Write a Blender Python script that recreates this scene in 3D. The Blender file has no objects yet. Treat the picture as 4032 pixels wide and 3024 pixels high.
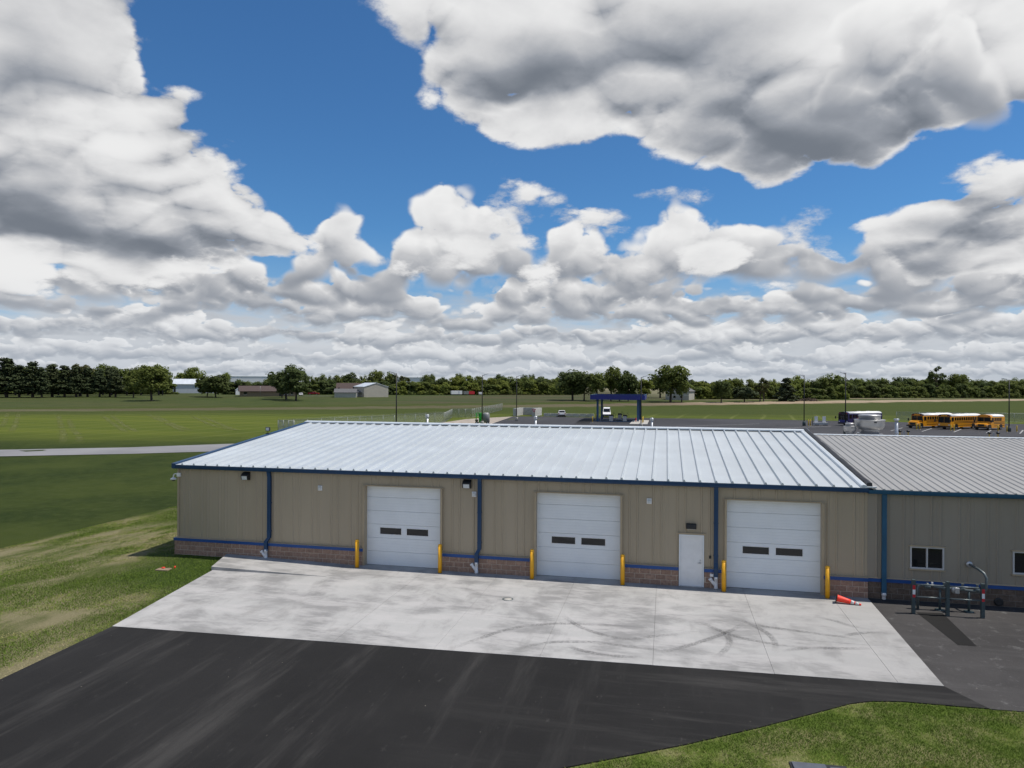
import bpy, bmesh, math, random
import numpy as np
from mathutils import Vector, Matrix

scene = bpy.context.scene
COL = scene.collection
R = math.radians

# ------------------------------------------------------------------ camera
YAW, ROLL = R(12.34), 0.005
CAM = Vector((0.0, -27.8, 7.83))
FWD = Vector((-math.sin(YAW), math.cos(YAW), 0.0))
RGT = Vector((math.cos(YAW), math.sin(YAW), 0.0))
cam = bpy.data.objects.new('camera', bpy.data.cameras.new('camera'))
COL.objects.link(cam)
cx = (RGT + ROLL * Vector((0, 0, 1))).normalized()
cy = (Vector((0, 0, 1)) - ROLL * RGT).normalized()
cz = -FWD
cam.matrix_world = Matrix(((cx.x, cy.x, cz.x, CAM.x), (cx.y, cy.y, cz.y, CAM.y), (cx.z, cy.z, cz.z, CAM.z), (0, 0, 0, 1)))
cam.data.sensor_width = 36.0
cam.data.lens = 36.0 * 2770.0 / 4032.0
cam.data.clip_start = 0.1
cam.data.clip_end = 20000.0
scene.camera = cam

# ------------------------------------------------------------------ colour management
scene.view_settings.view_transform = 'Standard'
scene.view_settings.look = 'None'
scene.view_settings.exposure = -0.12
scene.view_settings.gamma = 1.0
scene.view_settings.use_curve_mapping = False
scene.render.engine = 'CYCLES'
scene.cycles.use_denoising = True
scene.cycles.use_adaptive_sampling = True
scene.cycles.adaptive_threshold = 0.012
scene.cycles.max_bounces = 6
scene.cycles.diffuse_bounces = 3
scene.cycles.transparent_max_bounces = 8
scene.cycles.sample_clamp_indirect = 6.0

# ------------------------------------------------------------------ sun
SUN = Vector((0.48, 0.10, 1.0)).normalized()
SUN_EL = math.asin(SUN.z)
SUN_AZ = math.atan2(SUN.x, SUN.y)           # clockwise from +Y
sl = bpy.data.lights.new('sun', 'SUN')
sl.energy = 4.9
sl.angle = R(0.53)
sl.color = (1.0, 0.935, 0.845)
sun = bpy.data.objects.new('sun', sl)
sun.rotation_euler = SUN.to_track_quat('Z', 'Y').to_euler()
sun.location = (30, 10, 60)
COL.objects.link(sun)
# ------------------------------------------------------------------ world: physical sky + cumulus
def make_world():
    w = bpy.data.worlds.new('World')
    scene.world = w
    w.use_nodes = True
    nt = w.node_tree
    nt.nodes.clear()

    def N(t, nodes=None, **kw):
        n = nt.nodes.new(t)
        for k, v in kw.items():
            setattr(n, k, v)
        return n

    def put(sock, v):
        if hasattr(v, 'links'):
            nt.links.new(v, sock)
        elif v is not None:
            sock.default_value = v

    def M(op, a, b=None, c=None, clamp=False):
        n = N('ShaderNodeMath', operation=op, use_clamp=clamp)
        put(n.inputs[0], a); put(n.inputs[1], b); put(n.inputs[2], c)
        return n.outputs[0]

    def V(op, a, b=None, s=None):
        n = N('ShaderNodeVectorMath', operation=op)
        put(n.inputs[0], a); put(n.inputs[1], b)
        if s is not None:
            put(n.inputs['Scale'], s)
        return n.outputs['Value'] if op in ('DOT_PRODUCT', 'LENGTH') else n.outputs[0]

    def sstep(x, a, b):
        n = N('ShaderNodeMapRange', interpolation_type='SMOOTHSTEP')
        put(n.inputs[0], x); put(n.inputs[1], a); put(n.inputs[2], b)
        return n.outputs[0]

    def noise(v, scale, detail, rough, lac=2.1):
        n = N('ShaderNodeTexNoise', noise_dimensions='3D')
        put(n.inputs['Vector'], v)
        n.inputs['Scale'].default_value = scale
        n.inputs['Detail'].default_value = detail
        n.inputs['Roughness'].default_value = rough
        n.inputs['Lacunarity'].default_value = lac
        return n.outputs[0]

    def puffs(v, scale, detail, rough):
        # billows: rounded bumps with sharp creases between them
        n = N('ShaderNodeTexNoise', noise_dimensions='3D', noise_type='RIDGED_MULTIFRACTAL', normalize=False)
        put(n.inputs['Vector'], v)
        n.inputs['Scale'].default_value = scale
        n.inputs['Detail'].default_value = detail
        n.inputs['Roughness'].default_value = rough
        n.inputs['Lacunarity'].default_value = 2.2
        n.inputs['Offset'].default_value = 1.0
        n.inputs['Gain'].default_value = 1.0
        return M('MULTIPLY', n.outputs[0], -0.5)

    def mixc(f, a, b):
        n = N('ShaderNodeMix', data_type='RGBA')
        put(n.inputs[0], f); put(n.inputs[6], a); put(n.inputs[7], b)
        return n.outputs[2]

    tc = N('ShaderNodeTexCoord')
    dirv = V('NORMALIZE', tc.outputs['Generated'])

    def azel(d):
        s = N('ShaderNodeSeparateXYZ')
        put(s.inputs[0], d)
        z = s.outputs[2]
        az = M('ARCTAN2', V('DOT_PRODUCT', d, tuple(RGT)), V('DOT_PRODUCT', d, tuple(FWD)))
        el = M('ARCSINE', z)
        c = N('ShaderNodeCombineXYZ')
        put(c.inputs[0], az); put(c.inputs[1], el)
        return c.outputs[0], z, el

    def blobs(ae, items, acc):
        for (a, e, sa, se, rot, amp) in items:
            m = N('ShaderNodeMapping', vector_type='TEXTURE')
            put(m.inputs[0], ae)
            m.inputs[1].default_value = (a, e, 0)
            m.inputs[2].default_value = (0, 0, R(rot))
            m.inputs[3].default_value = (sa, se, 1)
            d2 = V('DOT_PRODUCT', m.outputs[0], m.outputs[0])
            acc = M('MULTIPLY_ADD', M('POWER', 0.36788, d2), amp, acc)
        return acc

    def layer(d, z):
        # cloud-layer coordinates: features shrink and flatten towards the horizon
        k = M('DIVIDE', 1.0, M('ADD', M('MAXIMUM', z, 0.0), 0.36))
        return V('SCALE', d, s=k)

    ae0, z, el = azel(dirv)
    ae = ae0
    p = layer(dirv, z)
    # gentle warp so that the cloud masses do not read as ellipses
    wn = N('ShaderNodeTexNoise', noise_dimensions='3D')
    put(wn.inputs['Vector'], p)
    wn.inputs['Scale'].default_value = 2.2
    wn.inputs['Detail'].default_value = 3.0
    wv = V('MULTIPLY', V('SUBTRACT', wn.outputs[1], (0.5, 0.5, 0.5)), (0.24, 0.16, 0.0))
    ae = V('ADD', ae, wv)

    low = sstep(el, 0.19, 0.06)
    base = M('ADD', M('MULTIPLY', low, -0.85), M('MULTIPLY', sstep(el, 0.50, 0.80), -0.16))  # second term thins the cloud above the view to cut ambient light
    cov = blobs(ae, COVER, base)

    def texture(v, df, dp):
        f = noise(v, 2.5, df, 0.60)
        b = puffs(v, 4.2, dp, 0.62)
        return M('ADD', M('MULTIPLY', M('SUBTRACT', f, 0.5), 1.25), M('MULTIPLY', M('ADD', b, 0.60), 0.78))

    tex = texture(p, 9.0, 6.0)
    wisp = M('SUBTRACT', noise(p, 17.0, 6.0, 0.68), 0.5)
    dens = M('MULTIPLY_ADD', wisp, 0.34, M('ADD', cov, tex))
    alpha = sstep(dens, 0.0, 0.24)

    # light from above: compare with the cloud a little way towards the sun
    tosun = tuple(Vector((SUN.x * 0.5, SUN.y * 0.5, 1.0)).normalized())

    def towards(step):
        d = V('NORMALIZE', V('ADD', dirv, V('SCALE', tosun, s=M('MULTIPLY_ADD', M('MAXIMUM', z, 0.0), step, step * 0.22))))
        q = N('ShaderNodeSeparateXYZ'); put(q.inputs[0], d)
        return layer(d, q.outputs[2])

    soft0 = texture(p, 2.0, 1.2)
    soft1 = texture(towards(0.13), 2.0, 1.2)
    fine1 = texture(towards(0.035), 6.0, 4.5)
    thick = sstep(dens, 0.10, 0.95)
    relief = M('MULTIPLY', M('SUBTRACT', soft0, soft1), M('MULTIPLY_ADD', low, 0.62, 0.66))
    relief = M('MULTIPLY_ADD', M('SUBTRACT', tex, fine1), M('MULTIPLY_ADD', thick, -0.55, 1.10), relief)
    shade = blobs(ae, SHADE, 0.0)
    # thick parts are greyer, rims and tops are white
    lit = M('ADD', 0.87, relief)
    lit = M('SUBTRACT', lit, M('MULTIPLY', thick, 0.10))
    lit = M('SUBTRACT', lit, M('MULTIPLY', low, 0.06))
    lit = M('SUBTRACT', lit, M('MULTIPLY', shade, sstep(dens, 0.05, 0.45)))
    lit = M('SMOOTH_MIN', M('SMOOTH_MAX', lit, 0.06, 0.30), 1.0, 0.55)
    def bank(b0, h, fr, seed, extra, L, A):
        q = V('ADD', V('MULTIPLY', ae0, (fr, fr * (1.25 if b0 > 0.1 else 1.9), 0.0)), (seed * 7.31, seed * 3.17, seed * 5.1))
        wob = noise(V('ADD', V('MULTIPLY', ae0, (fr * 0.55, 0.0, 0.0)), (seed * 2.7, 0.0, 0.0)), 1.0, 2.0, 0.5)
        t = M('DIVIDE', M('SUBTRACT', M('SUBTRACT', el, b0), M('MULTIPLY', M('SUBTRACT', wob, 0.5), h * 1.5)), h)
        n0 = noise(q, 0.8, 3.0, 0.5)
        bb = M('ADD', puffs(q, 1.9, 5.0, 0.62), 0.60)
        b1 = M('ADD', puffs(V('ADD', q, (0.05, 0.13, 0.0)), 1.9, 3.0, 0.6), 0.60)
        prof = M('MULTIPLY_ADD', M('SUBTRACT', n0, 0.5), 2.6, (0.66 if b0 < 0.1 else 0.45) if extra is None else (0.06 if b0 < 0.2 else -0.75))
        if extra:
            prof = blobs(ae0, extra, prof)
        dn = M('SUBTRACT', M('MULTIPLY_ADD', bb, 0.46, prof), t)
        foot = sstep(M('MULTIPLY_ADD', bb, 0.30, t), -0.10, 0.14)
        al = M('MULTIPLY', sstep(dn, 0.0, 0.16), foot)
        lr = M('MULTIPLY_ADD', sstep(t, -0.05, 0.62), 0.56, 0.32)
        lr = M('MULTIPLY_ADD', M('SUBTRACT', bb, b1), 0.45 if b0 > 0.1 else (0.34 if b0 > 0.05 else 0.26), lr)
        lr = M('MULTIPLY_ADD', sstep(dn, 0.35, 0.0), 0.16, lr)
        mixf = N('ShaderNodeMix', data_type='FLOAT')
        put(mixf.inputs[0], al); put(mixf.inputs[2], L); put(mixf.inputs[3], lr)
        L = mixf.outputs[0]
        A = M('SUBTRACT', 1.0, M('MULTIPLY', M('SUBTRACT', 1.0, A), M('SUBTRACT', 1.0, al)))
        return L, A, al, lr

    # banks of cumulus standing one behind the other down to the horizon
    veil = noise(V('ADD', V('MULTIPLY', ae0, (7.0, 26.0, 0.0)), (3.1, 0.0, 8.0)), 1.0, 5.0, 0.6)
    L = M('MULTIPLY_ADD', veil, 0.70, 0.32)
    A = M('MULTIPLY', sstep(M('MULTIPLY_ADD', M('SUBTRACT', veil, 0.5), 0.16, el), 0.135, 0.06), 0.94)
    for (b0, h, fr, seed, extra) in ROWS[:-1]:
        L, A, _, _ = bank(b0, h, fr, seed, extra, L, A)
    mixf = N('ShaderNodeMix', data_type='FLOAT')
    put(mixf.inputs[0], alpha); put(mixf.inputs[2], L); put(mixf.inputs[3], lit)
    L = mixf.outputs[0]
    A = M('SUBTRACT', 1.0, M('MULTIPLY', M('SUBTRACT', 1.0, A), M('SUBTRACT', 1.0, alpha)))
    # a brighter tower in front of the big cloud
    L, A, _, _ = bank(*ROWS[-1], L, A)
    lit = M('SMOOTH_MIN', L, 1.0, 0.30)
    alpha = A
    ramp = N('ShaderNodeValToRGB')
    put(ramp.inputs[0], lit)
    e = ramp.color_ramp.elements
    e[0].position = 0.0; e[0].color = (0.16, 0.185, 0.225, 1)
    e[1].position = 1.0; e[1].color = (0.96, 0.96, 0.958, 1)
    a = e.new(0.35); a.color = (0.335, 0.36, 0.405, 1)
    a = e.new(0.7); a.color = (0.68, 0.685, 0.70, 1)
    cloud = ramp.outputs[0]
    # air between us and the far clouds
    haze = sstep(el, 0.14, -0.03)
    cloud = mixc(M('MULTIPLY', haze, 0.52), cloud, (0.56, 0.635, 0.735, 1))

    sky = N('ShaderNodeTexSky', sky_type='NISHITA')
    sky.sun_disc = False
    sky.sun_elevation = SUN_EL
    sky.sun_rotation = SUN_AZ
    sky.altitude = 250
    sky.air_density = 1.0
    sky.dust_density = 0.25
    sky.ozone_density = 2.0
    sk = N('ShaderNodeMix', data_type='RGBA', blend_type='MULTIPLY')
    sk.inputs[0].default_value = 1.0
    put(sk.inputs[6], sky.outputs[0])
    sk.inputs[7].default_value = SKY_TINT
    blue = N('ShaderNodeVectorMath', operation='SCALE')
    put(blue.inputs[0], sk.outputs[2])
    blue.inputs['Scale'].default_value = SKY_STRENGTH
    bl = mixc(M('MULTIPLY', sstep(el, 0.22, 0.0), 0.85), blue.outputs[0], (0.36, 0.52, 0.72, 1))
    col = mixc(alpha, bl, cloud)
    bg = N('ShaderNodeBackground')
    put(bg.inputs[0], col)
    bg.inputs[1].default_value = 1.0
    out = N('ShaderNodeOutputWorld')
    nt.links.new(bg.outputs[0], out.inputs[0])
    w.cycles.sampling_method = 'MANUAL'
    w.cycles.sample_map_resolution = 512

SKY_STRENGTH = 0.10
SKY_TINT = (0.46, 0.84, 1.15, 1)
ROWS = [
    (0.012, 0.022, 30.0, 1, None),
    (0.030, 0.032, 21.0, 2, None),
    (0.056, 0.045, 15.0, 3, None),
    (0.086, 0.062, 11.0, 4, None),
    (0.112, 0.075, 8.5, 7, None),
    (0.138, 0.115, 6.5, 5, [
        (-0.093, 0.216, 0.093, 1.394, 0, 0.75),
        (-0.264, 0.209, 0.055, 1.397, 0, 0.3),
        (0.112, 0.217, 0.079, 1.394, 0, 0.62),
        (0.255, 0.212, 0.079, 1.396, 0, 0.66),
        (0.381, 0.204, 0.048, 1.399, 0, 0.55),
        (0.491, 0.195, 0.06, 1.403, 0, 0.45),
        (0.036, 0.217, 0.022, 1.393, 0, -0.3),
        (0.442, 0.199, 0.028, 1.401, 0, -0.4),
    ]),
    (0.335, 0.155, 5.0, 9, [
        (0.467, 0.374, 0.1, 1.297, 0, 1.3),
        (0.571, 0.355, 0.045, 1.311, 0, 0.5),
    ]),
]
COVER = [
    (-0.486, 0.37, 0.033, 0.029, 0, 0.35),
    (-0.418, 0.341, 0.035, 0.03, 0, 0.35),
    (-0.353, 0.298, 0.033, 0.03, 0, 0.35),
    (-0.46, 0.363, 0.018, 0.016, 0, -0.3),
    (-0.391, 0.33, 0.019, 0.02, 0, -0.3),
    (-0.311, 0.271, 0.027, 0.02, 0, 0.2),
    (-0.602, 0.336, 0.13, 0.139, 0, 0.75),
    (-0.502, 0.255, 0.154, 0.103, -32, 0.75),
    (-0.375, 0.217, 0.097, 0.045, -20, 0.45),
    (-0.606, 0.168, 0.188, 0.092, 0, 0.6),
    (-0.549, 0.408, 0.057, 0.063, 0, 0.25),
    (-0.338, 0.441, 0.139, 0.102, 0, -1.0),
    (-0.244, 0.321, 0.104, 0.11, 0, -1.0),
    (-0.416, 0.393, 0.051, 0.048, 0, -0.5),
    (-0.23, 0.234, 0.055, 0.042, 0, -0.55),
    (0.1, 0.464, 0.222, 0.092, 0, 0.8),
    (0.417, 0.374, 0.252, 0.107, 0, 0.9),
    (-0.062, 0.424, 0.083, 0.063, 0, 0.35),
    (0.608, 0.386, 0.113, 0.097, 0, 0.5),
    (0.01, 0.357, 0.09, 0.039, 0, 0.3),
    (0.143, 0.27, 0.149, 0.029, -8, -0.85),
    (0.366, 0.221, 0.137, 0.021, 12, -0.7),
    (0.558, 0.249, 0.118, 0.031, 16, -0.9),
    (0.147, 0.316, 0.043, 0.03, 0, -0.4),
    (-0.151, 0.301, 0.089, 0.067, 0, -0.5),
    (0.597, 0.175, 0.098, 0.067, 12, 0.75),
    (0.442, 0.142, 0.074, 0.02, -10, -0.55),
    (-0.206, 0.192, 0.045, 0.028, 0, -0.3),
    (-0.414, 0.127, 0.063, 0.011, 0, -0.3),
]
SHADE = [
    (-0.568, 0.193, 0.196, 0.049, -14, 0.55),
    (-0.444, 0.163, 0.139, 0.028, -6, 0.35),
    (0.418, 0.297, 0.189, 0.056, -4, 0.8),
    (0.046, 0.433, 0.151, 0.062, -10, 0.33),
    (0.24, 0.438, 0.138, 0.047, 0, 0.22),
    (0.592, 0.152, 0.104, 0.05, 0, 0.42),
    (-0.104, 0.136, 0.093, 0.021, 0, 0.3),
    (0.241, 0.151, 0.104, 0.025, 0, 0.3),
    (0.456, 0.393, 0.123, 0.042, 8, -0.65),
    (-0.502, 0.296, 0.113, 0.051, -30, -0.18),
    (-0.602, 0.405, 0.043, 0.095, 0, 0.15),
    (0.596, 0.402, 0.054, 0.096, 0, -0.1),
]
make_world()
# ------------------------------------------------------------------ helpers
def tag(o, label=None, cat=None, group=None, kind=None):
    if label: o['label'] = label
    if cat: o['category'] = cat
    if group: o['group'] = group
    if kind: o['kind'] = kind
    return o

def thing(name, label, cat, loc=(0, 0, 0), rz=0.0, group=None):
    o = bpy.data.objects.new(name, None)
    o.empty_display_size = 0.2
    COL.objects.link(o)
    o.location = loc
    o.rotation_euler = (0, 0, rz)
    return tag(o, label, cat, group)

def copy_tree(o, parent=None):
    c = o.copy()
    COL.objects.link(c)
    c.parent = parent
    for ch in list(o.children):
        copy_tree(ch, c)
    return c

class MB:
    def __init__(self):
        self.v = []; self.f = []; self.s = []
    def add(self, verts, faces, smooth=False):
        n = len(self.v)
        self.v += [tuple(p) for p in verts]
        self.f += [tuple(i + n for i in f) for f in faces]
        self.s += [smooth] * len(faces)
        return self
    def box(self, x0, x1, y0, y1, z0, z1, taper=0.0):
        t = taper
        vs = [(x0, y0, z0), (x1, y0, z0), (x1, y1, z0), (x0, y1, z0),
              (x0 + t, y0 + t, z1), (x1 - t, y0 + t, z1), (x1 - t, y1 - t, z1), (x0 + t, y1 - t, z1)]
        return self.add(vs, [(0, 3, 2, 1), (4, 5, 6, 7), (0, 1, 5, 4), (1, 2, 6, 5), (2, 3, 7, 6), (3, 0, 4, 7)])
    def prism(self, poly, axis, a, b, smooth=False):
        # poly: 2-D outline; extruded from a to b along axis ('x','y','z')
        def P(u, w, t):
            return (t, u, w) if axis == 'x' else ((u, t, w) if axis == 'y' else (u, w, t))
        n = len(poly)
        vs = [P(u, w, a) for u, w in poly] + [P(u, w, b) for u, w in poly]
        fs = [tuple(range(n - 1, -1, -1)), tuple(range(n, 2 * n))]
        k = len(self.f)
        self.add(vs, fs)
        base = len(self.v) - 2 * n
        for i in range(n):
            j = (i + 1) % n
            self.f.append((base + i, base + j, base + n + j, base + n + i)); self.s.append(smooth)
        return self
    def tube(self, pts, r, n=10, caps=True):
        pts = [Vector(p) for p in pts]
        rs = r if isinstance(r, (list, tuple)) else [r] * len(pts)
        base = len(self.v)
        ref = None
        for i, p in enumerate(pts):
            if i == 0: t = pts[1] - pts[0]
            elif i == len(pts) - 1: t = pts[-1] - pts[-2]
            else: t = (pts[i + 1] - p).normalized() + (p - pts[i - 1]).normalized()
            t.normalize()
            if ref is None:
                ref = t.orthogonal().normalized()
            else:
                ref = (ref - t * ref.dot(t)).normalized()
            b = t.cross(ref)
            for k in range(n):
                a = 2 * math.pi * k / n
                self.v.append(tuple(p + (ref * math.cos(a) + b * math.sin(a)) * rs[i]))
        for i in range(len(pts) - 1):
            for k in range(n):
                a0 = base + i * n + k; a1 = base + i * n + (k + 1) % n
                self.f.append((a0, a1, a1 + n, a0 + n)); self.s.append(True)
        if caps:
            self.f.append(tuple(base + k for k in range(n - 1, -1, -1))); self.s.append(False)
            e = base + (len(pts) - 1) * n
            self.f.append(tuple(e + k for k in range(n))); self.s.append(False)
        return self
    def lathe(self, prof, c=(0, 0, 0), n=20, smooth=True):
        base = len(self.v)
        for (r, z) in prof:
            for k in range(n):
                a = 2 * math.pi * k / n
                self.v.append((c[0] + r * math.cos(a), c[1] + r * math.sin(a), c[2] + z))
        for i in range(len(prof) - 1):
            for k in range(n):
                a0 = base + i * n + k; a1 = base + i * n + (k + 1) % n
                self.f.append((a0, a1, a1 + n, a0 + n)); self.s.append(smooth)
        self.f.append(tuple(base + k for k in range(n - 1, -1, -1))); self.s.append(False)
        e = base + (len(prof) - 1) * n
        self.f.append(tuple(e + k for k in range(n))); self.s.append(False)
        return self
    def mesh(self, name, mat=None):
        me = bpy.data.meshes.new(name)
        me.from_pydata(self.v, [], self.f)
        me.polygons.foreach_set('use_smooth', self.s)
        if mat: me.materials.append(mat)
        me.validate()
        me.update()
        return me
    def build(self, name, mat, parent=None, bevel=0.0, loc=None):
        o = bpy.data.objects.new(name, self.mesh(name, mat))
        COL.objects.link(o)
        if loc: o.location = loc
        if parent: o.parent = parent
        if bevel:
            b = o.modifiers.new('bevel', 'BEVEL'); b.width = bevel; b.segments = 2; b.limit_method = 'ANGLE'
        return o

def inst(name, me, parent=None, loc=(0, 0, 0), rot=(0, 0, 0), scale=None):
    o = bpy.data.objects.new(name, me)
    COL.objects.link(o)
    o.location = loc; o.rotation_euler = rot
    if scale: o.scale = scale
    if parent: o.parent = parent
    return o

# ------------------------------------------------------------------ materials
class NT:
    def __init__(self, name):
        self.m = bpy.data.materials.new(name)
        self.m.use_nodes = True
        self.nt = self.m.node_tree
        self.b = self.nt.nodes['Principled BSDF']
    def n(self, t, **kw):
        x = self.nt.nodes.new(t)
        for k, v in kw.items(): setattr(x, k, v)
        return x
    def put(self, s, v):
        if hasattr(v, 'links'): self.nt.links.new(v, s)
        elif v is not None: s.default_value = v
    def math(self, op, a, b=None, c=None, clamp=False):
        x = self.n('ShaderNodeMath', operation=op, use_clamp=clamp)
        self.put(x.inputs[0], a); self.put(x.inputs[1], b); self.put(x.inputs[2], c)
        return x.outputs[0]
    def vec(self, op, a, b=None):
        x = self.n('ShaderNodeVectorMath', operation=op)
        self.put(x.inputs[0], a); self.put(x.inputs[1], b)
        return x.outputs['Value'] if op in ('DOT_PRODUCT', 'LENGTH') else x.outputs[0]
    def step(self, x, a, b, lo=0.0, hi=1.0):
        r = self.n('ShaderNodeMapRange', interpolation_type='SMOOTHSTEP')
        self.put(r.inputs[0], x); self.put(r.inputs[1], a); self.put(r.inputs[2], b); self.put(r.inputs[3], lo); self.put(r.inputs[4], hi)
        return r.outputs[0]
    def coord(self, which='Object'):
        return self.n('ShaderNodeTexCoord').outputs[which]
    def pos(self):
        return self.n('ShaderNodeNewGeometry').outputs['Position']
    def scaled(self, v, s, rot=0.0):
        x = self.n('ShaderNodeMapping')
        self.put(x.inputs[0], v); x.inputs[3].default_value = s; x.inputs[2].default_value = (0, 0, rot)
        return x.outputs[0]
    def noise(self, v, scale, detail=4.0, rough=0.55, dist=0.0):
        x = self.n('ShaderNodeTexNoise')
        self.put(x.inputs['Vector'], v)
        x.inputs['Scale'].default_value = scale; x.inputs['Detail'].default_value = detail
        x.inputs['Roughness'].default_value = rough; x.inputs['Distortion'].default_value = dist
        return x.outputs[0]
    def mix(self, f, a, b, mode='MIX'):
        x = self.n('ShaderNodeMix', data_type='RGBA', blend_type=mode)
        c = lambda q: q if hasattr(q, 'links') else (tuple(q) + (1,) if len(q) == 3 else q)
        self.put(x.inputs[0], f); self.put(x.inputs[6], c(a)); self.put(x.inputs[7], c(b))
        return x.outputs[2]
    def bump(self, h, strength=0.3, dist=0.01):
        x = self.n('ShaderNodeBump')
        self.put(x.inputs['Height'], h); x.inputs['Strength'].default_value = strength; x.inputs['Distance'].default_value = dist
        self.nt.links.new(x.outputs[0], self.b.inputs['Normal'])
    def set(self, col=None, rough=None, metal=None, spec=None):
        if col is not None: self.put(self.b.inputs['Base Color'], col if hasattr(col, 'links') else tuple(col[:3]) + (1,))
        self.put(self.b.inputs['Roughness'], rough)
        self.put(self.b.inputs['Metallic'], metal)
        self.put(self.b.inputs['Specular IOR Level'], spec)
        return self.m

def pm(name, col, rough=0.6, metal=0.0, var=0.12, scale=3.0, bump=0.0, bscale=60.0, spec=None, stretch=(1, 1, 1), dirt=None, world=False):
    t = NT(name)
    v = t.scaled(t.pos() if world else t.coord(), stretch)
    n = t.noise(v, scale, 5.0, 0.6)
    lo = tuple(c * (1 - var) for c in col); hi = tuple(min(1, c * (1 + var)) for c in col)
    c = t.mix(t.step(n, 0.3, 0.7), lo, hi)
    if dirt:
        c = t.mix(t.math('MULTIPLY', t.step(t.noise(v, scale * 0.37, 6.0, 0.65), 0.52, 0.72), dirt[1]), c, dirt[0])
    if bump:
        t.bump(t.noise(v, bscale, 3.0), bump, 0.005)
    r = t.step(n, 0.2, 0.8, max(0, rough - 0.06), min(1, rough + 0.06))
    return t.set(c, r, metal, spec)

M = {}
M['tan'] = pm('tan_wall_metal', (0.395, 0.328, 0.232), 0.45, 0, 0.05, 0.6, stretch=(1, 1, 0.25), dirt=((0.32, 0.265, 0.19), 0.18))
M['tan_old'] = pm('aged_tan_wall_metal', (0.29, 0.255, 0.20), 0.5, 0, 0.06, 0.6, stretch=(1, 1, 0.25), dirt=((0.20, 0.19, 0.155), 0.4))
M['tan_trim'] = pm('tan_trim_metal', (0.39, 0.315, 0.21), 0.45, 0, 0.05, 2)
M['blue'] = pm('dark_blue_trim', (0.005, 0.042, 0.112), 0.4, 0, 0.08, 2)
M['band'] = pm('royal_blue_band', (0.006, 0.064, 0.25), 0.4, 0, 0.08, 2)
M['teal'] = pm('weathered_teal_blue_trim', (0.014, 0.088, 0.165), 0.45, 0, 0.12, 2)
M['door_white'] = pm('white_door_paint', (0.78, 0.81, 0.82), 0.45, 0, 0.03, 1.0)
M['white'] = pm('white_paint', (0.78, 0.78, 0.77), 0.4, 0, 0.04, 3)
M['pvc'] = pm('white_plastic_pipe', (0.76, 0.77, 0.78), 0.35, 0, 0.03, 5)
M['glass'] = pm('dark_glass', (0.010, 0.012, 0.013), 0.07, 0, 0.1, 2)
M['black'] = pm('black_plastic', (0.014, 0.015, 0.016), 0.5, 0, 0.2, 8)
M['rubber'] = pm('tyre_rubber', (0.02, 0.02, 0.021), 0.8, 0, 0.25, 10)
M['frame_white'] = pm('weathered_white_frame', (0.50, 0.50, 0.49), 0.5, 0, 0.05, 3)
M['lens'] = pm('frosted_lens', (0.62, 0.64, 0.63), 0.25, 0, 0.05, 10)
M['yellow'] = pm('bollard_yellow', (0.80, 0.40, 0.012), 0.42, 0, 0.06, 3, dirt=((0.55, 0.30, 0.03), 0.35))
M['yellow_far'] = pm('faded_yellow', (0.62, 0.42, 0.05), 0.55, 0, 0.1, 3)
M['steel'] = pm('galvanised_steel', (0.46, 0.48, 0.50), 0.38, 0.7, 0.12, 5)
M['spun'] = pm('spun_aluminium', (0.46, 0.46, 0.46), 0.42, 0.7, 0.06, 3)
M['dark_green'] = pm('dark_grey_green_paint', (0.050, 0.075, 0.080), 0.45, 0, 0.12, 6)
M['grey_pipe'] = pm('grey_pipe_paint', (0.11, 0.135, 0.14), 0.38, 0.2, 0.15, 6)
M['alu'] = pm('aluminium_casting', (0.55, 0.56, 0.57), 0.35, 0.6, 0.1, 8)
M['red'] = pm('red_tape', (0.52, 0.02, 0.03), 0.5, 0, 0.1, 8)
M['orange'] = pm('cone_orange', (0.88, 0.045, 0.018), 0.5, 0, 0.06, 8)
M['bus_yellow'] = pm('bus_yellow', (0.72, 0.30, 0.012), 0.35, 0, 0.05, 1)
M['bus_white'] = pm('bus_white_roof', (0.82, 0.82, 0.80), 0.4, 0, 0.03, 1)
M['bus_black'] = pm('bus_black_trim', (0.012, 0.012, 0.013), 0.45, 0, 0.1, 4)
M['purple'] = pm('bus_purple', (0.022, 0.016, 0.085), 0.35, 0, 0.1, 2)
M['bus_orange'] = pm('bus_orange_panel', (0.72, 0.13, 0.025), 0.35, 0, 0.08, 2)
M['canopy_blue'] = pm('canopy_blue', (0.012, 0.022, 0.19), 0.4, 0, 0.08, 0.5)
M['post_blue'] = pm('canopy_post_blue', (0.012, 0.07, 0.17), 0.42, 0, 0.1, 1)
M['pump'] = pm('pump_grey_white', (0.42, 0.43, 0.43), 0.45, 0, 0.06, 3)
M['car_white'] = pm('white_car_paint', (0.80, 0.80, 0.80), 0.25, 0, 0.02, 2)
M['car_red'] = pm('red_car_paint', (0.30, 0.012, 0.018), 0.25, 0, 0.04, 2)
M['tail'] = pm('tail_lamp_red', (0.35, 0.01, 0.01), 0.2, 0, 0.05, 5)
M['head'] = pm('clear_lamp', (0.7, 0.72, 0.74), 0.12, 0.2, 0.05, 5)
M['block'] = pm('concrete_block', (0.40, 0.40, 0.385), 0.85, 0, 0.16, 1.3, bump=0.3, bscale=14, dirt=((0.26, 0.25, 0.23), 0.5))
M['concrete_base'] = pm('plain_concrete', (0.40, 0.385, 0.35), 0.85, 0, 0.12, 1.5, bump=0.2, bscale=30)
M['john_green'] = pm('machine_green', (0.012, 0.34, 0.03), 0.35, 0, 0.1, 3)
M['tank'] = pm('weathered_grey_tank', (0.22, 0.225, 0.22), 0.5, 0.2, 0.12, 2)
M['pole'] = pm('dark_bronze_pole', (0.020, 0.020, 0.021), 0.5, 0.2, 0.1, 3)
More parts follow.
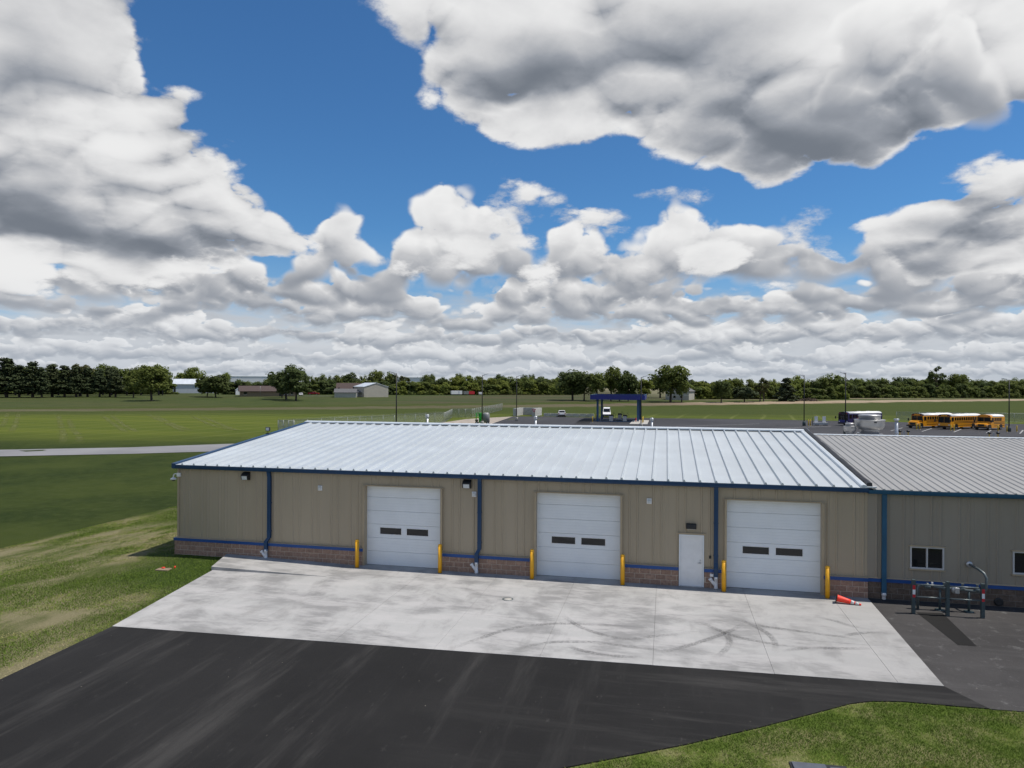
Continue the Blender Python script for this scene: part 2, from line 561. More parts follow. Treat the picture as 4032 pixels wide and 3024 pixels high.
M['fence'] = pm('fence_steel', (0.30, 0.32, 0.33), 0.45, 0.5, 0.1, 3)
M['brown_roof'] = pm('brown_shingle_roof', (0.072, 0.050, 0.045), 0.9, 0, 0.15, 2)
M['grey_roof'] = pm('grey_shingle_roof', (0.12, 0.12, 0.125), 0.9, 0, 0.12, 2)
M['white_roof'] = pm('pale_metal_roof', (0.66, 0.70, 0.73), 0.4, 0.2, 0.06, 0.5)
M['barn_wall'] = pm('grey_white_siding', (0.50, 0.53, 0.57), 0.6, 0, 0.06, 0.8)
M['siding'] = pm('cream_siding', (0.42, 0.41, 0.36), 0.6, 0, 0.06, 0.8)
M['house_brick'] = pm('tan_house_brick', (0.24, 0.18, 0.12), 0.85, 0, 0.15, 2)
M['tan_far'] = pm('beige_metal_building', (0.43, 0.40, 0.34), 0.55, 0, 0.05, 0.5)
M['far_white'] = pm('white_warehouse_wall', (0.66, 0.68, 0.70), 0.6, 0, 0.04, 0.05)
M['brush'] = pm('dead_brush', (0.13, 0.095, 0.075), 0.9, 0, 0.3, 2)
M['membrane'] = pm('black_closure_membrane', (0.013, 0.014, 0.018), 0.55, 0, 0.2, 6, bump=0.4, bscale=9)
M['mortar'] = pm('pale_mortar', (0.54, 0.47, 0.39), 0.9, 0, 0.1, 4)
M['mortar_old'] = pm('aged_mortar', (0.20, 0.18, 0.155), 0.9, 0, 0.2, 1.5)
M['sign_white'] = pm('sign_white', (0.8, 0.8, 0.8), 0.4, 0, 0.02, 3)
M['core'] = pm('building_shell', (0.20, 0.18, 0.15), 0.7, 0, 0.05, 1)
M['lid'] = pm('slate_utility_lid', (0.075, 0.085, 0.105), 0.6, 0, 0.15, 5, bump=0.2, bscale=80)

def brick_material(name, a, b, rough=0.85):
    t = NT(name)
    rnd = t.n('ShaderNodeObjectInfo').outputs['Random']
    c = t.mix(rnd, a, b)
    p = t.pos()
    c = t.mix(t.step(t.noise(p, 9.0, 5.0, 0.7), 0.35, 0.7), c, tuple(0.7 * x for x in a))
    t.bump(t.noise(p, 42.0, 4.0, 0.7), 0.7, 0.02)
    return t.set(c, rough)
M['brick'] = brick_material('split_face_block_brown', (0.315, 0.200, 0.145), (0.420, 0.275, 0.200))
M['brick_old'] = brick_material('weathered_block_brown', (0.115, 0.083, 0.062), (0.17, 0.125, 0.095))

def metal_roof(name, col, rough, metal, streak):
    t = NT(name)
    p = t.pos()
    n = t.noise(t.scaled(p, (1.6, 0.10, 0.3)), 3.0, 4.0, 0.6)
    m = t.noise(p, 0.45, 4.0, 0.6)
    c = t.mix(t.math('MULTIPLY', n, streak), col, tuple(x * 0.8 for x in col))
    c = t.mix(t.step(m, 0.35, 0.75), c, tuple(min(1, x * 1.06) for x in col))
    t.bump(t.noise(t.scaled(p, (1.2, 0.35, 1)), 2.0, 2.0), 0.10, 0.02)
    return t.set(c, t.step(n, 0.2, 0.8, rough - 0.06, rough + 0.06), metal)
M['roof_new'] = metal_roof('bright_metal_roof', (0.51, 0.55, 0.57), 0.40, 0.2, 0.6)
M['roof_cap'] = metal_roof('bright_ridge_metal', (0.58, 0.63, 0.665), 0.42, 0.2, 0.3)
M['roof_old'] = metal_roof('dull_grey_metal_roof', (0.315, 0.312, 0.300), 0.5, 0.2, 0.6)
# ------------------------------------------------------------------ terrain
def ss(t):
    t = np.clip(t, 0, 1)
    return t * t * (3 - 2 * t)

def terrain(x, y):
    d = (x - CAM.x) * FWD.x + (y - CAM.y) * FWD.y
    return -0.6 * np.maximum(ss((-x - 21) / 13), ss((y - 14) / 12)) + 1.8 * ss((d - 230) / 140)

def grid_lines(a, b, fine_a, fine_b, step, grow):
    out = list(np.arange(fine_a, fine_b + 0.001, step))
    s = step; v = fine_b
    while v < b:
        s *= grow; v += s; out.append(min(v, b))
    s = step; v = fine_a
    while v > a:
        s *= grow; v -= s; out.insert(0, max(v, a))
    return np.array(out)

def ground_material():
    t = NT('ground_cover')
    p = t.pos()
    d = t.math('SUBTRACT', t.vec('DOT_PRODUCT', p, tuple(FWD)), CAM.dot(FWD))
    u = t.math('SUBTRACT', t.vec('DOT_PRODUCT', p, tuple(RGT)), CAM.dot(RGT))
    big = t.noise(p, 0.013, 4.0, 0.6)
    mid = t.noise(p, 0.12, 4.0, 0.65)
    sm = t.noise(p, 1.3, 5.0, 0.7)
    fine = t.noise(p, 16.0, 4.0, 0.75)
    rows = t.noise(t.scaled(p, (0.03, 1.0, 1.0), -YAW * 0 + 0.15), 0.16, 4.0, 0.6)
    # lawn: lush to yellowish; its dark tone also stands for cloud shade
    lawn = t.mix(t.step(t.noise(p, 0.07, 7.0, 0.72), 0.36, 0.64), (0.020, 0.034, 0.0060), (0.042, 0.058, 0.011))
    lawn = t.mix(t.math('MULTIPLY', t.step(sm, 0.42, 0.72), 0.6), lawn, (0.050, 0.064, 0.017))
    # lighter, yellower mown lawn beyond the drive, with sun and cloud shade painted in
    far_lawn = t.mix(t.step(rows, 0.35, 0.65), (0.070, 0.094, 0.012), (0.098, 0.118, 0.016))
    k = t.step(t.math('ADD', d, t.math('MULTIPLY', t.math('SUBTRACT', big, 0.5), 60.0)), 95.0, 125.0)
    lawn = t.mix(k, lawn, far_lawn)
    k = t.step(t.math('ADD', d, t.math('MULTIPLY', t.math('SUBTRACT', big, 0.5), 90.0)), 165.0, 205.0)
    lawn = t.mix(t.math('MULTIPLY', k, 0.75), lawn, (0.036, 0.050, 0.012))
    # wheel tracks in the mown lawn
    w = t.n('ShaderNodeTexWave', wave_type='BANDS', bands_direction='X', wave_profile='SIN')
    t.put(w.inputs['Vector'], t.scaled(p, (1, 0.35, 1), 0.35))
    w.inputs['Scale'].default_value = 0.045; w.inputs['Distortion'].default_value = 7.0
    w.inputs['Detail'].default_value = 2.0; w.inputs['Detail Scale'].default_value = 0.35
    trk = t.math('MULTIPLY', t.step(w.outputs[1], 0.93, 1.0), t.step(d, 95.0, 120.0))
    trk = t.math('MULTIPLY', trk, t.step(d, 215.0, 180.0))
    lawn = t.mix(t.math('MULTIPLY', trk, 0.45), lawn, (0.15, 0.165, 0.05))
    # bare strip of tilled earth and rough field behind it
    sco = t.math('SUBTRACT', d, t.math('MULTIPLY', u, 0.38))
    sco = t.math('ADD', sco, t.math('MULTIPLY', t.math('SUBTRACT', mid, 0.5), 26.0))
    stripn = t.noise(t.scaled(p, (0.10, 1.0, 1.0), -0.2), 0.08, 4.0, 0.6)
    earth = t.mix(t.step(stripn, 0.3, 0.7), (0.110, 0.080, 0.056), (0.150, 0.130, 0.088))
    rough_field = t.mix(t.step(stripn, 0.38, 0.60), (0.085, 0.070, 0.040), (0.045, 0.062, 0.022))
    rough_field = t.mix(t.math('MULTIPLY', t.step(u, 60.0, 130.0), 0.75), rough_field, t.mix(t.step(stripn, 0.35, 0.65), (0.25, 0.205, 0.135), (0.135, 0.150, 0.085)))
    rough_field = t.mix(t.math('MULTIPLY', t.step(u, -20.0, -70.0), 0.7), rough_field, t.mix(t.step(mid, 0.4, 0.6), (0.042, 0.062, 0.015), (0.056, 0.074, 0.018)))
    strip = t.math('MULTIPLY', t.step(sco, 246.0, 253.0), t.step(sco, 276.0, 268.0))
    earth = t.mix(t.step(u, 40.0, 110.0), earth, t.mix(t.step(stripn, 0.35, 0.65), (0.27, 0.20, 0.135), (0.33, 0.27, 0.19)))
    c = t.mix(t.step(sco, 280.0, 300.0), lawn, rough_field)
    c = t.mix(t.math('MULTIPLY', strip, t.step(u, -10.0, 70.0, 0.55, 1.0)), c, earth)
    # freshly seeded, straw covered bank beside the new building
    sx = t.n('ShaderNodeSeparateXYZ'); t.put(sx.inputs[0], p)
    x, y = sx.outputs[0], sx.outputs[1]
    bx_ = t.math('ADD', x, t.math('MULTIPLY', t.math('SUBTRACT', mid, 0.5), 0.9))
    bank = t.math('MULTIPLY', t.step(bx_, -32.7, -32.2), t.step(d, 80.0, 40.0))
    straw_n = t.noise(t.scaled(p, (1.0, 0.32, 1.0), -0.05), 0.55, 5.0, 0.65)
    seed = t.mix(t.step(straw_n, 0.34, 0.60), (0.068, 0.085, 0.022), (0.215, 0.190, 0.110))
    seed = t.mix(t.step(fine, 0.40, 0.75), seed, t.mix(0.5, seed, (0.042, 0.058, 0.015)))
    lush = t.step(t.math('ADD', x, t.math('MULTIPLY', t.math('SUBTRACT', straw_n, 0.5), 9.0)), -23.2, -21.0)
    lush = t.math('MULTIPLY', lush, t.step(y, -6.2, -3.2))
    seed = t.mix(t.math('MULTIPLY', lush, 0.9), seed, t.mix(t.step(sm, 0.3, 0.7), (0.018, 0.042, 0.006), (0.045, 0.074, 0.014)))
    # near lawn in front of the drive: patchy green and dry
    patch = t.noise(p, 0.75, 6.0, 0.68)
    near = t.mix(t.step(patch, 0.40, 0.66), (0.090, 0.134, 0.022), (0.215, 0.200, 0.095))
    near = t.mix(t.step(fine, 0.45, 0.8), near, t.mix(0.55, near, (0.04, 0.050, 0.014)))
    front = t.math('MULTIPLY', t.step(x, -17.0, -15.0), t.step(y, -6.0, -8.0))
    seed = t.mix(front, seed, near)
    c = t.mix(bank, c, seed)
    t.bump(t.math('ADD', fine, t.math('MULTIPLY', sm, 1.2)), 0.8, 0.05)
    return t.set(c, 0.95, 0, 0.1)

def build_ground():
    xs = grid_lines(-6000, 6000, -60, 40, 1.6, 1.22)
    ys = grid_lines(-400, 9000, -26, 40, 1.6, 1.16)
    X, Y = np.meshgrid(xs, ys)
    Z = terrain(X, Y) - 0.03
    rng = np.random.default_rng(3)
    Z = Z + np.where((X < -19.5), rng.normal(0, 0.018, X.shape), 0)
    nx, ny = len(xs), len(ys)
    v = np.stack([X, Y, Z], -1).reshape(-1, 3)
    i = np.arange(nx * ny).reshape(ny, nx)
    f = np.stack([i[:-1, :-1], i[:-1, 1:], i[1:, 1:], i[1:, :-1]], -1).reshape(-1, 4)
    me = bpy.data.meshes.new('ground')
    me.from_pydata(v.tolist(), [], f.tolist())
    me.polygons.foreach_set('use_smooth', [True] * len(f))
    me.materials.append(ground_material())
    o = bpy.data.objects.new('ground', me)
    COL.objects.link(o)
    tag(o, kind='structure')
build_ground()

def sheet(name, poly, z, mat, parent=None, thick=0.0, drape=False):
    mb = MB()
    n = len(poly)
    top = [(x, y, z) for x, y in poly]
    if thick:
        vs = top + [(x, y, z - thick) for x, y in poly]
        fs = [tuple(range(n))] + [(i + n, (i + 1) % n + n, (i + 1) % n, i) for i in range(n)]
        mb.add(vs, fs)
    else:
        mb.add(top, [tuple(range(n))])
    a = sum(poly[i][0] * poly[(i + 1) % n][1] - poly[(i + 1) % n][0] * poly[i][1] for i in range(n))
    if a < 0:
        mb.f = [tuple(reversed(f)) for f in mb.f]
    return mb.build(name, mat, parent)

def asphalt_material(name, col, streak_col, streak, scale=1.0, rot=0.0, blotch=None, coarse=True):
    t = NT(name)
    p = t.pos()
    sx = t.n('ShaderNodeSeparateXYZ'); t.put(sx.inputs[0], p)
    ag = t.noise(p, 55.0, 3.0, 0.8)
    # wheel-swept streaks: aslant on one side of the yard, along the building on the other
    st = t.noise(t.scaled(p, (1.0, 0.09, 1.0), rot), 1.3 * scale, 7.0, 0.72)
    st2 = t.noise(t.scaled(p, (0.10, 1.0, 1.0), 0.16), 1.5 * scale, 7.0, 0.72)
    dust = t.noise(t.scaled(p, (1.0, 0.35, 1.0), rot), 4.5 * scale, 6.0, 0.75)
    bl = t.noise(p, 0.33 * scale, 5.0, 0.6)
    side = t.step(sx.outputs[0], -8.0, 2.0)
    c = t.mix(t.step(bl, 0.3, 0.7), tuple(0.75 * x for x in col), tuple(1.3 * x for x in col))
    a_ = t.math('MULTIPLY', t.step(st, 0.47, 0.70), t.math('MULTIPLY_ADD', side, -0.75, 1.0))
    b_ = t.math('MULTIPLY', t.step(st2, 0.47, 0.70), side)
    c = t.mix(t.math('MULTIPLY', t.math('MAXIMUM', a_, b_), streak), c, streak_col)
    c = t.mix(t.math('MULTIPLY', t.step(dust, 0.60, 0.74), streak * 0.8), c, tuple(1.3 * x for x in streak_col))
    if blotch:
        c = t.mix(t.math('MULTIPLY', t.step(t.noise(p, 1.9, 8.0, 0.78), 0.55, 0.68), blotch[1]), c, blotch[0])
    c = t.mix(t.step(ag, 0.35, 0.75), t.mix(0.5, c, tuple(0.5 * x for x in col)), c)
    # scattered pale specks of grit
    for k, (q, lim) in enumerate(((1.6, 0.030), (2.9, 0.035))):
        vo = t.n('ShaderNodeTexVoronoi', feature='F1'); t.put(vo.inputs['Vector'], t.scaled(p, (1, 0.6, 1), 0.7)); vo.inputs['Scale'].default_value = q
        keep = t.step(t.noise(p, 0.5, 3.0), 0.42, 0.55)
        c = t.mix(t.math('MULTIPLY', t.math('MULTIPLY', t.step(vo.outputs['Distance'], lim, lim * 0.6), keep), 0.45), c, (0.34, 0.31, 0.26))
    t.bump(ag, 0.5, 0.006)
    return t.set(c, 0.88, 0, 0.25)
M['asphalt'] = asphalt_material('fresh_asphalt', (0.0160, 0.0154, 0.0150), (0.070, 0.067, 0.063), 0.70, rot=-0.62, scale=0.7)
M['asphalt_old'] = asphalt_material('worn_asphalt', (0.056, 0.053, 0.052), (0.10, 0.098, 0.095), 0.45, rot=1.45, blotch=((0.30, 0.30, 0.29), 0.42))
M['asphalt_lot'] = asphalt_material('parking_lot_asphalt', (0.050, 0.050, 0.055), (0.085, 0.085, 0.088), 0.45, scale=0.12, rot=1.5)
M['asphalt_patch'] = asphalt_material('asphalt_patch', (0.013, 0.0125, 0.012), (0.025, 0.025, 0.024), 0.3, rot=0.2)

def concrete_material():
    t = NT('broom_finished_concrete')
    p = t.pos()
    a = t.noise(p, 0.42, 6.0, 0.62, 0.4)
    b = t.noise(t.scaled(p, (0.35, 1.0, 1.0), 0.1), 1.3, 6.0, 0.68)
    s = t.noise(p, 34.0, 3.0, 0.7)
    c = t.mix(t.step(a, 0.38, 0.60), (0.225, 0.223, 0.220), (0.415, 0.412, 0.402))
    c = t.mix(t.math('MULTIPLY', t.step(b, 0.44, 0.62), 0.7), c, (0.480, 0.468, 0.458))
    c = t.mix(t.math('MULTIPLY', t.step(t.noise(t.scaled(p, (1.0, 0.4, 1.0), -0.35), 1.0, 7.0, 0.7), 0.52, 0.68), 0.55), c, (0.235, 0.230, 0.222))
    # the bays towards the older building are greyer and more driven on
    sx = t.n('ShaderNodeSeparateXYZ'); t.put(sx.inputs[0], p)
    c = t.mix(t.math('MULTIPLY', t.step(sx.outputs[0], -1.0, 7.0), 0.35), c, (0.245, 0.24, 0.23))
    c = t.mix(t.step(s, 0.3, 0.8), t.mix(0.25, c, (0.25, 0.25, 0.24)), c)
    rnd = t.n('ShaderNodeObjectInfo').outputs['Random']
    c = t.mix(t.math('MULTIPLY', rnd, 0.18), c, (0.36, 0.355, 0.34))
    t.bump(s, 0.25, 0.004)
    return t.set(c, 0.82, 0, 0.25)
M['concrete'] = concrete_material()
M['gravel'] = pm('pale_gravel', (0.33, 0.285, 0.235), 0.95, 0, 0.25, 0.8, bump=0.4, bscale=6)
M['drive'] = pm('pale_concrete_drive', (0.205, 0.205, 0.210), 0.9, 0, 0.14, 0.12, dirt=((0.17, 0.17, 0.18), 0.4), world=True)

def clip(poly, ax, val, keep_less):
    out = []
    n = len(poly)
    for i in range(n):
        a, b = poly[i], poly[(i + 1) % n]
        ina = (a[ax] <= val) if keep_less else (a[ax] >= val)
        inb = (b[ax] <= val) if keep_less else (b[ax] >= val)
        if ina: out.append(a)
        if ina != inb:
            q = (val - a[ax]) / (b[ax] - a[ax])
            out.append((a[0] + (b[0] - a[0]) * q, a[1] + (b[1] - a[1]) * q))
    return out

# new drive in front, the worn yard to its right
curve = [(-9.0, -17.4), (-5.2, -15.45), (-2.05, -13.55), (0.46, -12.0), (2.19, -10.79), (3.8, -9.58), (4.5, -9.05), (5.03, -8.80), (5.82, -8.64), (7.01, -8.63), (7.72, -8.60)]
AS = [(-17.3, -8.50), (-17.18, -10.4), (-17.06, -12.61), (-16.9, -20.0), (-16.9, -60.0), (-9.0, -60.0)] + curve + [(7.13, -7.45)]
tag(sheet('asphalt_drive', AS, 0.0, M['asphalt'], thick=0.05), kind='structure')
yard = sheet('asphalt_yard', [(7.13, -7.45), (7.74, -8.62), (9.5, -8.52), (40.0, -8.0), (40.0, 0.40), (7.33, 0.40)], -0.004, M['asphalt_old'], thick=0.05)
tag(yard, kind='structure')
sheet('tarred_patch', [(8.50, -1.0), (9.36, -0.9), (9.19, -4.1), (8.67, -4.12)], 0.0, M['asphalt_patch'], yard)
# concrete apron of slabs
apron = bpy.data.objects.new('concrete_apron', None); COL.objects.link(apron); tag(apron, kind='structure')
OUT = [(-18.45, -1.72), (-17.3, -8.5), (7.13, -7.45), (7.31, 0.64), (-19.3, 0.64), (-19.1, -0.2)]
sheet('joint_bed', OUT, -0.018, M['mortar_old'], apron, thick=0.03)
XC = [-19.4, -16.1, -12.95, -9.8, -6.65, -3.5, -0.32, 2.92, 6.02, 7.6]
YC = [-9.0, -4.75, -0.92, 0.66]
for i in range(len(XC) - 1):
    for j in range(len(YC) - 1):
        q = clip(clip(clip(clip(OUT, 0, XC[i] + 0.004, False), 0, XC[i + 1] - 0.004, True), 1, YC[j] + 0.003, False), 1, YC[j + 1] - 0.003, True)
        if len(q) >= 3:
            sheet('slab', q, 0.006 + 0.0015 * ((i * 7 + j * 3) % 3), M['concrete'], apron, thick=0.03)
# ramped walk at the far left of the apron
mb = MB()
mb.add([(-18.5, -1.78, 0.0), (-13.4, -1.62, 0.0), (-13.4, 0.34, 0.0), (-19.22, 0.34, 0.0),
        (-18.5, -1.78, 0.145), (-13.4, -1.62, 0.012), (-13.4, 0.34, 0.012), (-19.22, 0.34, 0.145)],
       [(0, 3, 2, 1), (4, 5, 6, 7), (0, 1, 5, 4), (1, 2, 6, 5), (2, 3, 7, 6), (3, 0, 4, 7)])
tag(mb.build('concrete_ramp', M['concrete']), kind='structure')

# tyre marks
def mark_material():
    t = NT('tyre_rubber_mark')
    p = t.pos()
    tr = t.n('ShaderNodeBsdfTransparent')
    mx = t.n('ShaderNodeMixShader')
    vo = t.n('ShaderNodeTexVoronoi', feature='DISTANCE_TO_EDGE'); t.put(vo.inputs['Vector'], p); vo.inputs['Scale'].default_value = 9.0
    tread = t.step(vo.outputs[0], 0.02, 0.12, 0.25, 1.0)
    wear = t.step(t.noise(p, 1.3, 4.0, 0.6), 0.28, 0.56, 0.25, 1.0)
    uv = t.n('ShaderNodeUVMap')
    s = t.n('ShaderNodeSeparateXYZ'); t.put(s.inputs[0], uv.outputs[0])
    across = t.math('MULTIPLY', t.step(s.outputs[0], 0.0, 0.25), t.step(s.outputs[0], 1.0, 0.75))
    along = t.math('MULTIPLY', t.step(s.outputs[1], 0.0, 0.3), t.step(s.outputs[1], 1.0, 0.6))
    f = t.math('MULTIPLY', t.math('MULTIPLY', tread, wear), t.math('MULTIPLY', across, along))
    f = t.math('MULTIPLY', f, 0.34)
    t.set((0.10, 0.10, 0.10), 0.9)
    t.put(mx.inputs[0], f)
    t.nt.links.new(tr.outputs[0], mx.inputs[1]); t.nt.links.new(t.b.outputs[0], mx.inputs[2])
    t.nt.links.new(mx.outputs[0], t.nt.nodes['Material Output'].inputs[0])
    return t.m
M['mark'] = mark_material()
ARCS = [[(-6.4, -8.1), (-6.03, -7.69), (-5.59, -6.95), (-5.02, -6.08), (-4.38, -5.47), (-3.8, -5.18), (-3.2, -4.96), (-2.2, -4.85), (-1.0, -4.7), (0.2, -4.3)],
        [(-3.55, -3.7), (-3.23, -4.38), (-2.63, -5.2), (-1.79, -5.76), (-1.06, -5.9), (-0.36, -5.5), (0.6, -5.0), (1.4, -4.3)],
        [(-4.5, -7.85), (-4.03, -7.23), (-3.37, -6.73), (-2.68, -6.51), (-1.98, -6.41), (-1.2, -6.5), (0.0, -6.6), (1.1, -6.3)],
        [(-2.94, -6.75), (-2.52, -7.1), (-1.73, -7.35), (-0.99, -7.34), (-0.45, -7.21)],
        [(1.09, -3.65), (1.49, -4.23), (2.08, -4.86), (2.85, -5.22), (3.8, -5.4), (4.9, -5.3)],
        [(2.05, -3.14), (2.63, -3.49), (3.17, -4.45), (3.27, -5.33), (3.1, -6.3)],
        [(1.8, -4.5), (1.94, -5.26), (1.77, -6.1), (1.3, -7.1)],
        [(-0.22, -6.84), (0.58, -6.16), (1.66, -4.96), (2.2, -4.2), (2.7, -3.3)],
        [(2.37, -2.92), (2.91, -3.65), (3.87, -3.92), (4.99, -4.14), (5.53, -4.25), (6.1, -4.65)],
        [(3.18, -5.99), (3.97, -5.54), (4.59, -5.35), (5.4, -5.2), (6.5, -4.9)],
        [(4.94, -2.38), (5.5, -2.65), (5.92, -3.07), (6.52, -3.3)],
        [(5.3, -4.3), (5.9, -3.8), (6.4, -3.6), (7.05, -3.46)]]
def catmull(P, n=7):
    P = [Vector((x, y)) for x, y in P]
    P = [2 * P[0] - P[1]] + P + [2 * P[-1] - P[-2]]
    out = []
    for i in range(1, len(P) - 2):
        for k in range(n):
            t = k / n
            out.append(0.5 * ((2 * P[i]) + (P[i + 1] - P[i - 1]) * t + (2 * P[i - 1] - 5 * P[i] + 4 * P[i + 1] - P[i + 2]) * t * t + (3 * P[i] - P[i - 1] - 3 * P[i + 1] + P[i + 2]) * t ** 3))
    out.append(P[-2])
    return out
for k, a in enumerate(ARCS):
    c = catmull(a)
    vs, fs, uvs = [], [], []
    for i, q in enumerate(c):
        tdir = (c[min(i + 1, len(c) - 1)] - c[max(i - 1, 0)]).normalized()
        nrm = Vector((-tdir.y, tdir.x)) * 0.125
        z = 0.0125 + 0.0006 * k
        vs += [(q.x + nrm.x, q.y + nrm.y, z), (q.x - nrm.x, q.y - nrm.y, z)]
        uvs += [(0, i / (len(c) - 1)), (1, i / (len(c) - 1))]
        if i: fs.append((2 * i - 2, 2 * i - 1, 2 * i + 1, 2 * i))
    mb = MB().add(vs, fs)
    o = mb.build('tyre_mark', M['mark'], apron)
    ul = o.data.uv_layers.new(name='UVMap')
    for lp in o.data.loops:
        ul.data[lp.index].uv = uvs[lp.vertex_index]

# wheel tracks left in the mown lawn
def track_material():
    t = NT('pressed_grass_track')
    p = t.pos()
    tr = t.n('ShaderNodeBsdfTransparent'); mx = t.n('ShaderNodeMixShader')
    s = t.n('ShaderNodeSeparateXYZ'); t.put(s.inputs[0], t.n('ShaderNodeUVMap').outputs[0])
    f = t.math('MULTIPLY', t.math('MULTIPLY', t.step(s.outputs[0], 0.0, 0.4), t.step(s.outputs[0], 1.0, 0.6)), t.math('MULTIPLY', t.step(s.outputs[1], 0.0, 0.2), t.step(s.outputs[1], 1.0, 0.75)))
    f = t.math('MULTIPLY', f, t.step(t.noise(p, 0.22, 4.0, 0.65), 0.30, 0.62, 0.15, 0.62))
    t.set((0.150, 0.165, 0.055), 0.95, 0, 0.1)
    t.put(mx.inputs[0], f)
    t.nt.links.new(tr.outputs[0], mx.inputs[1]); t.nt.links.new(t.b.outputs[0], mx.inputs[2])
    t.nt.links.new(mx.outputs[0], t.nt.nodes['Material Output'].inputs[0])
    return t.m
M['track'] = track_material()
def ribbon(pts, half, z, name, mat, parent):
    c = catmull(pts)
    vs, fs, uvs = [], [], []
    for i, q in enumerate(c):
        d = (c[min(i + 1, len(c) - 1)] - c[max(i - 1, 0)]).normalized()
        n = Vector((-d.y, d.x)) * half
        vs += [(q.x + n.x, q.y + n.y, z), (q.x - n.x, q.y - n.y, z)]
        uvs += [(0, i / (len(c) - 1)), (1, i / (len(c) - 1))]
        if i: fs.append((2 * i - 2, 2 * i - 1, 2 * i + 1, 2 * i))
    o = MB().add(vs, fs).build(name, mat, parent)
    ul = o.data.uv_layers.new(name='UVMap')
    for lp in o.data.loops:
        ul.data[lp.index].uv = uvs[lp.vertex_index]
for k, a in enumerate([
    [(-177.0, 131.8), (-140.7, 98.5), (-117.2, 76.5)],
    [(-174.3, 132.7), (-130.8, 92.0), (-103.0, 65.5)],
    [(-158.9, 130.1), (-119.2, 91.3), (-95.1, 67.8), (-78.8, 51.2)],
    [(-141.1, 115.3), (-105.4, 80.1), (-90.9, 66.4), (-77.3, 52.6)],
    [(-143.4, 128.0), (-106.2, 91.1), (-85.2, 70.7)],
    [(-141.2, 128.7), (-104.6, 91.6), (-83.3, 71.3)],
    [(-138.1, 137.4), (-96.2, 94.2), (-78.1, 75.6)],
    [(-131.0, 132.2), (-98.5, 97.8), (-78.8, 78.4)],
    [(-122.9, 135.0), (-85.7, 93.5), (-73.5, 83.1)],
    [(-120.7, 135.8), (-81.2, 91.0), (-72.9, 83.2)],
]):
    ribbon(a, 0.75, -0.612 + 0.001 * k, 'mower_track', M['track'], bpy.data.objects['ground'])

# distant paving
LZ = -0.6
lot = sheet('parking_lot', [(-35.75, 114.3), (-38.76, 150.5), (-31.12, 153.05), (-18.25, 151.0), (-1.33, 152.9), (23.16, 154.75), (50.76, 151.5), (78.54, 151.0), (170.0, 151.0), (170.0, 40.0), (-10.0, 40.0), (-28.0, 60.0)], LZ + 0.012, M['asphalt_lot'])
tag(lot, kind='structure')
tag(sheet('gravel_strip', [(-47.5, 112.0), (-46.5, 134.4), (-38.76, 150.5), (-35.75, 114.3)], LZ + 0.006, M['gravel']), kind='structure')
tag(sheet('driveway', [(-260.0, -62.0), (-160.0, -2.0), (-80.5, 43.4), (-67.8, 50.2), (-59.9, 57.5), (-40.0, 74.0), (-30.0, 60.0), (-45.0, 52.5), (-52.4, 49.6), (-61.4, 43.4), (-73.6, 37.0), (-155.0, -12.0), (-255.0, -74.0)], LZ + 0.008, M['drive']), kind='structure')
sheet('asphalt_patch', [(-19.1, 122.4), (-15.95, 122.4), (-17.5, 142.3), (-19.8, 141.5)], LZ + 0.018, M['asphalt'], lot)
stripe = pm('worn_white_stripe', (0.33, 0.33, 0.33), 0.8, 0, 0.3, 1.5)
ST = []
for k in range(9):                               # slanted bus bays
    x0, y0 = 36.0 + k * 5.2, 116.5 + k * -0.35
    ST.append(((x0, y0), (x0 + 5.4, y0 + 11.2)))
ST += [((16.0, 113.5), (33.5, 128.5)), ((2.0, 118.0), (20.0, 134.0)), ((30.0, 96.0), (34.0, 110.0))]
for (a, b) in ST:
    A, B = Vector(a), Vector(b)
    n = Vector((-(B - A).y, (B - A).x)).normalized() * 0.12
    sheet('painted_line', [tuple(A + n), tuple(A - n), tuple(B - n), tuple(B + n)], LZ + 0.020, stripe, lot)
# ------------------------------------------------------------------ the new garage wing
YB, YW, YD = 0.33, 0.43, 0.60
XL, XR = -21.81, 7.31
GD = [(-12.60, -9.20), (-5.13, -1.74), (2.31, 5.72)]     # vehicle doors
PD = (0.53, 1.47)                                        # walk door
DH = 3.42
gar = thing('garage_wing', 'new tan metal garage wing with bright ribbed roof and three white vehicle doors', 'building', (0, YW, 0))
def part(mb, name, mat, parent=gar, bevel=0.0):
    # geometry is given in site coordinates; the thing's origin lies on its wall line
    mb.v = [(x, y - YW, z) for x, y, z in mb.v]
    return mb.build(name, mat, parent, bevel)

RZ0, RZ1, RY0, RY1 = 4.085, 5.36, 0.20, 12.45            # eave and ridge
SL = (RZ1 - RZ0) / (RY1 - RY0)
part(MB().box(XL + 0.05, XR - 0.02, 0.68, 24.6, 0.0, 3.88), 'shell', M['core'])
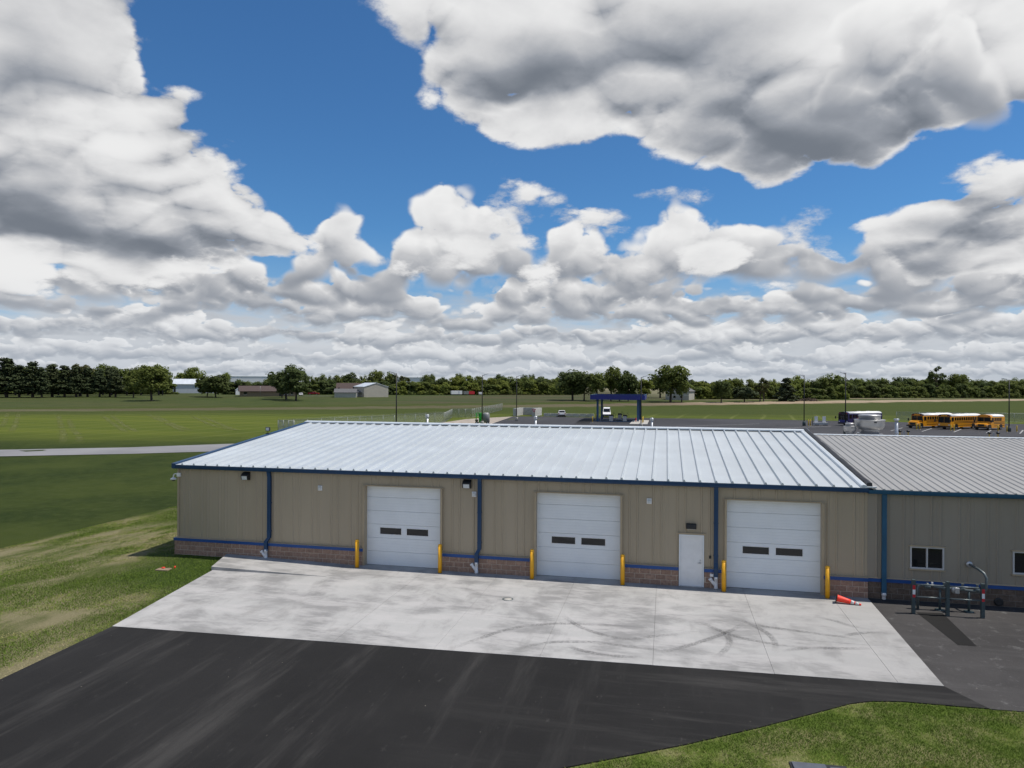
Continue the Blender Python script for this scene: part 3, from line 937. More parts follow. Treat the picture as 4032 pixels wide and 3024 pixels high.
# gable end and back, ribbed
def ribbed(x0, x1, z0, z1, y=YW, pitch=0.305, phase=0.0):
    mb = MB()
    xs = []
    k0 = math.ceil((x0 - phase) / pitch)
    prof = [(x0, 0.0)]
    k = k0
    while phase + k * pitch < x1 - 0.05:
        c = phase + k * pitch
        if c - 0.045 > x0 + 0.005:
            prof += [(c - 0.045, 0.0), (c - 0.018, 0.030), (c + 0.018, 0.030), (c + 0.045, 0.0)]
            prof += [(c + 0.125, 0.0), (c + 0.132, 0.006), (c + 0.172, 0.006), (c + 0.18, 0.0)] if c + 0.2 < x1 else []
        k += 1
    prof.append((x1, 0.0))
    vs = []
    for (x, h) in prof:
        vs += [(x, y - h, z0), (x, y - h, z1)]
    n = len(prof)
    fs = [(2 * i, 2 * i + 2, 2 * i + 3, 2 * i + 1) for i in range(n - 1)]
    fs = [tuple(f) for f in fs]
    # close the sheet at the back
    vs += [(x0, y + 0.02, z0), (x1, y + 0.02, z0), (x1, y + 0.02, z1), (x0, y + 0.02, z1)]
    b = 2 * n
    fs.append((b, b + 3, b + 2, b + 1))
    return mb.add(vs, fs)
op = sorted([(a, b, DH) for a, b in GD] + [(PD[0], PD[1], 2.01)])
edges = [XL]
x = XL
while x < XR - 0.3:
    x += 0.914
    edges.append(min(x, XR))
for a, b, h in op:
    edges += [a, b]
edges = sorted(e for e in edges if e <= XR)
edges = [e for i, e in enumerate(edges) if i == 0 or e - edges[i - 1] > 0.02]
for a, b in zip(edges, edges[1:]):
    m = 0.5 * (a + b)
    z0 = 0.745
    for u, v, h in op:
        if u < m < v: z0 = h + 0.015
    part(ribbed(a, b - 0.002, z0, 3.90, phase=XL), 'wall_panel', M['tan'])
part(MB().box(XL - 0.012, XL + 0.09, 0.385, 0.52, 0.745, 3.90), 'corner_trim', M['tan_trim'])
part(MB().prism([(0.45, 0.0), (24.6, 0.0), (24.6, 3.9), (12.45, 5.22), (0.45, 3.95)], 'x', XL - 0.005, XL + 0.04), 'gable_wall', M['tan'])
# flashing under the panels
def segs():
    cuts = [(GD[0][0] - 0.07, GD[0][1] + 0.07), (GD[1][0] - 0.07, GD[1][1] + 0.07), (PD[0] - 0.015, PD[1] + 0.015), (GD[2][0] - 0.07, GD[2][1] + 0.07)]
    x = XL; out = []
    for a, b in cuts:
        out.append((x, a)); x = b
    out.append((x, XR))
    return out
base = thing('masonry_base', None, None); base.parent = gar
bm_ = MB().box(0.004, 0.396, -0.0, 0.09, 0.004, 0.199)
brick_me = {}
def brick_mesh(L, mat):
    k = (round(L, 3), mat.name)
    if k not in brick_me:
        e = 0.007
        mb = MB()
        # a split-faced block: chamfered rim and slightly bulging face
        o = [(0, 0.09, 0), (L, 0.09, 0), (L, 0.09, 0.190), (0, 0.09, 0.190)]
        f = [(0, e, 0), (L, e, 0), (L, e, 0.190), (0, e, 0.190)]
        c = [(e, 0, e), (L - e, 0, e), (L - e, 0, 0.190 - e), (e, 0, 0.190 - e)]
        mid = [(L * 0.5, -0.004, 0.0975)]
        vs = o + f + c + mid
        fs = []
        for i in range(4):
            j = (i + 1) % 4
            fs += [(i, j, 4 + j, 4 + i), (4 + i, 4 + j, 8 + j, 8 + i), (8 + i, 8 + j, 12)]
        mb.add(vs, fs)
        brick_me[k] = mb.mesh('brick', mat)
    return brick_me[k]
def masonry(a, b, y, parent, mat, mort, z0=0.0, courses=3, off=0.0, oy=YW):
    part(MB().box(a + 0.003, b - 0.003, y + 0.008, y + 0.12, z0 - 0.22, z0 + courses * 0.203 + 0.001), 'mortar', mort, parent)
    L, G = 0.391, 0.0125
    for c in range(-1 if z0 >= 0 and a < -20 else 0, courses):
        x = a - ((c % 2) * 0.5 + off) * (L + G)
        while x < b - 0.03:
            x0, x1 = max(x, a), min(x + L, b)
            if x1 - x0 > 0.05 and (c >= 0 or x1 < -19.2):
                inst('brick', brick_mesh(x1 - x0, mat), parent, (x0, y - oy + random.uniform(-0.002, 0.002), z0 + c * 0.203 + 0.004))
            x += L + G
random.seed(5)
for i, (a, b) in enumerate(segs()):
    masonry(a, b, YB, base, M['brick'], M['mortar'], off=0.13 * i)
    m = MB()
    m.prism([(YB - 0.028, 0.612), (YB - 0.028, 0.742), (YW + 0.02, 0.752), (YW + 0.02, 0.612)], 'x', a - 0.004, b + 0.004)
    part(m, 'blue_sill_band', M['band'])
    part(MB().prism([(YB - 0.035, 0.7425), (YB - 0.035, 0.748), (YW - 0.034, 0.778), (YW + 0.01, 0.778), (YW + 0.01, 0.7535)], 'x', a, b), 'sill_flashing', M['tan_trim'])
# end return of the brick at the left corner
part(MB().box(XL - 0.1, XL, YB + 0.004, 24.4, -0.5, 0.61), 'side_plinth', M['brick'])
part(MB().box(XL - 0.13, XL - 0.004, YB - 0.028, 24.4, 0.6125, 0.742), 'side_sill_band', M['band'])

# vehicle doors
for (a, b) in GD:
    d = thing('vehicle_door', None, None); d.parent = gar
    zs = [0.012, 0.605, 1.185, 1.765, 2.345, 2.925, 3.425]
    for i in range(6):
        z0, z1 = zs[i] + 0.004, zs[i + 1] - 0.004
        m = MB()
        if i == 2:
            w = [a + 0.61, a + 1.57, a + 1.82, a + 2.78]
            zz = (1.35, 1.625)
            for (u, v) in ((a, w[0]), (w[1], w[2]), (w[3], b)):
                m.box(u, v, YD, YD + 0.05, z0, z1)
            for (u, v) in ((w[0], w[1]), (w[2], w[3])):
                m.box(u, v, YD, YD + 0.05, z0, zz[0]); m.box(u, v, YD, YD + 0.05, zz[1], z1)
        else:
            # lightly grooved face
            n = 5
            h = (z1 - z0) / n
            prof = [(YD + 0.05, z0), (YD + 0.006, z0)]
            for q in range(n):
                prof += [(YD, z0 + q * h + 0.010), (YD, z0 + (q + 1) * h - 0.008), (YD + 0.0035, z0 + (q + 1) * h - 0.003)]
            prof += [(YD + 0.006, z1), (YD + 0.05, z1)]
            m.prism(prof[::-1], 'x', a, b)
        s = part(m, 'door_section', M['door_white'], d)
        if i == 2:
            for (u, v) in ((w[0], w[1]), (w[2], w[3])):
                part(MB().box(u, v, YD + 0.012, YD + 0.03, *zz), 'window_pane', M['glass'], d)
                fr = MB()
                t = 0.022
                fr.box(u - t, v + t, YD - 0.010, YD - 0.001, zz[1], zz[1] + t); fr.box(u - t, v + t, YD - 0.010, YD - 0.001, zz[0] - t, zz[0])
                fr.box(u - t, u, YD - 0.010, YD - 0.001, zz[0], zz[1]); fr.box(v, v + t, YD - 0.010, YD - 0.001, zz[0], zz[1])
                part(fr, 'window_frame', M['white'], d)
    part(MB().box(a, b, YD - 0.004, YD + 0.045, 0.0, 0.014), 'bottom_seal', M['black'], d)
    for u, v in ((a - 0.085, a), (b, b + 0.085)):
        part(MB().box(u, v, YB - 0.012, YD + 0.06, 0.0, DH), 'jamb_trim', M['tan_trim'], d)
    hd = MB()
    hd.box(a - 0.12, b + 0.12, YW - 0.075, YD + 0.05, DH + 0.002, DH + 0.045)
    part(hd, 'head_trim', M['tan_trim'], d)

# walk door
d = thing('walk_door', None, None); d.parent = gar
fr = MB()
fr.box(PD[0], PD[0] + 0.045, YB + 0.02, 0.64, 0.0, 2.01); fr.box(PD[1] - 0.045, PD[1], YB + 0.02, 0.64, 0.0, 2.01)
fr.box(PD[0] + 0.045, PD[1] - 0.045, YB + 0.02, 0.64, 1.965, 2.01)
part(fr, 'door_frame', M['door_white'], d)
part(MB().box(PD[0] + 0.048, PD[1] - 0.048, YB + 0.075, YB + 0.12, 0.02, 1.962), 'door_leaf', M['white'], d)
hb = MB()
hb.tube([(1.335, YB + 0.075, 0.93), (1.335, YB + 0.02, 0.93), (1.235, YB + 0.015, 0.93)], 0.014, 8)
hb.tube([(1.335, YB + 0.078, 0.93), (1.335, YB + 0.055, 0.93)], 0.045, 14)
hb.tube([(1.335, YB + 0.078, 1.03), (1.335, YB + 0.05, 1.03)], 0.028, 12)
part(hb, 'door_handle', M['alu'], d)
part(MB().box(PD[0] + 0.02, PD[1] - 0.02, YB - 0.01, YB + 0.12, 0.009, 0.022), 'threshold', M['alu'], d)
part(MB().box(PD[0] - 0.07, PD[1] + 0.07, YW - 0.07, YW + 0.05, 2.012, 2.075), 'head_trim', M['tan_trim'], d)

# gutter, rake, roof
m = MB()
m.prism([(RY0 + 0.06, 3.895), (RY0 + 0.015, 3.915), (RY0, 3.96), (RY0 - 0.012, 4.07), (RY0 + 0.02, 4.07), (RY0 + 0.03, 3.95), (YW + 0.03, 3.93), (YW + 0.03, 3.895)], 'x', XL - 0.12, 7.30)
part(m, 'gutter', M['blue'])
m = MB()
for (y0, z0, y1, z1) in ((RY0 - 0.02, RZ0, RY1, RZ1), (RY1, RZ1, 24.7, RZ0)):
    m.add([(XL - 0.16, y0, z0 - 0.17), (XL - 0.16, y0, z0 + 0.06), (XL + 0.03, y0, z0 + 0.06), (XL + 0.03, y0, z0 - 0.17),
           (XL - 0.16, y1, z1 - 0.17), (XL - 0.16, y1, z1 + 0.06), (XL + 0.03, y1, z1 + 0.06), (XL + 0.03, y1, z1 - 0.17)],
          [(0, 1, 2, 3), (7, 6, 5, 4), (0, 4, 5, 1), (1, 5, 6, 2), (2, 6, 7, 3), (3, 7, 4, 0)])
part(m, 'rake_trim', M['blue'])
roof = thing('roof', None, None); roof.parent = gar
def roof_panel(w, ribs, y0, z0, y1, z1, h=0.062, lip=0.0):
    prof = [(0.0, 0.0)]
    for c in ribs:
        prof += [(c - 0.055, 0.0), (c - 0.022, h), (c + 0.022, h), (c + 0.055, 0.0)]
        prof = prof
    if prof[1][0] <= 0: prof = prof[1:]
    prof.append((w, 0.0))
    mb = MB()
    n = len(prof)
    vs = [(x, y0, z0 + q) for x, q in prof] + [(x, y1, z1 + q) for x, q in prof] + [(x, y0, z0 - 0.015) for x, q in prof] + [(x, y1, z1 - 0.015) for x, q in prof]
    fs = []
    for i in range(n - 1):
        fs.append((i, i + 1, n + i + 1, n + i))
        fs.append((2 * n + i, 2 * n + i + 1, i + 1, i))
        fs.append((n + i, n + i + 1, 3 * n + i + 1, 3 * n + i))
    return mb.add(vs, fs)
PW = 0.5985
np_ = 48
me = roof_panel(PW - 0.001, [0.055], RY0 - YW, RZ0, RY1 - YW, RZ1, h=0.078).mesh('roof_panel', M['roof_new'])
meb = roof_panel(PW - 0.001, [0.055], RY1 - YW, RZ1, 24.7 - YW, RZ0).mesh('roof_panel', M['roof_new'])
X0 = -21.49
for k in range(np_):
    inst('roof_panel', me, roof, (X0 + k * PW, 0, random.uniform(-0.0015, 0.0015)))
for k in range(np_):
    inst('roof_panel', meb, roof, (X0 + k * PW, 0, 0))
part(MB().add([(XL - 0.02, RY0, RZ0 - 0.002), (X0 + 0.02, RY0, RZ0 - 0.002), (X0 + 0.02, RY1, RZ1 - 0.002), (XL - 0.02, RY1, RZ1 - 0.002)], [(0, 1, 2, 3)]), 'edge_flashing', M['roof_new'], roof)
# ridge cap and the dark closures under it
m = MB()
m.prism([(RY1 - 0.36, RZ1 + 0.015), (RY1 - 0.36, RZ1 + 0.075), (RY1 - 0.30, RZ1 + 0.085), (RY1, RZ1 + 0.125), (RY1 + 0.30, RZ1 + 0.085), (RY1 + 0.36, RZ1 + 0.015)], 'x', XL - 0.10, XR + 0.12)
part(m, 'ridge_cap', M['roof_cap'], roof)
# raised edge against the older roof, with its black closure
def along_roof(x0, x1, h0, h1, name, mat, ya=RY0, yb=RY1, wob=0.0, par=None, dz=0.0):
    mb = MB(); n = 26
    for i in range(n + 1):
        t = i / n
        y = ya + (yb - ya) * t; z = RZ0 + SL * (y - RY0) + dz
        ox = wob * math.sin(i * 1.7) + wob * 0.6 * math.sin(i * 0.9 + 1)
        oz = wob * 0.7 * math.sin(i * 2.3 + 0.4)
        mb.v += [(x0 + ox, y, z + h0), (x0 + 0.02 + ox, y, z + h1 + oz), ((x0 + x1) / 2 + ox, y, z + h1 + 0.025 + oz), (x1 - 0.02 + ox, y, z + h1 + oz), (x1 + ox, y, z + h0)]
        if i:
            b = (i - 1) * 5
            for k in range(4):
                mb.f.append((b + k, b + k + 1, b + k + 6, b + k + 5)); mb.s.append(False)
    e = n * 5
    mb.f += [(4, 3, 2, 1, 0), (e, e + 1, e + 2, e + 3, e + 4)]; mb.s += [False, False]
    return part(mb, name, mat, par or roof)
along_roof(7.02, 7.24, 0.0, 0.085, 'edge_curb', M['roof_cap'])
along_roof(7.23, 7.44, -0.02, 0.15, 'closure_membrane', M['membrane'], ya=RY0 + 0.10, yb=RY1 + 0.2, wob=0.012)
along_roof(7.43, 7.50, -0.05, 0.10, 'end_flashing', M['roof_cap'], ya=RY1 - 0.3, yb=RY1 + 0.3)
part(MB().box(7.16, 7.56, RY0 - 0.005, RY0 + 0.10, RZ0 - 0.0, RZ0 + 0.045), 'edge_end_cap', M['roof_cap'], roof)

# downspouts with white drain fittings
for x in (-17.13, -7.50, 1.91):
    d = thing('downspout', None, None); d.parent = gar
    m = MB()
    hw = 0.078
    def leg(pts):
        # rectangular tube swept in x/z with given centre points (x, y, z)
        vs = []
        for (px, py, pz) in pts:
            vs += [(px - hw, py - 0.055, pz), (px + hw, py - 0.055, pz), (px + hw, py + 0.055, pz), (px - hw, py + 0.055, pz)]
        fs = [(3, 2, 1, 0)]
        for i in range(len(pts) - 1):
            b = 4 * i
            for k in range(4):
                fs.append((b + k, b + (k + 1) % 4, b + 4 + (k + 1) % 4, b + 4 + k))
        b = 4 * (len(pts) - 1)
        fs.append((b, b + 1, b + 2, b + 3))
        m.add(vs, fs)
    y1 = YW - 0.095
    y2 = YB - 0.075
    s = 0.10 if x < 0 else 0.0
    pts = [(x - s, y2, 0.40), (x - s, y2, 0.80), (x, y1, 1.0), (x, y1, 3.80), (x, YW - 0.12, 3.90)]
    if x < -10: pts = [(x - s, y2, 0.40), (x - s, y2, 0.82), (x, y1, 0.98), (x, y1, 3.66), (x - 0.03, YW - 0.12, 3.90)]
    leg(pts)
    part(m, 'spout_pipe', M['blue'], d)
    for zb in (1.25, 2.5):
        part(MB().box(x - 0.09, x + 0.09, y1 - 0.058, YW + 0.01, zb, zb + 0.03), 'strap', M['blue'], d)
    f = MB()
    fx = x - s
    f.lathe([(0.060, 0.0), (0.075, 0.002), (0.075, 0.08), (0.068, 0.085), (0.068, 0.36), (0.080, 0.362), (0.080, 0.46), (0.070, 0.462)], (fx, y2, 0.01), 18)
    f.tube([(fx - 0.01, y2, 0.11), (fx - 0.13, y2 - 0.0, 0.27), (fx - 0.22, y2 - 0.0, 0.39)], 0.062, 16)
    f.tube([(fx - 0.175, y2, 0.33), (fx - 0.225, y2, 0.397)], 0.076, 16)
    part(f, 'drain_fitting', M['pvc'], d)

# small fixtures on the wall, each a thing of its own
def wall_pack(x, label):
    t = thing('wall_light', label, 'wall light', (x, YW, 3.48), group='wall lights under the gutter')
    MB().prism([(-0.05, 0.0), (-0.19, 0.03), (-0.22, 0.20), (-0.22, 0.24), (0.0, 0.37), (0.0, 0.0)], 'x', -0.175, 0.175).build('housing', M['black'], t, bevel=0.008)
    MB().add([(-0.13, -0.195, 0.03), (0.13, -0.195, 0.03), (0.13, -0.225, 0.19), (-0.13, -0.225, 0.19), (-0.13, -0.10, 0.02), (0.13, -0.10, 0.02)], [(0, 1, 2, 3), (4, 5, 1, 0)]).build('lens', M['lens'], t)
wall_pack(-18.30, 'black wall light under the gutter beside the first downspout from the grass corner')
wall_pack(-8.05, 'black wall light under the gutter beside a small white sounder box')
for x, lab in ((-14.72, 'small white sounder box alone on the wall between corner downspout and vehicle door'), (-7.75, 'small white sounder box below a black wall light beside the middle downspout'), (-0.62, 'small white sounder box high on the wall to the side of the walk door')):
    t = thing('wall_sounder', lab, 'alarm sounder', (x, YW, 3.14), group='white sounder boxes on the garage wall')
    MB().box(-0.095, 0.095, -0.055, 0.005, 0.0, 0.215).build('back_box', M['white'], t, bevel=0.012)
    MB().prism([(-0.055, 0.03), (-0.10, 0.05), (-0.10, 0.12), (-0.055, 0.14)], 'x', -0.06, 0.06).build('horn_grille', M['lens'], t)
    MB().prism([(-0.055, 0.15), (-0.085, 0.16), (-0.085, 0.185), (-0.055, 0.190)], 'x', -0.055, 0.055).build('strobe_lens', M['head'], t)
t = thing('door_light', 'flat black light mounted above the white walk door', 'wall light', (0.99, YW, 2.24))
MB().prism([(0.0, 0.0), (-0.13, 0.0), (-0.17, 0.05), (-0.15, 0.19), (0.0, 0.21)], 'x', -0.19, 0.19).build('housing', M['black'], t, bevel=0.015)
MB().box(-0.15, 0.15, -0.14, -0.02, -0.006, 0.004).build('lens', M['lens'], t)
o = MB().box(-0.04, 0.04, -0.045, 0.0, 0.0, 0.115).build('card_reader', M['black'], None, bevel=0.01, loc=(1.70, YW - 0.001, 1.12))
tag(o, 'small black card reader on tan wall beside the walk door', 'card reader')
t = thing('outlet_cover', 'white weatherproof outlet cover on brick beside the downspout', 'outlet', (1.76, YB, 0.45))
MB().box(-0.07, 0.07, -0.045, 0.0, 0.0, 0.115).build('box', M['pvc'], t, bevel=0.008)
MB().box(-0.062, 0.062, -0.062, -0.045, 0.012, 0.10).build('flap', M['white'], t, bevel=0.006)
# dome camera on the corner
t = thing('security_camera', 'white dome security camera on a curved arm at the building corner', 'security camera', (XL, YW + 0.02, 3.62))
MB().box(-0.03, 0.16, -0.10, -0.03, -0.10, 0.07).build('mount_plate', M['white'], t, bevel=0.006)
MB().tube([(0.0, -0.06, 0.02), (-0.12, -0.06, 0.02), (-0.19, -0.06, -0.01), (-0.22, -0.06, -0.08), (-0.22, -0.06, -0.17)], 0.026, 10).build('arm', M['white'], t)
MB().lathe([(0.03, 0.0), (0.055, -0.005), (0.13, -0.05), (0.135, -0.075), (0.115, -0.10)][::-1], (-0.22, -0.06, -0.15), 20).build('housing', M['white'], t)
MB().lathe([(0.02, -0.165), (0.06, -0.15), (0.085, -0.125), (0.095, -0.10)], (-0.22, -0.06, -0.15), 18).build('dome', M['glass'], t)
# floodlight standing on the rake
t = thing('flood_light', 'black flood light on a short stem at the sloping roof edge', 'flood light', (XL - 0.10, 8.0, 4.97))
MB().tube([(0, 0, 0), (0, 0, 0.16)], 0.016, 8).build('stem', M['black'], t)
MB().box(-0.10, 0.12, -0.05, 0.05, -0.06, 0.02).build('bracket', M['black'], t)
MB().box(-0.13, 0.13, -0.04, 0.06, 0.14, 0.36).build('housing', M['black'], t, bevel=0.02)
MB().box(-0.095, 0.095, -0.048, -0.041, 0.17, 0.33).build('lens', M['lens'], t)

# vent pipes just behind the ridge
for i, (x, y, lab) in enumerate(((-14.4, 13.6, 'galvanised vent pipe above the ridge in front of the chain link fence'), (-7.6, 13.6, 'galvanised vent pipe above the ridge in front of the parked white car'), (-0.78, 13.6, 'galvanised vent pipe above the ridge past the blue fuel canopy'))):
    zb = RZ1 - SL * (y - RY1) - 0.03
    t = thing('vent_pipe', lab, 'vent pipe', (x, y, zb), group='vent pipes behind the ridge')
    MB().lathe([(0.14, 0.0), (0.12, 0.03), (0.062, 0.07), (0.062, 0.62)], n=18).build('pipe', M['steel'], t)
    MB().lathe([(0.07, 0.565), (0.115, 0.58), (0.115, 0.60), (0.07, 0.61), (0.07, 0.63), (0.11, 0.64), (0.115, 0.67), (0.075, 0.705), (0.02, 0.715)], n=18).build('cap', M['steel'], t)

# ------------------------------------------------------------------ the older wing
old = thing('older_garage_wing', 'older tan metal wing with dull grey roof and teal gutter', 'building', (7.33, YW, 0))
def opart(mb, name, mat, parent=old, bevel=0.0):
    mb.v = [(x - 7.33, y - YW, z) for x, y, z in mb.v]
    return mb.build(name, mat, parent, bevel)
OX1 = 30.0
WIN = [(8.74, 9.86), (12.06, 13.18), (15.4, 16.5), (18.7, 19.8)]
opart(MB().box(7.34, OX1, 0.62, 24.6, 0.0, 3.86), 'shell', M['core'])
edges = sorted([7.315 + 0.914 * k for k in range(26)] + [q for w in WIN for q in w])
edges = [e for i, e in enumerate(edges) if i == 0 or e - edges[i - 1] > 0.02]
for a, b in zip(edges, edges[1:]):
    m = 0.5 * (a + b)
    zz = [(0.745, 3.86)]
    for u, v in WIN:
        if u < m < v: zz = [(0.745, 1.175), (1.985, 3.86)]
    for z0, z1 in zz:
        opart(ribbed(a, b - 0.002, z0, z1, phase=7.315), 'wall_panel', M['tan_old'])
for (u, v) in WIN:
    w = thing('window', None, None); w.parent = old
    fr = MB(); t = 0.05; c = (u + v) / 2
    for (x0, x1, z0, z1) in ((u, v, 1.935, 1.985), (u, v, 1.175, 1.225), (u, u + t, 1.225, 1.935), (v - t, v, 1.225, 1.935), (c - 0.025, c + 0.025, 1.225, 1.935)):
        fr.box(x0, x1, YW - 0.045, YW + 0.10, z0, z1)
    opart(fr, 'window_frame', M['frame_white'], w)
    for (x0, x1) in ((u + t, c - 0.025), (c + 0.025, v - t)):
        opart(MB().box(x0, x1, YW + 0.02, YW + 0.035, 1.225, 1.935), 'pane', M['glass'], w)
    opart(MB().box(u - 0.05, v + 0.05, YW - 0.075, YW - 0.002, 1.988, 2.03), 'head_trim', M['tan_trim'], w)
    opart(MB().box(u - 0.04, v + 0.04, YW - 0.08, YW - 0.002, 1.13, 1.172), 'sill', M['tan_trim'], w)
    opart(MB().box(u, v, YW + 0.12, 0.6, 1.1, 2.05), 'reveal', M['black'], w)
ob = thing('masonry_base', None, None); ob.parent = old
_p = part
def part(mb, name, mat, parent=old, bevel=0.0):
    return opart(mb, name, mat, parent, bevel)
def masonry_old(a, b, y):
    opart(MB().box(a, b, y + 0.008, y + 0.15, -0.1, 0.61), 'mortar', M['mortar_old'], ob)
    L, G = 0.391, 0.0125
    for c in range(3):
        x = a - (c % 2) * 0.5 * (L + G)
        while x < b - 0.03:
            x0, x1 = max(x, a), min(x + L, b)
            if x1 - x0 > 0.05:
                inst('brick', brick_mesh(x1 - x0, M['brick_old']), ob, (x0 - 7.33, y - YW + random.uniform(-0.002, 0.002), c * 0.203 + 0.004))
            x += L + G
masonry_old(7.33, 17.5, YB + 0.085)
opart(MB().box(17.5, OX1, YB + 0.085, 0.62, -0.1, 0.61), 'far_masonry', M['brick_old'], ob)
opart(MB().prism([(YB + 0.057, 0.612), (YB + 0.057, 0.730), (YW + 0.02, 0.742), (YW + 0.02, 0.612)], 'x', 7.33, OX1), 'blue_sill_band', M['band'])
opart(MB().prism([(YB + 0.05, 0.7425), (YB + 0.05, 0.748), (YW - 0.034, 0.772), (YW + 0.01, 0.772), (YW + 0.01, 0.7455)], 'x', 7.33, OX1), 'sill_flashing', M['tan_trim'])
opart(MB().prism([(RY0 + 0.07, 3.86), (RY0 + 0.02, 3.88), (RY0 + 0.005, 3.93), (RY0 - 0.005, 4.01), (RY0 + 0.03, 4.01), (RY0 + 0.04, 3.92), (YW + 0.03, 3.90), (YW + 0.03, 3.86)], 'x', 7.305, OX1), 'gutter', M['teal'])
d = thing('downspout', None, None); d.parent = old
m = MB(); m.box(7.77, 7.925, YB - 0.05, YB + 0.05, 0.20, 3.87)
opart(m, 'spout_pipe', M['teal'], d)
f = MB(); f.lathe([(0.06, 0.0), (0.07, 0.02), (0.07, 0.14), (0.082, 0.145), (0.082, 0.24), (0.07, 0.245)], (7.847, YB, 0.0), 16)
opart(f, 'drain_fitting', M['pvc'], d)
oroof = thing('roof', None, None); oroof.parent = old
OZ0, OZ1 = 4.03, 5.20
ome = roof_panel(0.913, [0.03 + 0.015, 0.35, 0.655], RY0 + 0.02 - YW, OZ0, RY1 - YW, OZ1, h=0.032).mesh('roof_panel', M['roof_old'])
omb = roof_panel(0.913, [0.045, 0.35, 0.655], RY1 - YW, OZ1, 24.7 - YW, OZ0, h=0.032).mesh('roof_panel', M['roof_old'])
for k in range(24):
    inst('roof_panel', ome, oroof, (7.46 - 7.33 + k * 0.914, 0, random.uniform(-0.001, 0.001)))
    inst('roof_panel', omb, oroof, (7.46 - 7.33 + k * 0.914, 0, 0))
opart(MB().prism([(RY1 - 0.16, OZ1 + 0.015), (RY1 - 0.15, OZ1 + 0.035), (RY1, OZ1 + 0.055), (RY1 + 0.15, OZ1 + 0.035), (RY1 + 0.16, OZ1 + 0.015)], 'x', 7.6, OX1), 'ridge_cap', M['roof_cap'], oroof)
# dark round mark low in the old brick, modelled as a thin disc
o = MB().lathe([(0.02, 0.0), (0.15, 0.0), (0.15, 0.02), (0.12, 0.03)], n=20).build('dark_round_mark', M['black'], None, loc=(11.62, YB + 0.075, 0.155))
o.rotation_euler = (R(90), 0, 0)
tag(o, 'round black mark low on the older brick base', 'wall mark')
# roof fans
def fan(x, y, s, label):
    zb = OZ1 - SL * (y - RY1) - 0.08
    t = thing('exhaust_fan', label, 'exhaust fan', (x, y, zb), group='spun aluminium fans on the older roof')
    t.scale = s
    MB().box(-0.56, 0.56, -0.56, 0.56, 0.0, 0.27).build('roof_curb', M['spun'], t, bevel=0.01)
    MB().lathe([(0.50, 0.27), (0.50, 0.42), (0.56, 0.47)], n=32).build('neck', M['spun'], t)
    MB().lathe([(0.50, 0.45), (0.66, 0.50), (0.76, 0.62), (0.78, 0.72), (0.80, 0.95), (0.82, 0.97), (0.82, 0.985), (0.56, 0.985)], n=36).build('wind_band', M['spun'], t)
    MB().lathe([(0.57, 0.985), (0.57, 1.18), (0.60, 1.185), (0.60, 1.205), (0.56, 1.235), (0.40, 1.255), (0.05, 1.262)], n=32).build('motor_dome', M['spun'], t)
    MB().tube([(0.03, -0.80, 0.86), (0.17, -0.78, 0.86)], 0.028, 8).build('conduit_hole', M['black'], t)
fan(10.98, 14.3, (0.96, 0.96, 1.06), 'large bowl shaped aluminium exhaust fan on the older roof')
fan(9.90, 14.0, (0.40, 0.40, 0.66), 'small aluminium exhaust fan next to the large bowl shaped fan')
t = thing('flue_pipe', 'slim grey flue pipe with flat cap on the older roof', 'flue pipe', (12.13, 13.6, OZ1 - SL * 1.15))
MB().lathe([(0.15, 0.0), (0.12, 0.05), (0.08, 0.16), (0.08, 0.18), (0.125, 0.19), (0.125, 0.215), (0.085, 0.26), (0.085, 0.90)], n=16).build('pipe', M['steel'], t)
MB().lathe([(0.10, 0.88), (0.135, 0.885), (0.135, 0.985), (0.10, 0.99)], n=16).build('cap', M['steel'], t)
# ------------------------------------------------------------------ things in front of the building
bol = [(-12.77, 'yellow steel bollard at the vehicle door nearest the concrete ramp, on the ramp side'),
       (-9.085, 'yellow steel bollard between the ramp side vehicle door and the middle downspout'),
       (-5.215, 'yellow steel bollard between the middle downspout and the middle vehicle door'),
       (-1.615, 'yellow steel bollard between the middle vehicle door and the white walk door'),
       (2.18, 'yellow steel bollard right beside the downspout next to the walk door'),
       (5.845, 'yellow steel bollard beside the fallen orange traffic cone')]
first = None
for x, lab in bol:
    if first is None:
        t = first = thing('bollard', lab, 'bollard', (x, -0.03, 0.006), group='yellow bollards guarding the vehicle doors')
        MB().lathe([(0.083, 0.0), (0.083, 1.12)], n=24).build('post', M['yellow'], t)
        MB().lathe([(0.085, 1.118), (0.085, 1.135), (0.078, 1.165), (0.055, 1.188), (0.018, 1.198)], n=24).build('cap', M['yellow'], t)
        MB().lathe([(0.10, 0.0), (0.086, 0.012)], n=20).build('footing_seal', M['mortar_old'], t)
    else:
        t = copy_tree(first); t.location.x = x; t['label'] = lab
# fallen cone
t = thing('traffic_cone', 'orange traffic cone with black base lying on its side', 'traffic cone', (6.03, -0.52, 0.18), rz=R(-13))
t.scale = (0.9, 0.9, 0.9)
m = MB(); ca = Matrix.Rotation(R(90), 3, 'Y') @ Matrix.Identity(3)
tilt = Matrix.Rotation(R(9.5), 3, 'Y')
def lay(mb):
    mb.v = [tuple(tilt @ (ca @ Vector(p))) for p in mb.v]
    return mb
lay(MB().box(-0.185, 0.185, -0.185, 0.185, 0.0, 0.035, taper=0.01)).build('base', M['black'], t, bevel=0.01)
lay(MB().lathe([(0.150, 0.035), (0.135, 0.06), (0.095, 0.42), (0.082, 0.54)], n=24).lathe([(0.066, 0.66), (0.061, 0.70)], n=24).lathe([(0.043, 0.84), (0.033, 0.91), (0.02, 0.92)], n=24)).build('cone', M['orange'], t)
lay(MB().lathe([(0.0825, 0.54), (0.0665, 0.66)], n=24).lathe([(0.0615, 0.70), (0.0435, 0.84)], n=24)).build('reflective_collar', M['lens'], t)
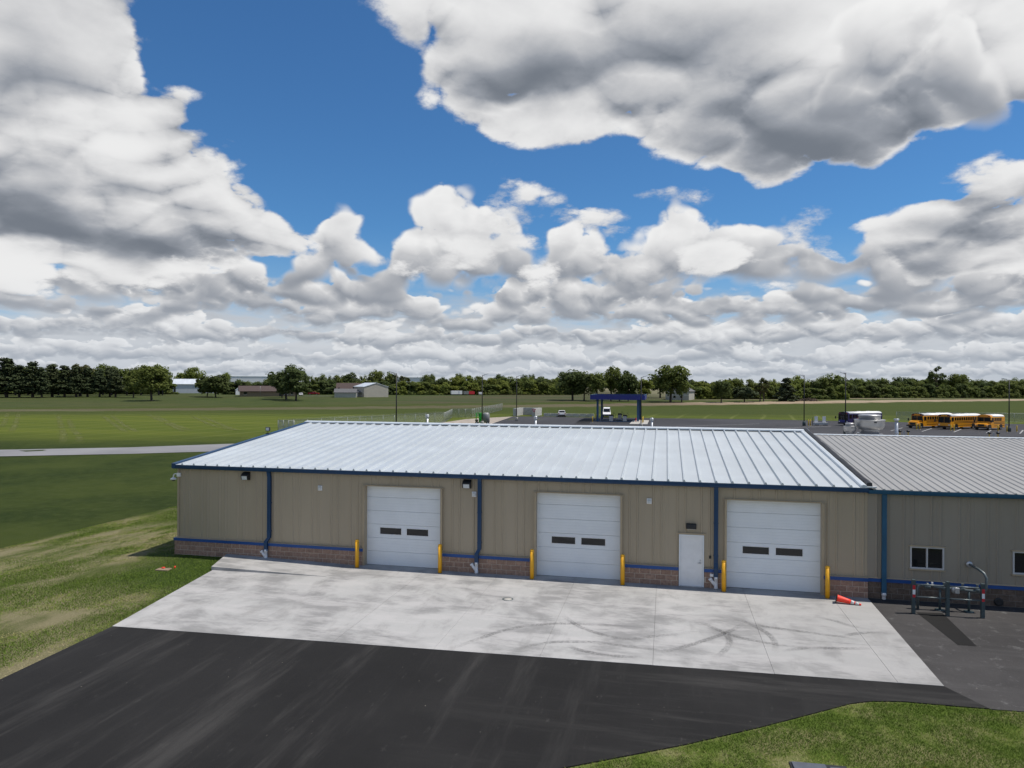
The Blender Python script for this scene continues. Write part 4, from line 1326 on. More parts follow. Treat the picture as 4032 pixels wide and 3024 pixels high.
# cover in the apron
t = thing('cleanout_cover', 'small round iron cover set in the concrete apron', 'manhole cover', (-5.58, -2.84, 0.0))
MB().lathe([(0.20, 0.0), (0.20, 0.014), (0.165, 0.015), (0.16, 0.011)], n=28).build('rim', M['grey_pipe'], t)
MB().lathe([(0.15, 0.005), (0.15, 0.0145), (0.05, 0.015)], n=28).build('lid', M['concrete_base'], t)
# gas meter set behind its guard rail
g = thing('guard_rail', 'dark grey steel guard rail with two pipe rails around the gas meter', 'guard rail', (9.43, -1.15, 0))
GX = (-1.06, 0.0, 1.07)
for i, x in enumerate(GX):
    p = MB().box(x - 0.055, x + 0.055, -0.055, 0.055, 0.0, 1.16).build('post', M['dark_green'], g, bevel=0.006)
    if i != 1:
        MB().box(x - 0.043, x + 0.043, -0.0585, -0.0553, 0.83, 0.98).build('red_tape', M['red'], p)
        MB().box(x - 0.043, x + 0.043, -0.0585, -0.0553, 0.665, 0.829).build('white_tape', M['sign_white'], p)
        MB().box(x - 0.043, x + 0.043, -0.0585, -0.0553, 0.56, 0.664).build('red_tape', M['red'], p)
for z in (1.0, 0.575):
    for a, b in ((0, 1), (1, 2)):
        MB().tube([(GX[a] + 0.05, 0, z), (GX[b] - 0.05, 0, z)], 0.024, 10).build('rail', M['grey_pipe'], g)
t = thing('gas_meter', 'grey gas meter and regulator pipework behind the guard rail', 'gas meter', (9.75, -0.55, 0))
m = MB()
m.tube([(-1.05, 0, 0.0), (-1.05, 0, 0.72), (-1.02, 0, 0.80), (-0.94, 0, 0.83), (-0.55, 0, 0.83)], 0.045, 12)
m.tube([(-0.55, 0, 0.80), (0.95, 0, 0.72)], 0.048, 12)
m.tube([(0.95, 0, 0.72), (1.05, 0, 0.74), (1.10, 0, 0.84), (1.10, 0, 1.20), (1.06, 0.08, 1.34), (0.98, 0.3, 1.42), (0.92, 0.95, 1.44)], 0.045, 12)
m.build('pipe_run', M['grey_pipe'], t)
for x in (-0.35, 0.56):
    s = MB().tube([(x, 0, 0.0), (x, 0, 0.72)], 0.04, 10)
    s.lathe([(0.16, 0.0), (0.16, 0.02), (0.05, 0.03)], (x, 0, 0.0), 14)
    s.build('pipe_stand', M['dark_green'], t)
MB().lathe([(0.04, -0.09), (0.10, -0.06), (0.115, 0.0), (0.10, 0.06), (0.04, 0.09), (0.03, 0.12)], (-0.75, 0, 0.80), 16).build('regulator', M['grey_pipe'], t)
MB().tube([(-0.60, 0, 0.82), (-0.60, -0.01, 0.96)], [0.025, 0.035], 10).build('regulator_vent', M['alu'], t)
MB().lathe([(0.05, -0.12), (0.11, -0.085), (0.125, 0.0), (0.11, 0.085), (0.05, 0.12)], (0.12, -0.03, 0.74), 18).build('meter_body', M['alu'], t)
MB().box(0.05, 0.19, -0.23, -0.14, 0.66, 0.86).build('meter_index', M['alu'], t, bevel=0.015)
for x in (-0.22, 0.36, 0.82):
    MB().lathe([(0.05, -0.07), (0.085, -0.05), (0.085, 0.05), (0.05, 0.07), (0.028, 0.16), (0.05, 0.17), (0.05, 0.185)], (x, 0, 0.78), 12).build('valve', M['grey_pipe'], t)
MB().lathe([(0.06, 0.0), (0.11, 0.01), (0.11, 0.03), (0.055, 0.05)], (0, 0, 0), 16).build('wall_collar', M['alu'], t, loc=(0.92, 0.93, 1.44)).rotation_euler = (R(90), 0, 0)
# utility lids
t = thing('utility_box', 'slate coloured utility box lid in dry grass beside the drive', 'utility box', (3.02, -12.62, -0.02), rz=R(3))
MB().box(-0.42, 0.24, -0.36, 0.36, 0.0, 0.05).build('lid', M['lid'], t, bevel=0.008)
MB().box(0.31, 0.62, -0.36, 0.30, 0.0, 0.035).build('second_lid', M['lid'], t, bevel=0.008)
MB().box(-0.46, 0.66, -0.40, 0.40, -0.05, 0.02).build('collar', M['black'], t)
t = thing('valve_box', 'small pale valve box lid with orange marks in the grass by the ramp', 'valve box', (-20.5, -2.15, -0.03), rz=R(8))
MB().box(-0.28, 0.28, -0.17, 0.17, 0.0, 0.05).build('lid', M['house_brick'], t, bevel=0.01)
MB().box(-0.12, -0.02, 0.05, 0.16, 0.05, 0.09).build('marker_flag', M['orange'], t)
MB().tube([(0.34, 0.25, 0.0), (0.36, 0.25, 0.11)], 0.03, 8).build('marker_flag', M['orange'], t)
o = MB().lathe([(0.02, 0), (0.05, 0.01), (0.045, 0.05), (0.01, 0.06)], n=8).build('marker_whisker', M['orange'], None, loc=(5.2, -12.0, -0.02))
tag(o, 'tiny orange marker tuft in the grass beside the drive', 'marker')

# ------------------------------------------------------------------ grass blades on the near lawns
def blade_material():
    t = NT('grass_blade')
    at = t.n('ShaderNodeAttribute', attribute_name='tint')
    r = t.n('ShaderNodeValToRGB')
    t.put(r.inputs[0], at.outputs['Fac'])
    e = r.color_ramp.elements
    e[0].position = 0.0; e[0].color = (0.078, 0.128, 0.017, 1)
    e[1].position = 1.0; e[1].color = (0.44, 0.37, 0.21, 1)
    for p, c in ((0.35, (0.142, 0.208, 0.031)), (0.6, (0.225, 0.245, 0.062)), (0.8, (0.36, 0.31, 0.165))):
        q = e.new(p); q.color = c + (1,)
    t.set(r.outputs[0], 0.8, 0, 0.15)
    return t.m
M['blade'] = blade_material()
def value_noise(x, y, s, seed):
    g = np.random.default_rng(seed).random((64, 64))
    u, v = x * s, y * s
    i, j = np.floor(u).astype(int), np.floor(v).astype(int)
    a, b = ss(u - i), ss(v - j)
    G = lambda p, q: g[p % 64, q % 64]
    return (G(i, j) * (1 - a) + G(i + 1, j) * a) * (1 - b) + (G(i, j + 1) * (1 - a) + G(i + 1, j + 1) * a) * b
def inside(px, py, poly):
    r = np.zeros(px.shape, bool)
    n = len(poly)
    for i in range(n):
        x0, y0 = poly[i]; x1, y1 = poly[(i + 1) % n]
        c = ((y0 > py) != (y1 > py)) & (px < (x1 - x0) * (py - y0) / (y1 - y0 + 1e-12) + x0)
        r ^= c
    return r
def blades(name, label, poly, count, h, wdt, straw, seed, lean=0.6):
    rng = np.random.default_rng(seed)
    xs = [p[0] for p in poly]; ys = [p[1] for p in poly]
    x = rng.uniform(min(xs), max(xs), count); y = rng.uniform(min(ys), max(ys), count)
    k = inside(x, y, poly)
    x, y = x[k], y[k]
    s = straw(x, y)
    keep = rng.random(len(x)) < np.clip(1.15 - s * 0.55, 0.25, 1)
    x, y, s = x[keep], y[keep], s[keep]
    n = len(x)
    z = terrain(x, y) - 0.035
    hh = h * rng.uniform(0.5, 1.3, n) * np.clip(1.2 - 0.7 * s, 0.3, 1.2)
    a = rng.uniform(0, 2 * np.pi, n); b = rng.uniform(0, 2 * np.pi, n)
    w = wdt * rng.uniform(0.6, 1.4, n)
    l = hh * rng.uniform(0.2, 1.0, n) * (lean + s)
    v = np.empty((n, 3, 3))
    v[:, 0] = np.stack([x - np.cos(a) * w, y - np.sin(a) * w, z], -1)
    v[:, 1] = np.stack([x + np.cos(a) * w, y + np.sin(a) * w, z], -1)
    v[:, 2] = np.stack([x + np.cos(b) * l, y + np.sin(b) * l, z + hh], -1)
    me = bpy.data.meshes.new(name)
    me.vertices.add(n * 3); me.vertices.foreach_set('co', v.reshape(-1))
    me.loops.add(n * 3); me.loops.foreach_set('vertex_index', np.arange(n * 3, dtype=np.int32))
    me.polygons.add(n); me.polygons.foreach_set('loop_start', np.arange(0, n * 3, 3, dtype=np.int32))
    me.update(calc_edges=True)
    tint = np.clip(s * 0.75 + rng.normal(0.14, 0.12, n), 0, 1)
    at = me.attributes.new('tint', 'FLOAT', 'POINT')
    at.data.foreach_set('value', np.repeat(tint, 3).astype(np.float32))
    me.materials.append(M['blade'])
    o = bpy.data.objects.new(name, me); COL.objects.link(o)
    tag(o, label, 'grass', kind='stuff')
    return o
def straw_front(x, y):
    a = 0.55 * value_noise(x, y, 0.9, 1) + 0.3 * value_noise(x, y, 2.6, 2) + 0.15 * value_noise(x, y, 7.0, 3)
    d = np.hypot((x - 3.05) / 1.0, (y + 12.5) / 0.7)
    return np.clip((a - 0.47) * 3.2 + np.clip(1.3 - d, 0, 1) * 1.2, 0, 1)
def straw_left(x, y):
    # long streaks of straw running along the bank
    a = 0.5 * value_noise(x * 0.9 + y * 0.10, y * 0.28, 0.8, 4) + 0.3 * value_noise(x * 0.9, y * 0.4, 2.0, 5) + 0.2 * value_noise(x, y, 5.0, 6)
    near_walk = np.clip((x + 23.3) / 2.0, 0, 1) * np.clip((y + 5.6) / 2.0, 0, 1)
    edge = np.clip(1 - (-17.45 - x + (y + 8) * 0.02) / 0.5, 0, 1) * (y < -3)
    return np.clip((a - 0.43) * 3.0 - near_walk * 1.1 + edge * 0.9, 0, 1)
front_poly = [(-5.2, -15.5), (-2.05, -13.6), (0.46, -12.05), (2.19, -10.84), (3.8, -9.63), (4.5, -9.10), (5.03, -8.85), (5.82, -8.69), (7.01, -8.68), (7.72, -8.66), (9.5, -8.56), (18.0, -8.2), (18.0, -20.0), (-9.0, -20.0), (-9.0, -17.45)]
blades('front_lawn_grass', 'patchy green and dry grass beside the asphalt drive', front_poly, 800000, 0.046, 0.0062, straw_front, 11, lean=1.5)
left_poly = [(-17.25, -8.5), (-17.1, -10.4), (-17.0, -13.2), (-28.0, -13.2), (-33.0, -6.0), (-32.6, 14.0), (-21.95, 14.0), (-21.95, 0.3), (-19.3, 0.3), (-19.2, -0.2), (-18.5, -1.8)]
blades('bank_grass', 'thin grass and straw on the bank beside the new wing', left_poly, 420000, 0.046, 0.0085, straw_left, 12, lean=1.3)
# dry fringe hanging over the asphalt edge
def fringe_poly(line, w):
    a = [(x, y) for x, y in line]
    return a + [(x, y - w) for x, y in reversed(line)]
FR = [(-5.2, -15.36), (-2.05, -13.48), (0.46, -11.94), (2.19, -10.73), (3.8, -9.52), (4.5, -8.99), (5.03, -8.74), (5.82, -8.59), (7.01, -8.58), (7.72, -8.56), (9.5, -8.47), (18.0, -8.1)]
blades('edge_straw', 'dry straw fringe along the edge of the asphalt drive', fringe_poly(FR, 0.22), 80000, 0.055, 0.006, lambda x, y: np.clip(0.15 + 1.1 * value_noise(x, y, 1.3, 8), 0, 1), 13, lean=1.6)
# ------------------------------------------------------------------ yard things behind the building
def light_pole(x, y, h, heads, label, base=True):
    t = thing('light_pole', label, 'light pole', (x, y, float(terrain(x, y))), group='tall lot lights')
    MB().tube([(0, 0, 0.8), (0, 0, h)], [0.105, 0.075], 10).build('pole', M['pole'], t)
    MB().lathe([(0.33, 0.0), (0.33, 0.85), (0.29, 0.90)], n=18).build('concrete_footing', M['dark_green'] if base == 2 else M['concrete_base'], t)
    for a in heads:
        c, s = math.cos(a), math.sin(a)
        ar = MB(); ar.tube([(0, 0, h - 0.12), (c * 0.45, s * 0.45, h - 0.02)], 0.04, 8)
        ar.build('arm', M['pole'], t)
        hd = MB(); hd.box(0.35, 1.25, -0.17, 0.17, -0.05, 0.05)
        o = hd.build('lamp_head', M['steel'], t, loc=(0, 0, h))
        o.rotation_euler = (0, R(-12), a)
rr = math.atan2(RGT.y, RGT.x)
light_pole(-40.8, 74.9, 10.0, [rr + math.pi], 'tall lot light near the fence ahead of the beige metal building')
light_pole(-36.3, 110.0, 10.2, [rr + 0.1], 'tall lot light behind the green machine')
light_pole(-33.2, 127.0 + 2.0, 10.2, [rr + 0.1], 'tall lot light behind the concrete block bay')
light_pole(-4.7, 111.4, 9.9, [rr + 0.2], 'tall lot light in front of the blue fuel canopy')
light_pole(28.17, 128.47, 10.4, [rr + 1.4, rr + 1.9], 'tall lot light beside two white panel stands', base=2)
light_pole(30.14, 102.4, 10.5, [rr + 1.3, rr + 1.8], 'tall lot light in front of the purple and orange bus', base=2)
light_pole(62.47, 120.0, 9.7, [rr + 2.7], 'tall lot light with yellow posts beside the short yellow bus', base=2)
light_pole(-73.9, 36.4, 10.0, [rr], 'tall lot light at the side of the pale driveway')

# chain link fence
def mesh_material():
    t = NT('chain_link_mesh')
    p = t.coord()
    tr = t.n('ShaderNodeBsdfTransparent'); mx = t.n('ShaderNodeMixShader')
    s = t.n('ShaderNodeSeparateXYZ'); t.put(s.inputs[0], p)
    a = t.math('ADD', s.outputs[0], s.outputs[2]); b = t.math('SUBTRACT', s.outputs[0], s.outputs[2])
    def line(q):
        return t.step(t.math('PINGPONG', q, 0.036), 0.009, 0.005)
    f = t.math('MAXIMUM', line(a), line(b))
    t.put(mx.inputs[0], f)
    t.set((0.30, 0.32, 0.33), 0.45, 0.4)
    t.nt.links.new(tr.outputs[0], mx.inputs[1]); t.nt.links.new(t.b.outputs[0], mx.inputs[2])
    t.nt.links.new(mx.outputs[0], t.nt.nodes['Material Output'].inputs[0])
    return t.m
M['mesh'] = mesh_material()
def fence_run(a, b, label, h=2.15, wire=True, step=3.0):
    A, B = Vector(a), Vector(b)
    L = (B - A).length; ang = math.atan2((B - A).y, (B - A).x)
    t = thing('chain_link_fence', label, 'fence', (A.x, A.y, LZ), rz=ang)
    n = max(1, round(L / step))
    pm_ = MB().tube([(0, 0, 0), (0, 0, h)], 0.038, 8).mesh('post', M['fence'])
    for k in range(n + 1):
        q = inst('post', pm_, t, (L * k / n, 0, 0))
        if wire:
            MB().tube([(0, 0, h), (0.0, -0.2, h + 0.3)], 0.018, 6).build('wire_arm', M['fence'], q)
    MB().tube([(0, 0, h - 0.02), (L, 0, h - 0.02)], 0.028, 8).build('top_rail', M['fence'], t)
    MB().tube([(0, 0, 0.08), (L, 0, 0.08)], 0.02, 6).build('bottom_rail', M['fence'], t)
    if wire:
        for k in (1, 2, 3):
            MB().tube([(0, -0.065 * k, h + 0.09 * k), (L, -0.065 * k, h + 0.09 * k)], 0.006, 4).build('wire', M['fence'], t)
    MB().add([(0, 0.03, 0.06), (L, 0.03, 0.06), (L, 0.03, h), (0, 0.03, h)], [(0, 1, 2, 3)]).build('chain_link', M['mesh'], t)
fence_run((-63.4, 78.9), (-46.85, 117.84), 'chain link fence with barbed wire running past the driveway end')
fence_run((-46.85, 117.84), (-52.0, 140.3), 'chain link fence turning away behind the gravel strip', wire=False)
fence_run((-52.0, 140.3), (-47.3, 141.85), 'short chain link panel facing the gravel strip', wire=False, step=1.6)
fence_run((-47.3, 141.85), (-51.4, 192.6), 'chain link fence running out toward the far field', wire=False)
fence_run((55.0, 160.0), (100.0, 158.0), 'chain link fence on the grass behind the yellow buses', wire=False, step=5.0)
# double gate at the near fence end
t = thing('fence_gate', 'open chain link gate frames at the near end of the fence', 'gate', (-63.4, 78.9, LZ), rz=R(10))
for k in range(4):
    MB().tube([(0.9 * k, 0, 0), (0.9 * k, 0, 2.2)], 0.045, 8).build('gate_post', M['fence'], t)
for z in (0.15, 1.15, 2.1):
    MB().tube([(0, 0, z), (2.7, 0, z)], 0.028, 6).build('gate_rail', M['fence'], t)
MB().add([(0, 0.02, 0.15), (2.7, 0.02, 0.15), (2.7, 0.02, 2.1), (0, 0.02, 2.1)], [(0, 1, 2, 3)]).build('chain_link', M['mesh'], t)

# concrete block storage bay
t = thing('block_bay', 'three sided storage bay of stacked concrete blocks', 'storage bay', (-39.5, 154.2, LZ), rz=R(-4))
def blk(n=1):
    return MB().box(0.0, 1.80 * n - 0.02, 0.0, 0.60, 0.0, 0.66)
bme = {}
for n in (1, 0.5):
    o = MB().box(0, 1.8 * n - 0.02, 0, 0.86, 0, 0.655, taper=0.012)
    bme[n] = o.mesh('block', M['block'])
random.seed(2)
for c in range(3):
    for wx in (0.0, 5.2):                           # two side walls running back
        y = 0.0
        for k, n in enumerate(([1, 1, 1, 1] if c % 2 == 0 else [0.5, 1, 1, 1, 0.5])):
            if c == 2 and wx == 5.2 and k == 0: pass
            inst('block', bme[n], t, (wx + 0.86 + random.uniform(-0.02, 0.02), y, c * 0.66), (0, 0, R(90)))
            y += 1.8 * n
    x = 0.0
    for n in ([1, 1, 1] if c % 2 == 0 else [0.5, 1, 1, 0.5]):
        inst('block', bme[n], t, (0.45 + x, 7.22, c * 0.66 + 0.001)); x += 1.8 * n
# give-way sign on the wall end
s = thing('yield_sign', 'red and white triangular YIELD sign on the block bay end', 'sign', (-33.75, 153.70, LZ + 1.05))
MB().prism([(-0.52, 0.86), (0.0, -0.04), (0.52, 0.86)], 'y', -0.03, 0.0).build('red_border', M['red'], s)
MB().prism([(-0.26, 0.71), (0.0, 0.26), (0.26, 0.71)], 'y', -0.04, -0.031).build('white_centre', M['sign_white'], s)
tx = bpy.data.curves.new('lettering', 'FONT'); tx.body = 'YIELD'; tx.size = 0.12; tx.align_x = 'CENTER'; tx.extrude = 0.001
tx.materials.append(M['red'])
fo = bpy.data.objects.new('lettering_source', tx); COL.objects.link(fo)
bpy.context.view_layer.update()
lm = bpy.data.meshes.new_from_object(fo.evaluated_get(bpy.context.evaluated_depsgraph_get()))
bpy.data.objects.remove(fo)
to = inst('lettering', lm, s)
to.location = (0, -0.043, 0.58); to.rotation_euler = (R(90), 0, 0)
# low barrier blocks
me = MB().prism([(0.0, 0.0), (0.7, 0.0), (0.62, 0.78), (0.08, 0.78)], 'x', 0.0, 1.78).mesh('barrier_block', M['block'])
P0, P1 = Vector((-31.4, 154.9)), Vector((-19.6, 154.6))
for k in range(7):
    q = P0.lerp(P1, k / 6.2)
    o = inst('barrier_block', me, None, (q.x, q.y, LZ), (0, 0, R(random.uniform(-2, 2))))
    tag(o, 'low concrete barrier block in the row beside the storage bay', 'barrier', 'concrete barrier blocks along the lot edge')

# fuel canopy
t = thing('fuel_canopy', 'flat blue fuel canopy on blue posts', 'canopy', (-10.7, 140.0, LZ))
hw, hd = 6.1, 8.0
f = MB()
for (x0, x1, y0, y1) in ((-hw, hw, -hd, -hd + 0.15), (-hw, hw, hd - 0.15, hd), (-hw, -hw + 0.15, -hd + 0.15, hd - 0.15), (hw - 0.15, hw, -hd + 0.15, hd - 0.15)):
    f.box(x0, x1, y0, y1, 4.98, 6.05)
f.build('fascia', M['canopy_blue'], t)
MB().box(-hw + 0.15, hw - 0.15, -hd + 0.15, hd - 0.15, 5.05, 5.35).build('roof_deck', M['brown_roof'], t)
c = MB()
for (x0, x1, y0, y1) in ((-hw - 0.03, hw + 0.03, -hd - 0.03, -hd + 0.2), (-hw - 0.03, hw + 0.03, hd - 0.2, hd + 0.03), (-hw - 0.03, -hw + 0.2, -hd + 0.2, hd - 0.2), (hw - 0.2, hw + 0.03, -hd + 0.2, hd - 0.2)):
    c.box(x0, x1, y0, y1, 6.05, 6.09)
c.build('coping', M['teal'], t)
for x in (-4.55, 4.55):
    for y in (-6.2, 5.0):
        MB().box(x - 0.23, x + 0.23, y - 0.23, y + 0.23, 0.0, 5.06).build('post', M['post_blue'], t, bevel=0.02)
isl = thing('fuel_island', 'pale concrete fuel island under the canopy', 'concrete pad', (-10.7, 134.5, LZ + 0.02))
MB().box(3.2, 6.9, -11.5, 5.5, 0.0, 0.10).build('pad', M['concrete_base'], isl)
MB().box(-5.2, 3.1, -1.9, -1.1, 0.0, 0.12).build('pump_curb', M['post_blue'], isl)
MB().box(-5.2, 3.1, 5.4, 6.2, 0.0, 0.12).build('pump_curb', M['post_blue'], isl)
for (x, y, lab) in ((-12.1, 132.9, 'fuel pump under the canopy nearest the white van'), (-9.05, 132.9, 'fuel pump with looped hose under the canopy'), (-10.65, 140.4, 'fuel pump on the back curb under the canopy')):
    p = thing('fuel_pump', lab, 'fuel pump', (x, y, LZ + 0.13), group='fuel pumps under the blue canopy')
    MB().box(-0.43, 0.43, -0.30, 0.30, 0.0, 1.15).build('cabinet', M['pump'], p, bevel=0.02)
    MB().box(-0.40, 0.40, -0.28, 0.28, 1.15, 1.5).build('display_head', M['black'], p, bevel=0.02)
    MB().tube([(0.46, 0, 0.3), (0.75, 0, 0.25), (0.95, 0, 0.8), (0.92, 0, 1.5), (0.72, 0, 1.85), (0.5, 0, 1.6)], 0.035, 6).build('hose', M['rubber'], p)
    MB().tube([(0.5, 0, 0.0), (0.5, 0, 2.05)], 0.03, 6).build('hose_mast', M['black'], p)
    MB().box(0.43, 0.60, -0.08, 0.08, 1.0, 1.4).build('nozzle', M['black'], p)
def lot_bollard(x, y, label, h=1.15, mat='yellow_far', grp='yellow posts around the lot'):
    t = thing('lot_bollard', label, 'bollard', (x, y, LZ + 0.012), group=grp)
    MB().lathe([(0.11, 0), (0.11, h - 0.05), (0.08, h), (0.02, h + 0.02)], n=12).build('post', M[mat], t)
    MB().lathe([(0.17, 0), (0.16, 0.05), (0.12, 0.06)], n=12).build('footing', M['concrete_base'], t)
for (x, y) in ((-4.9, 127.9), (-4.9, 131.5), (-15.9, 128.7), (-16.2, 139.8)):
    lot_bollard(x, y, 'yellow post guarding a corner of the fuel canopy', 1.35, grp='yellow posts at the fuel canopy')
lot_bollard(-6.55, 132.7, 'short dark red post beside the canopy post', 1.0, 'red', 'red post')
for (x, y) in ((47.3, 121.5), (47.9, 121.65)):
    lot_bollard(x, y, 'yellow post of the pair in front of the hooded yellow bus', grp='post pair by hooded bus')
for (x, y) in ((52.45, 119.2), (53.05, 119.4)):
    lot_bollard(x, y, 'yellow post of the pair in front of the flat fronted yellow bus', grp='post pair by flat fronted bus')
for (x, y) in ((61.7, 119.0), (63.5, 119.4), (60.9, 120.6)):
    lot_bollard(x, y, 'yellow post around the light pole beside the short bus', grp='posts around the lot light')
for (x, y) in ((28.9, 127.7), (29.3, 127.8)):
    lot_bollard(x, y, 'yellow post of the pair beside the two white panel stands', 1.3, grp='post pair by panel stands')
for (x, y, lab) in ((38.2, 98.7, 'pair of yellow posts with dark round heads behind the flue pipe'), (51.0, 98.0, 'pair of yellow posts with dark round heads in the open lot')):
    t = thing('hookup_post', lab, 'hookup post', (x, y, LZ + 0.012), group='hookup posts in the lot')
    for s in (-0.62, 0.62):
        q = MB().lathe([(0.09, 0), (0.09, 0.85)], (s, 0, 0), 10).build('post', M['yellow_far'], t)
        MB().lathe([(0.08, -0.16), (0.26, -0.1), (0.30, 0.02), (0.24, 0.14), (0.06, 0.2)], (s, 0, 1.0), 12).build('head', M['black'], t)
    MB().box(-0.10, 0.10, -0.06, 0.06, 0.0, 1.05).build('control_box', M['pump'], t)
t = thing('panel_stand', 'two upright white panels on a metal stand in the lot', 'panel stand', (32.0, 131.5, LZ + 0.012), rz=YAW)
for x in (-0.95, 0.75):
    MB().box(x - 0.33, x + 0.33, -0.06, 0.06, 0.62, 1.9).build('panel', M['white'], t)
MB().box(-1.6, 1.5, -0.3, 0.3, 0.16, 0.62).build('stand', M['pump'], t)
MB().box(-1.4, -0.5, -0.36, -0.301, 0.0, 0.16).build('foot', M['black'], t)
MB().box(0.3, 1.3, -0.36, -0.301, 0.0, 0.16).build('foot', M['black'], t)
MB().tube([(-1.7, 0, 0), (-1.7, 0, 1.85)], 0.05, 8).build('mast', M['pole'], t)

# green field machine with its tank
t = thing('field_sprayer', 'bright green machine with grey tank parked at the lot edge', 'farm machine', (-37.0, 112.2, LZ), rz=YAW)
MB().box(-1.25, -0.95, -0.6, 0.6, 0.25, 0.45).box(-1.2, 1.2, -0.08, 0.08, 0.42, 0.6).build('frame', M['john_green'], t)
g_ = MB()
g_.tube([(-1.1, -0.5, 0.4), (-1.1, -0.5, 2.45)], 0.06, 6); g_.tube([(-0.2, -0.5, 0.4), (-0.2, -0.5, 2.45)], 0.06, 6)
g_.tube([(-1.1, -0.5, 2.3), (0.35, -0.6, 0.55)], 0.06, 6); g_.tube([(-1.2, -0.5, 2.4), (0.1, -0.5, 2.45)], 0.07, 6)
g_.tube([(-1.1, 0.5, 0.4), (-1.1, 0.5, 2.4)], 0.06, 6); g_.box(-0.55, 0.0, -0.3, 0.3, 0.6, 2.35)
g_.build('lift_mast', M['john_green'], t)
MB().lathe([(0.55, 0.5), (0.72, 0.6), (0.72, 2.2), (0.6, 2.35), (0.3, 2.45)], (0.95, 0, 0), 20).build('tank', M['tank'], t)
MB().lathe([(0.1, 2.36), (0.5, 2.4), (0.5, 2.46)], (0.95, 0, 0), 16).build('tank_lid', M['white'], t)
for x in (-0.95, 1.3):
    w = MB().tube([(x, -0.62, 0.35), (x, -0.42, 0.35)], 0.35, 16).build('wheel', M['rubber'], t)
    MB().tube([(x, -0.635, 0.35), (x, -0.60, 0.35)], 0.18, 12).build('hub', M['white'], w)
MB().box(-1.3, -0.7, -0.55, 0.2, 0.7, 1.1).build('drive_box', M['brush'], t)

# ------------------------------------------------------------------ vehicles
def wheel(parent, x, y, r=0.48, w=0.28, side=1):
    q = MB().tube([(x, y, r), (x + side * w, y, r)], r, 18).build('wheel', M['rubber'], parent)
    MB().tube([(x + side * w * 0.9, y, r), (x + side * (w + 0.012), y, r)], r * 0.55, 14).build('rim', M['alu'], q)

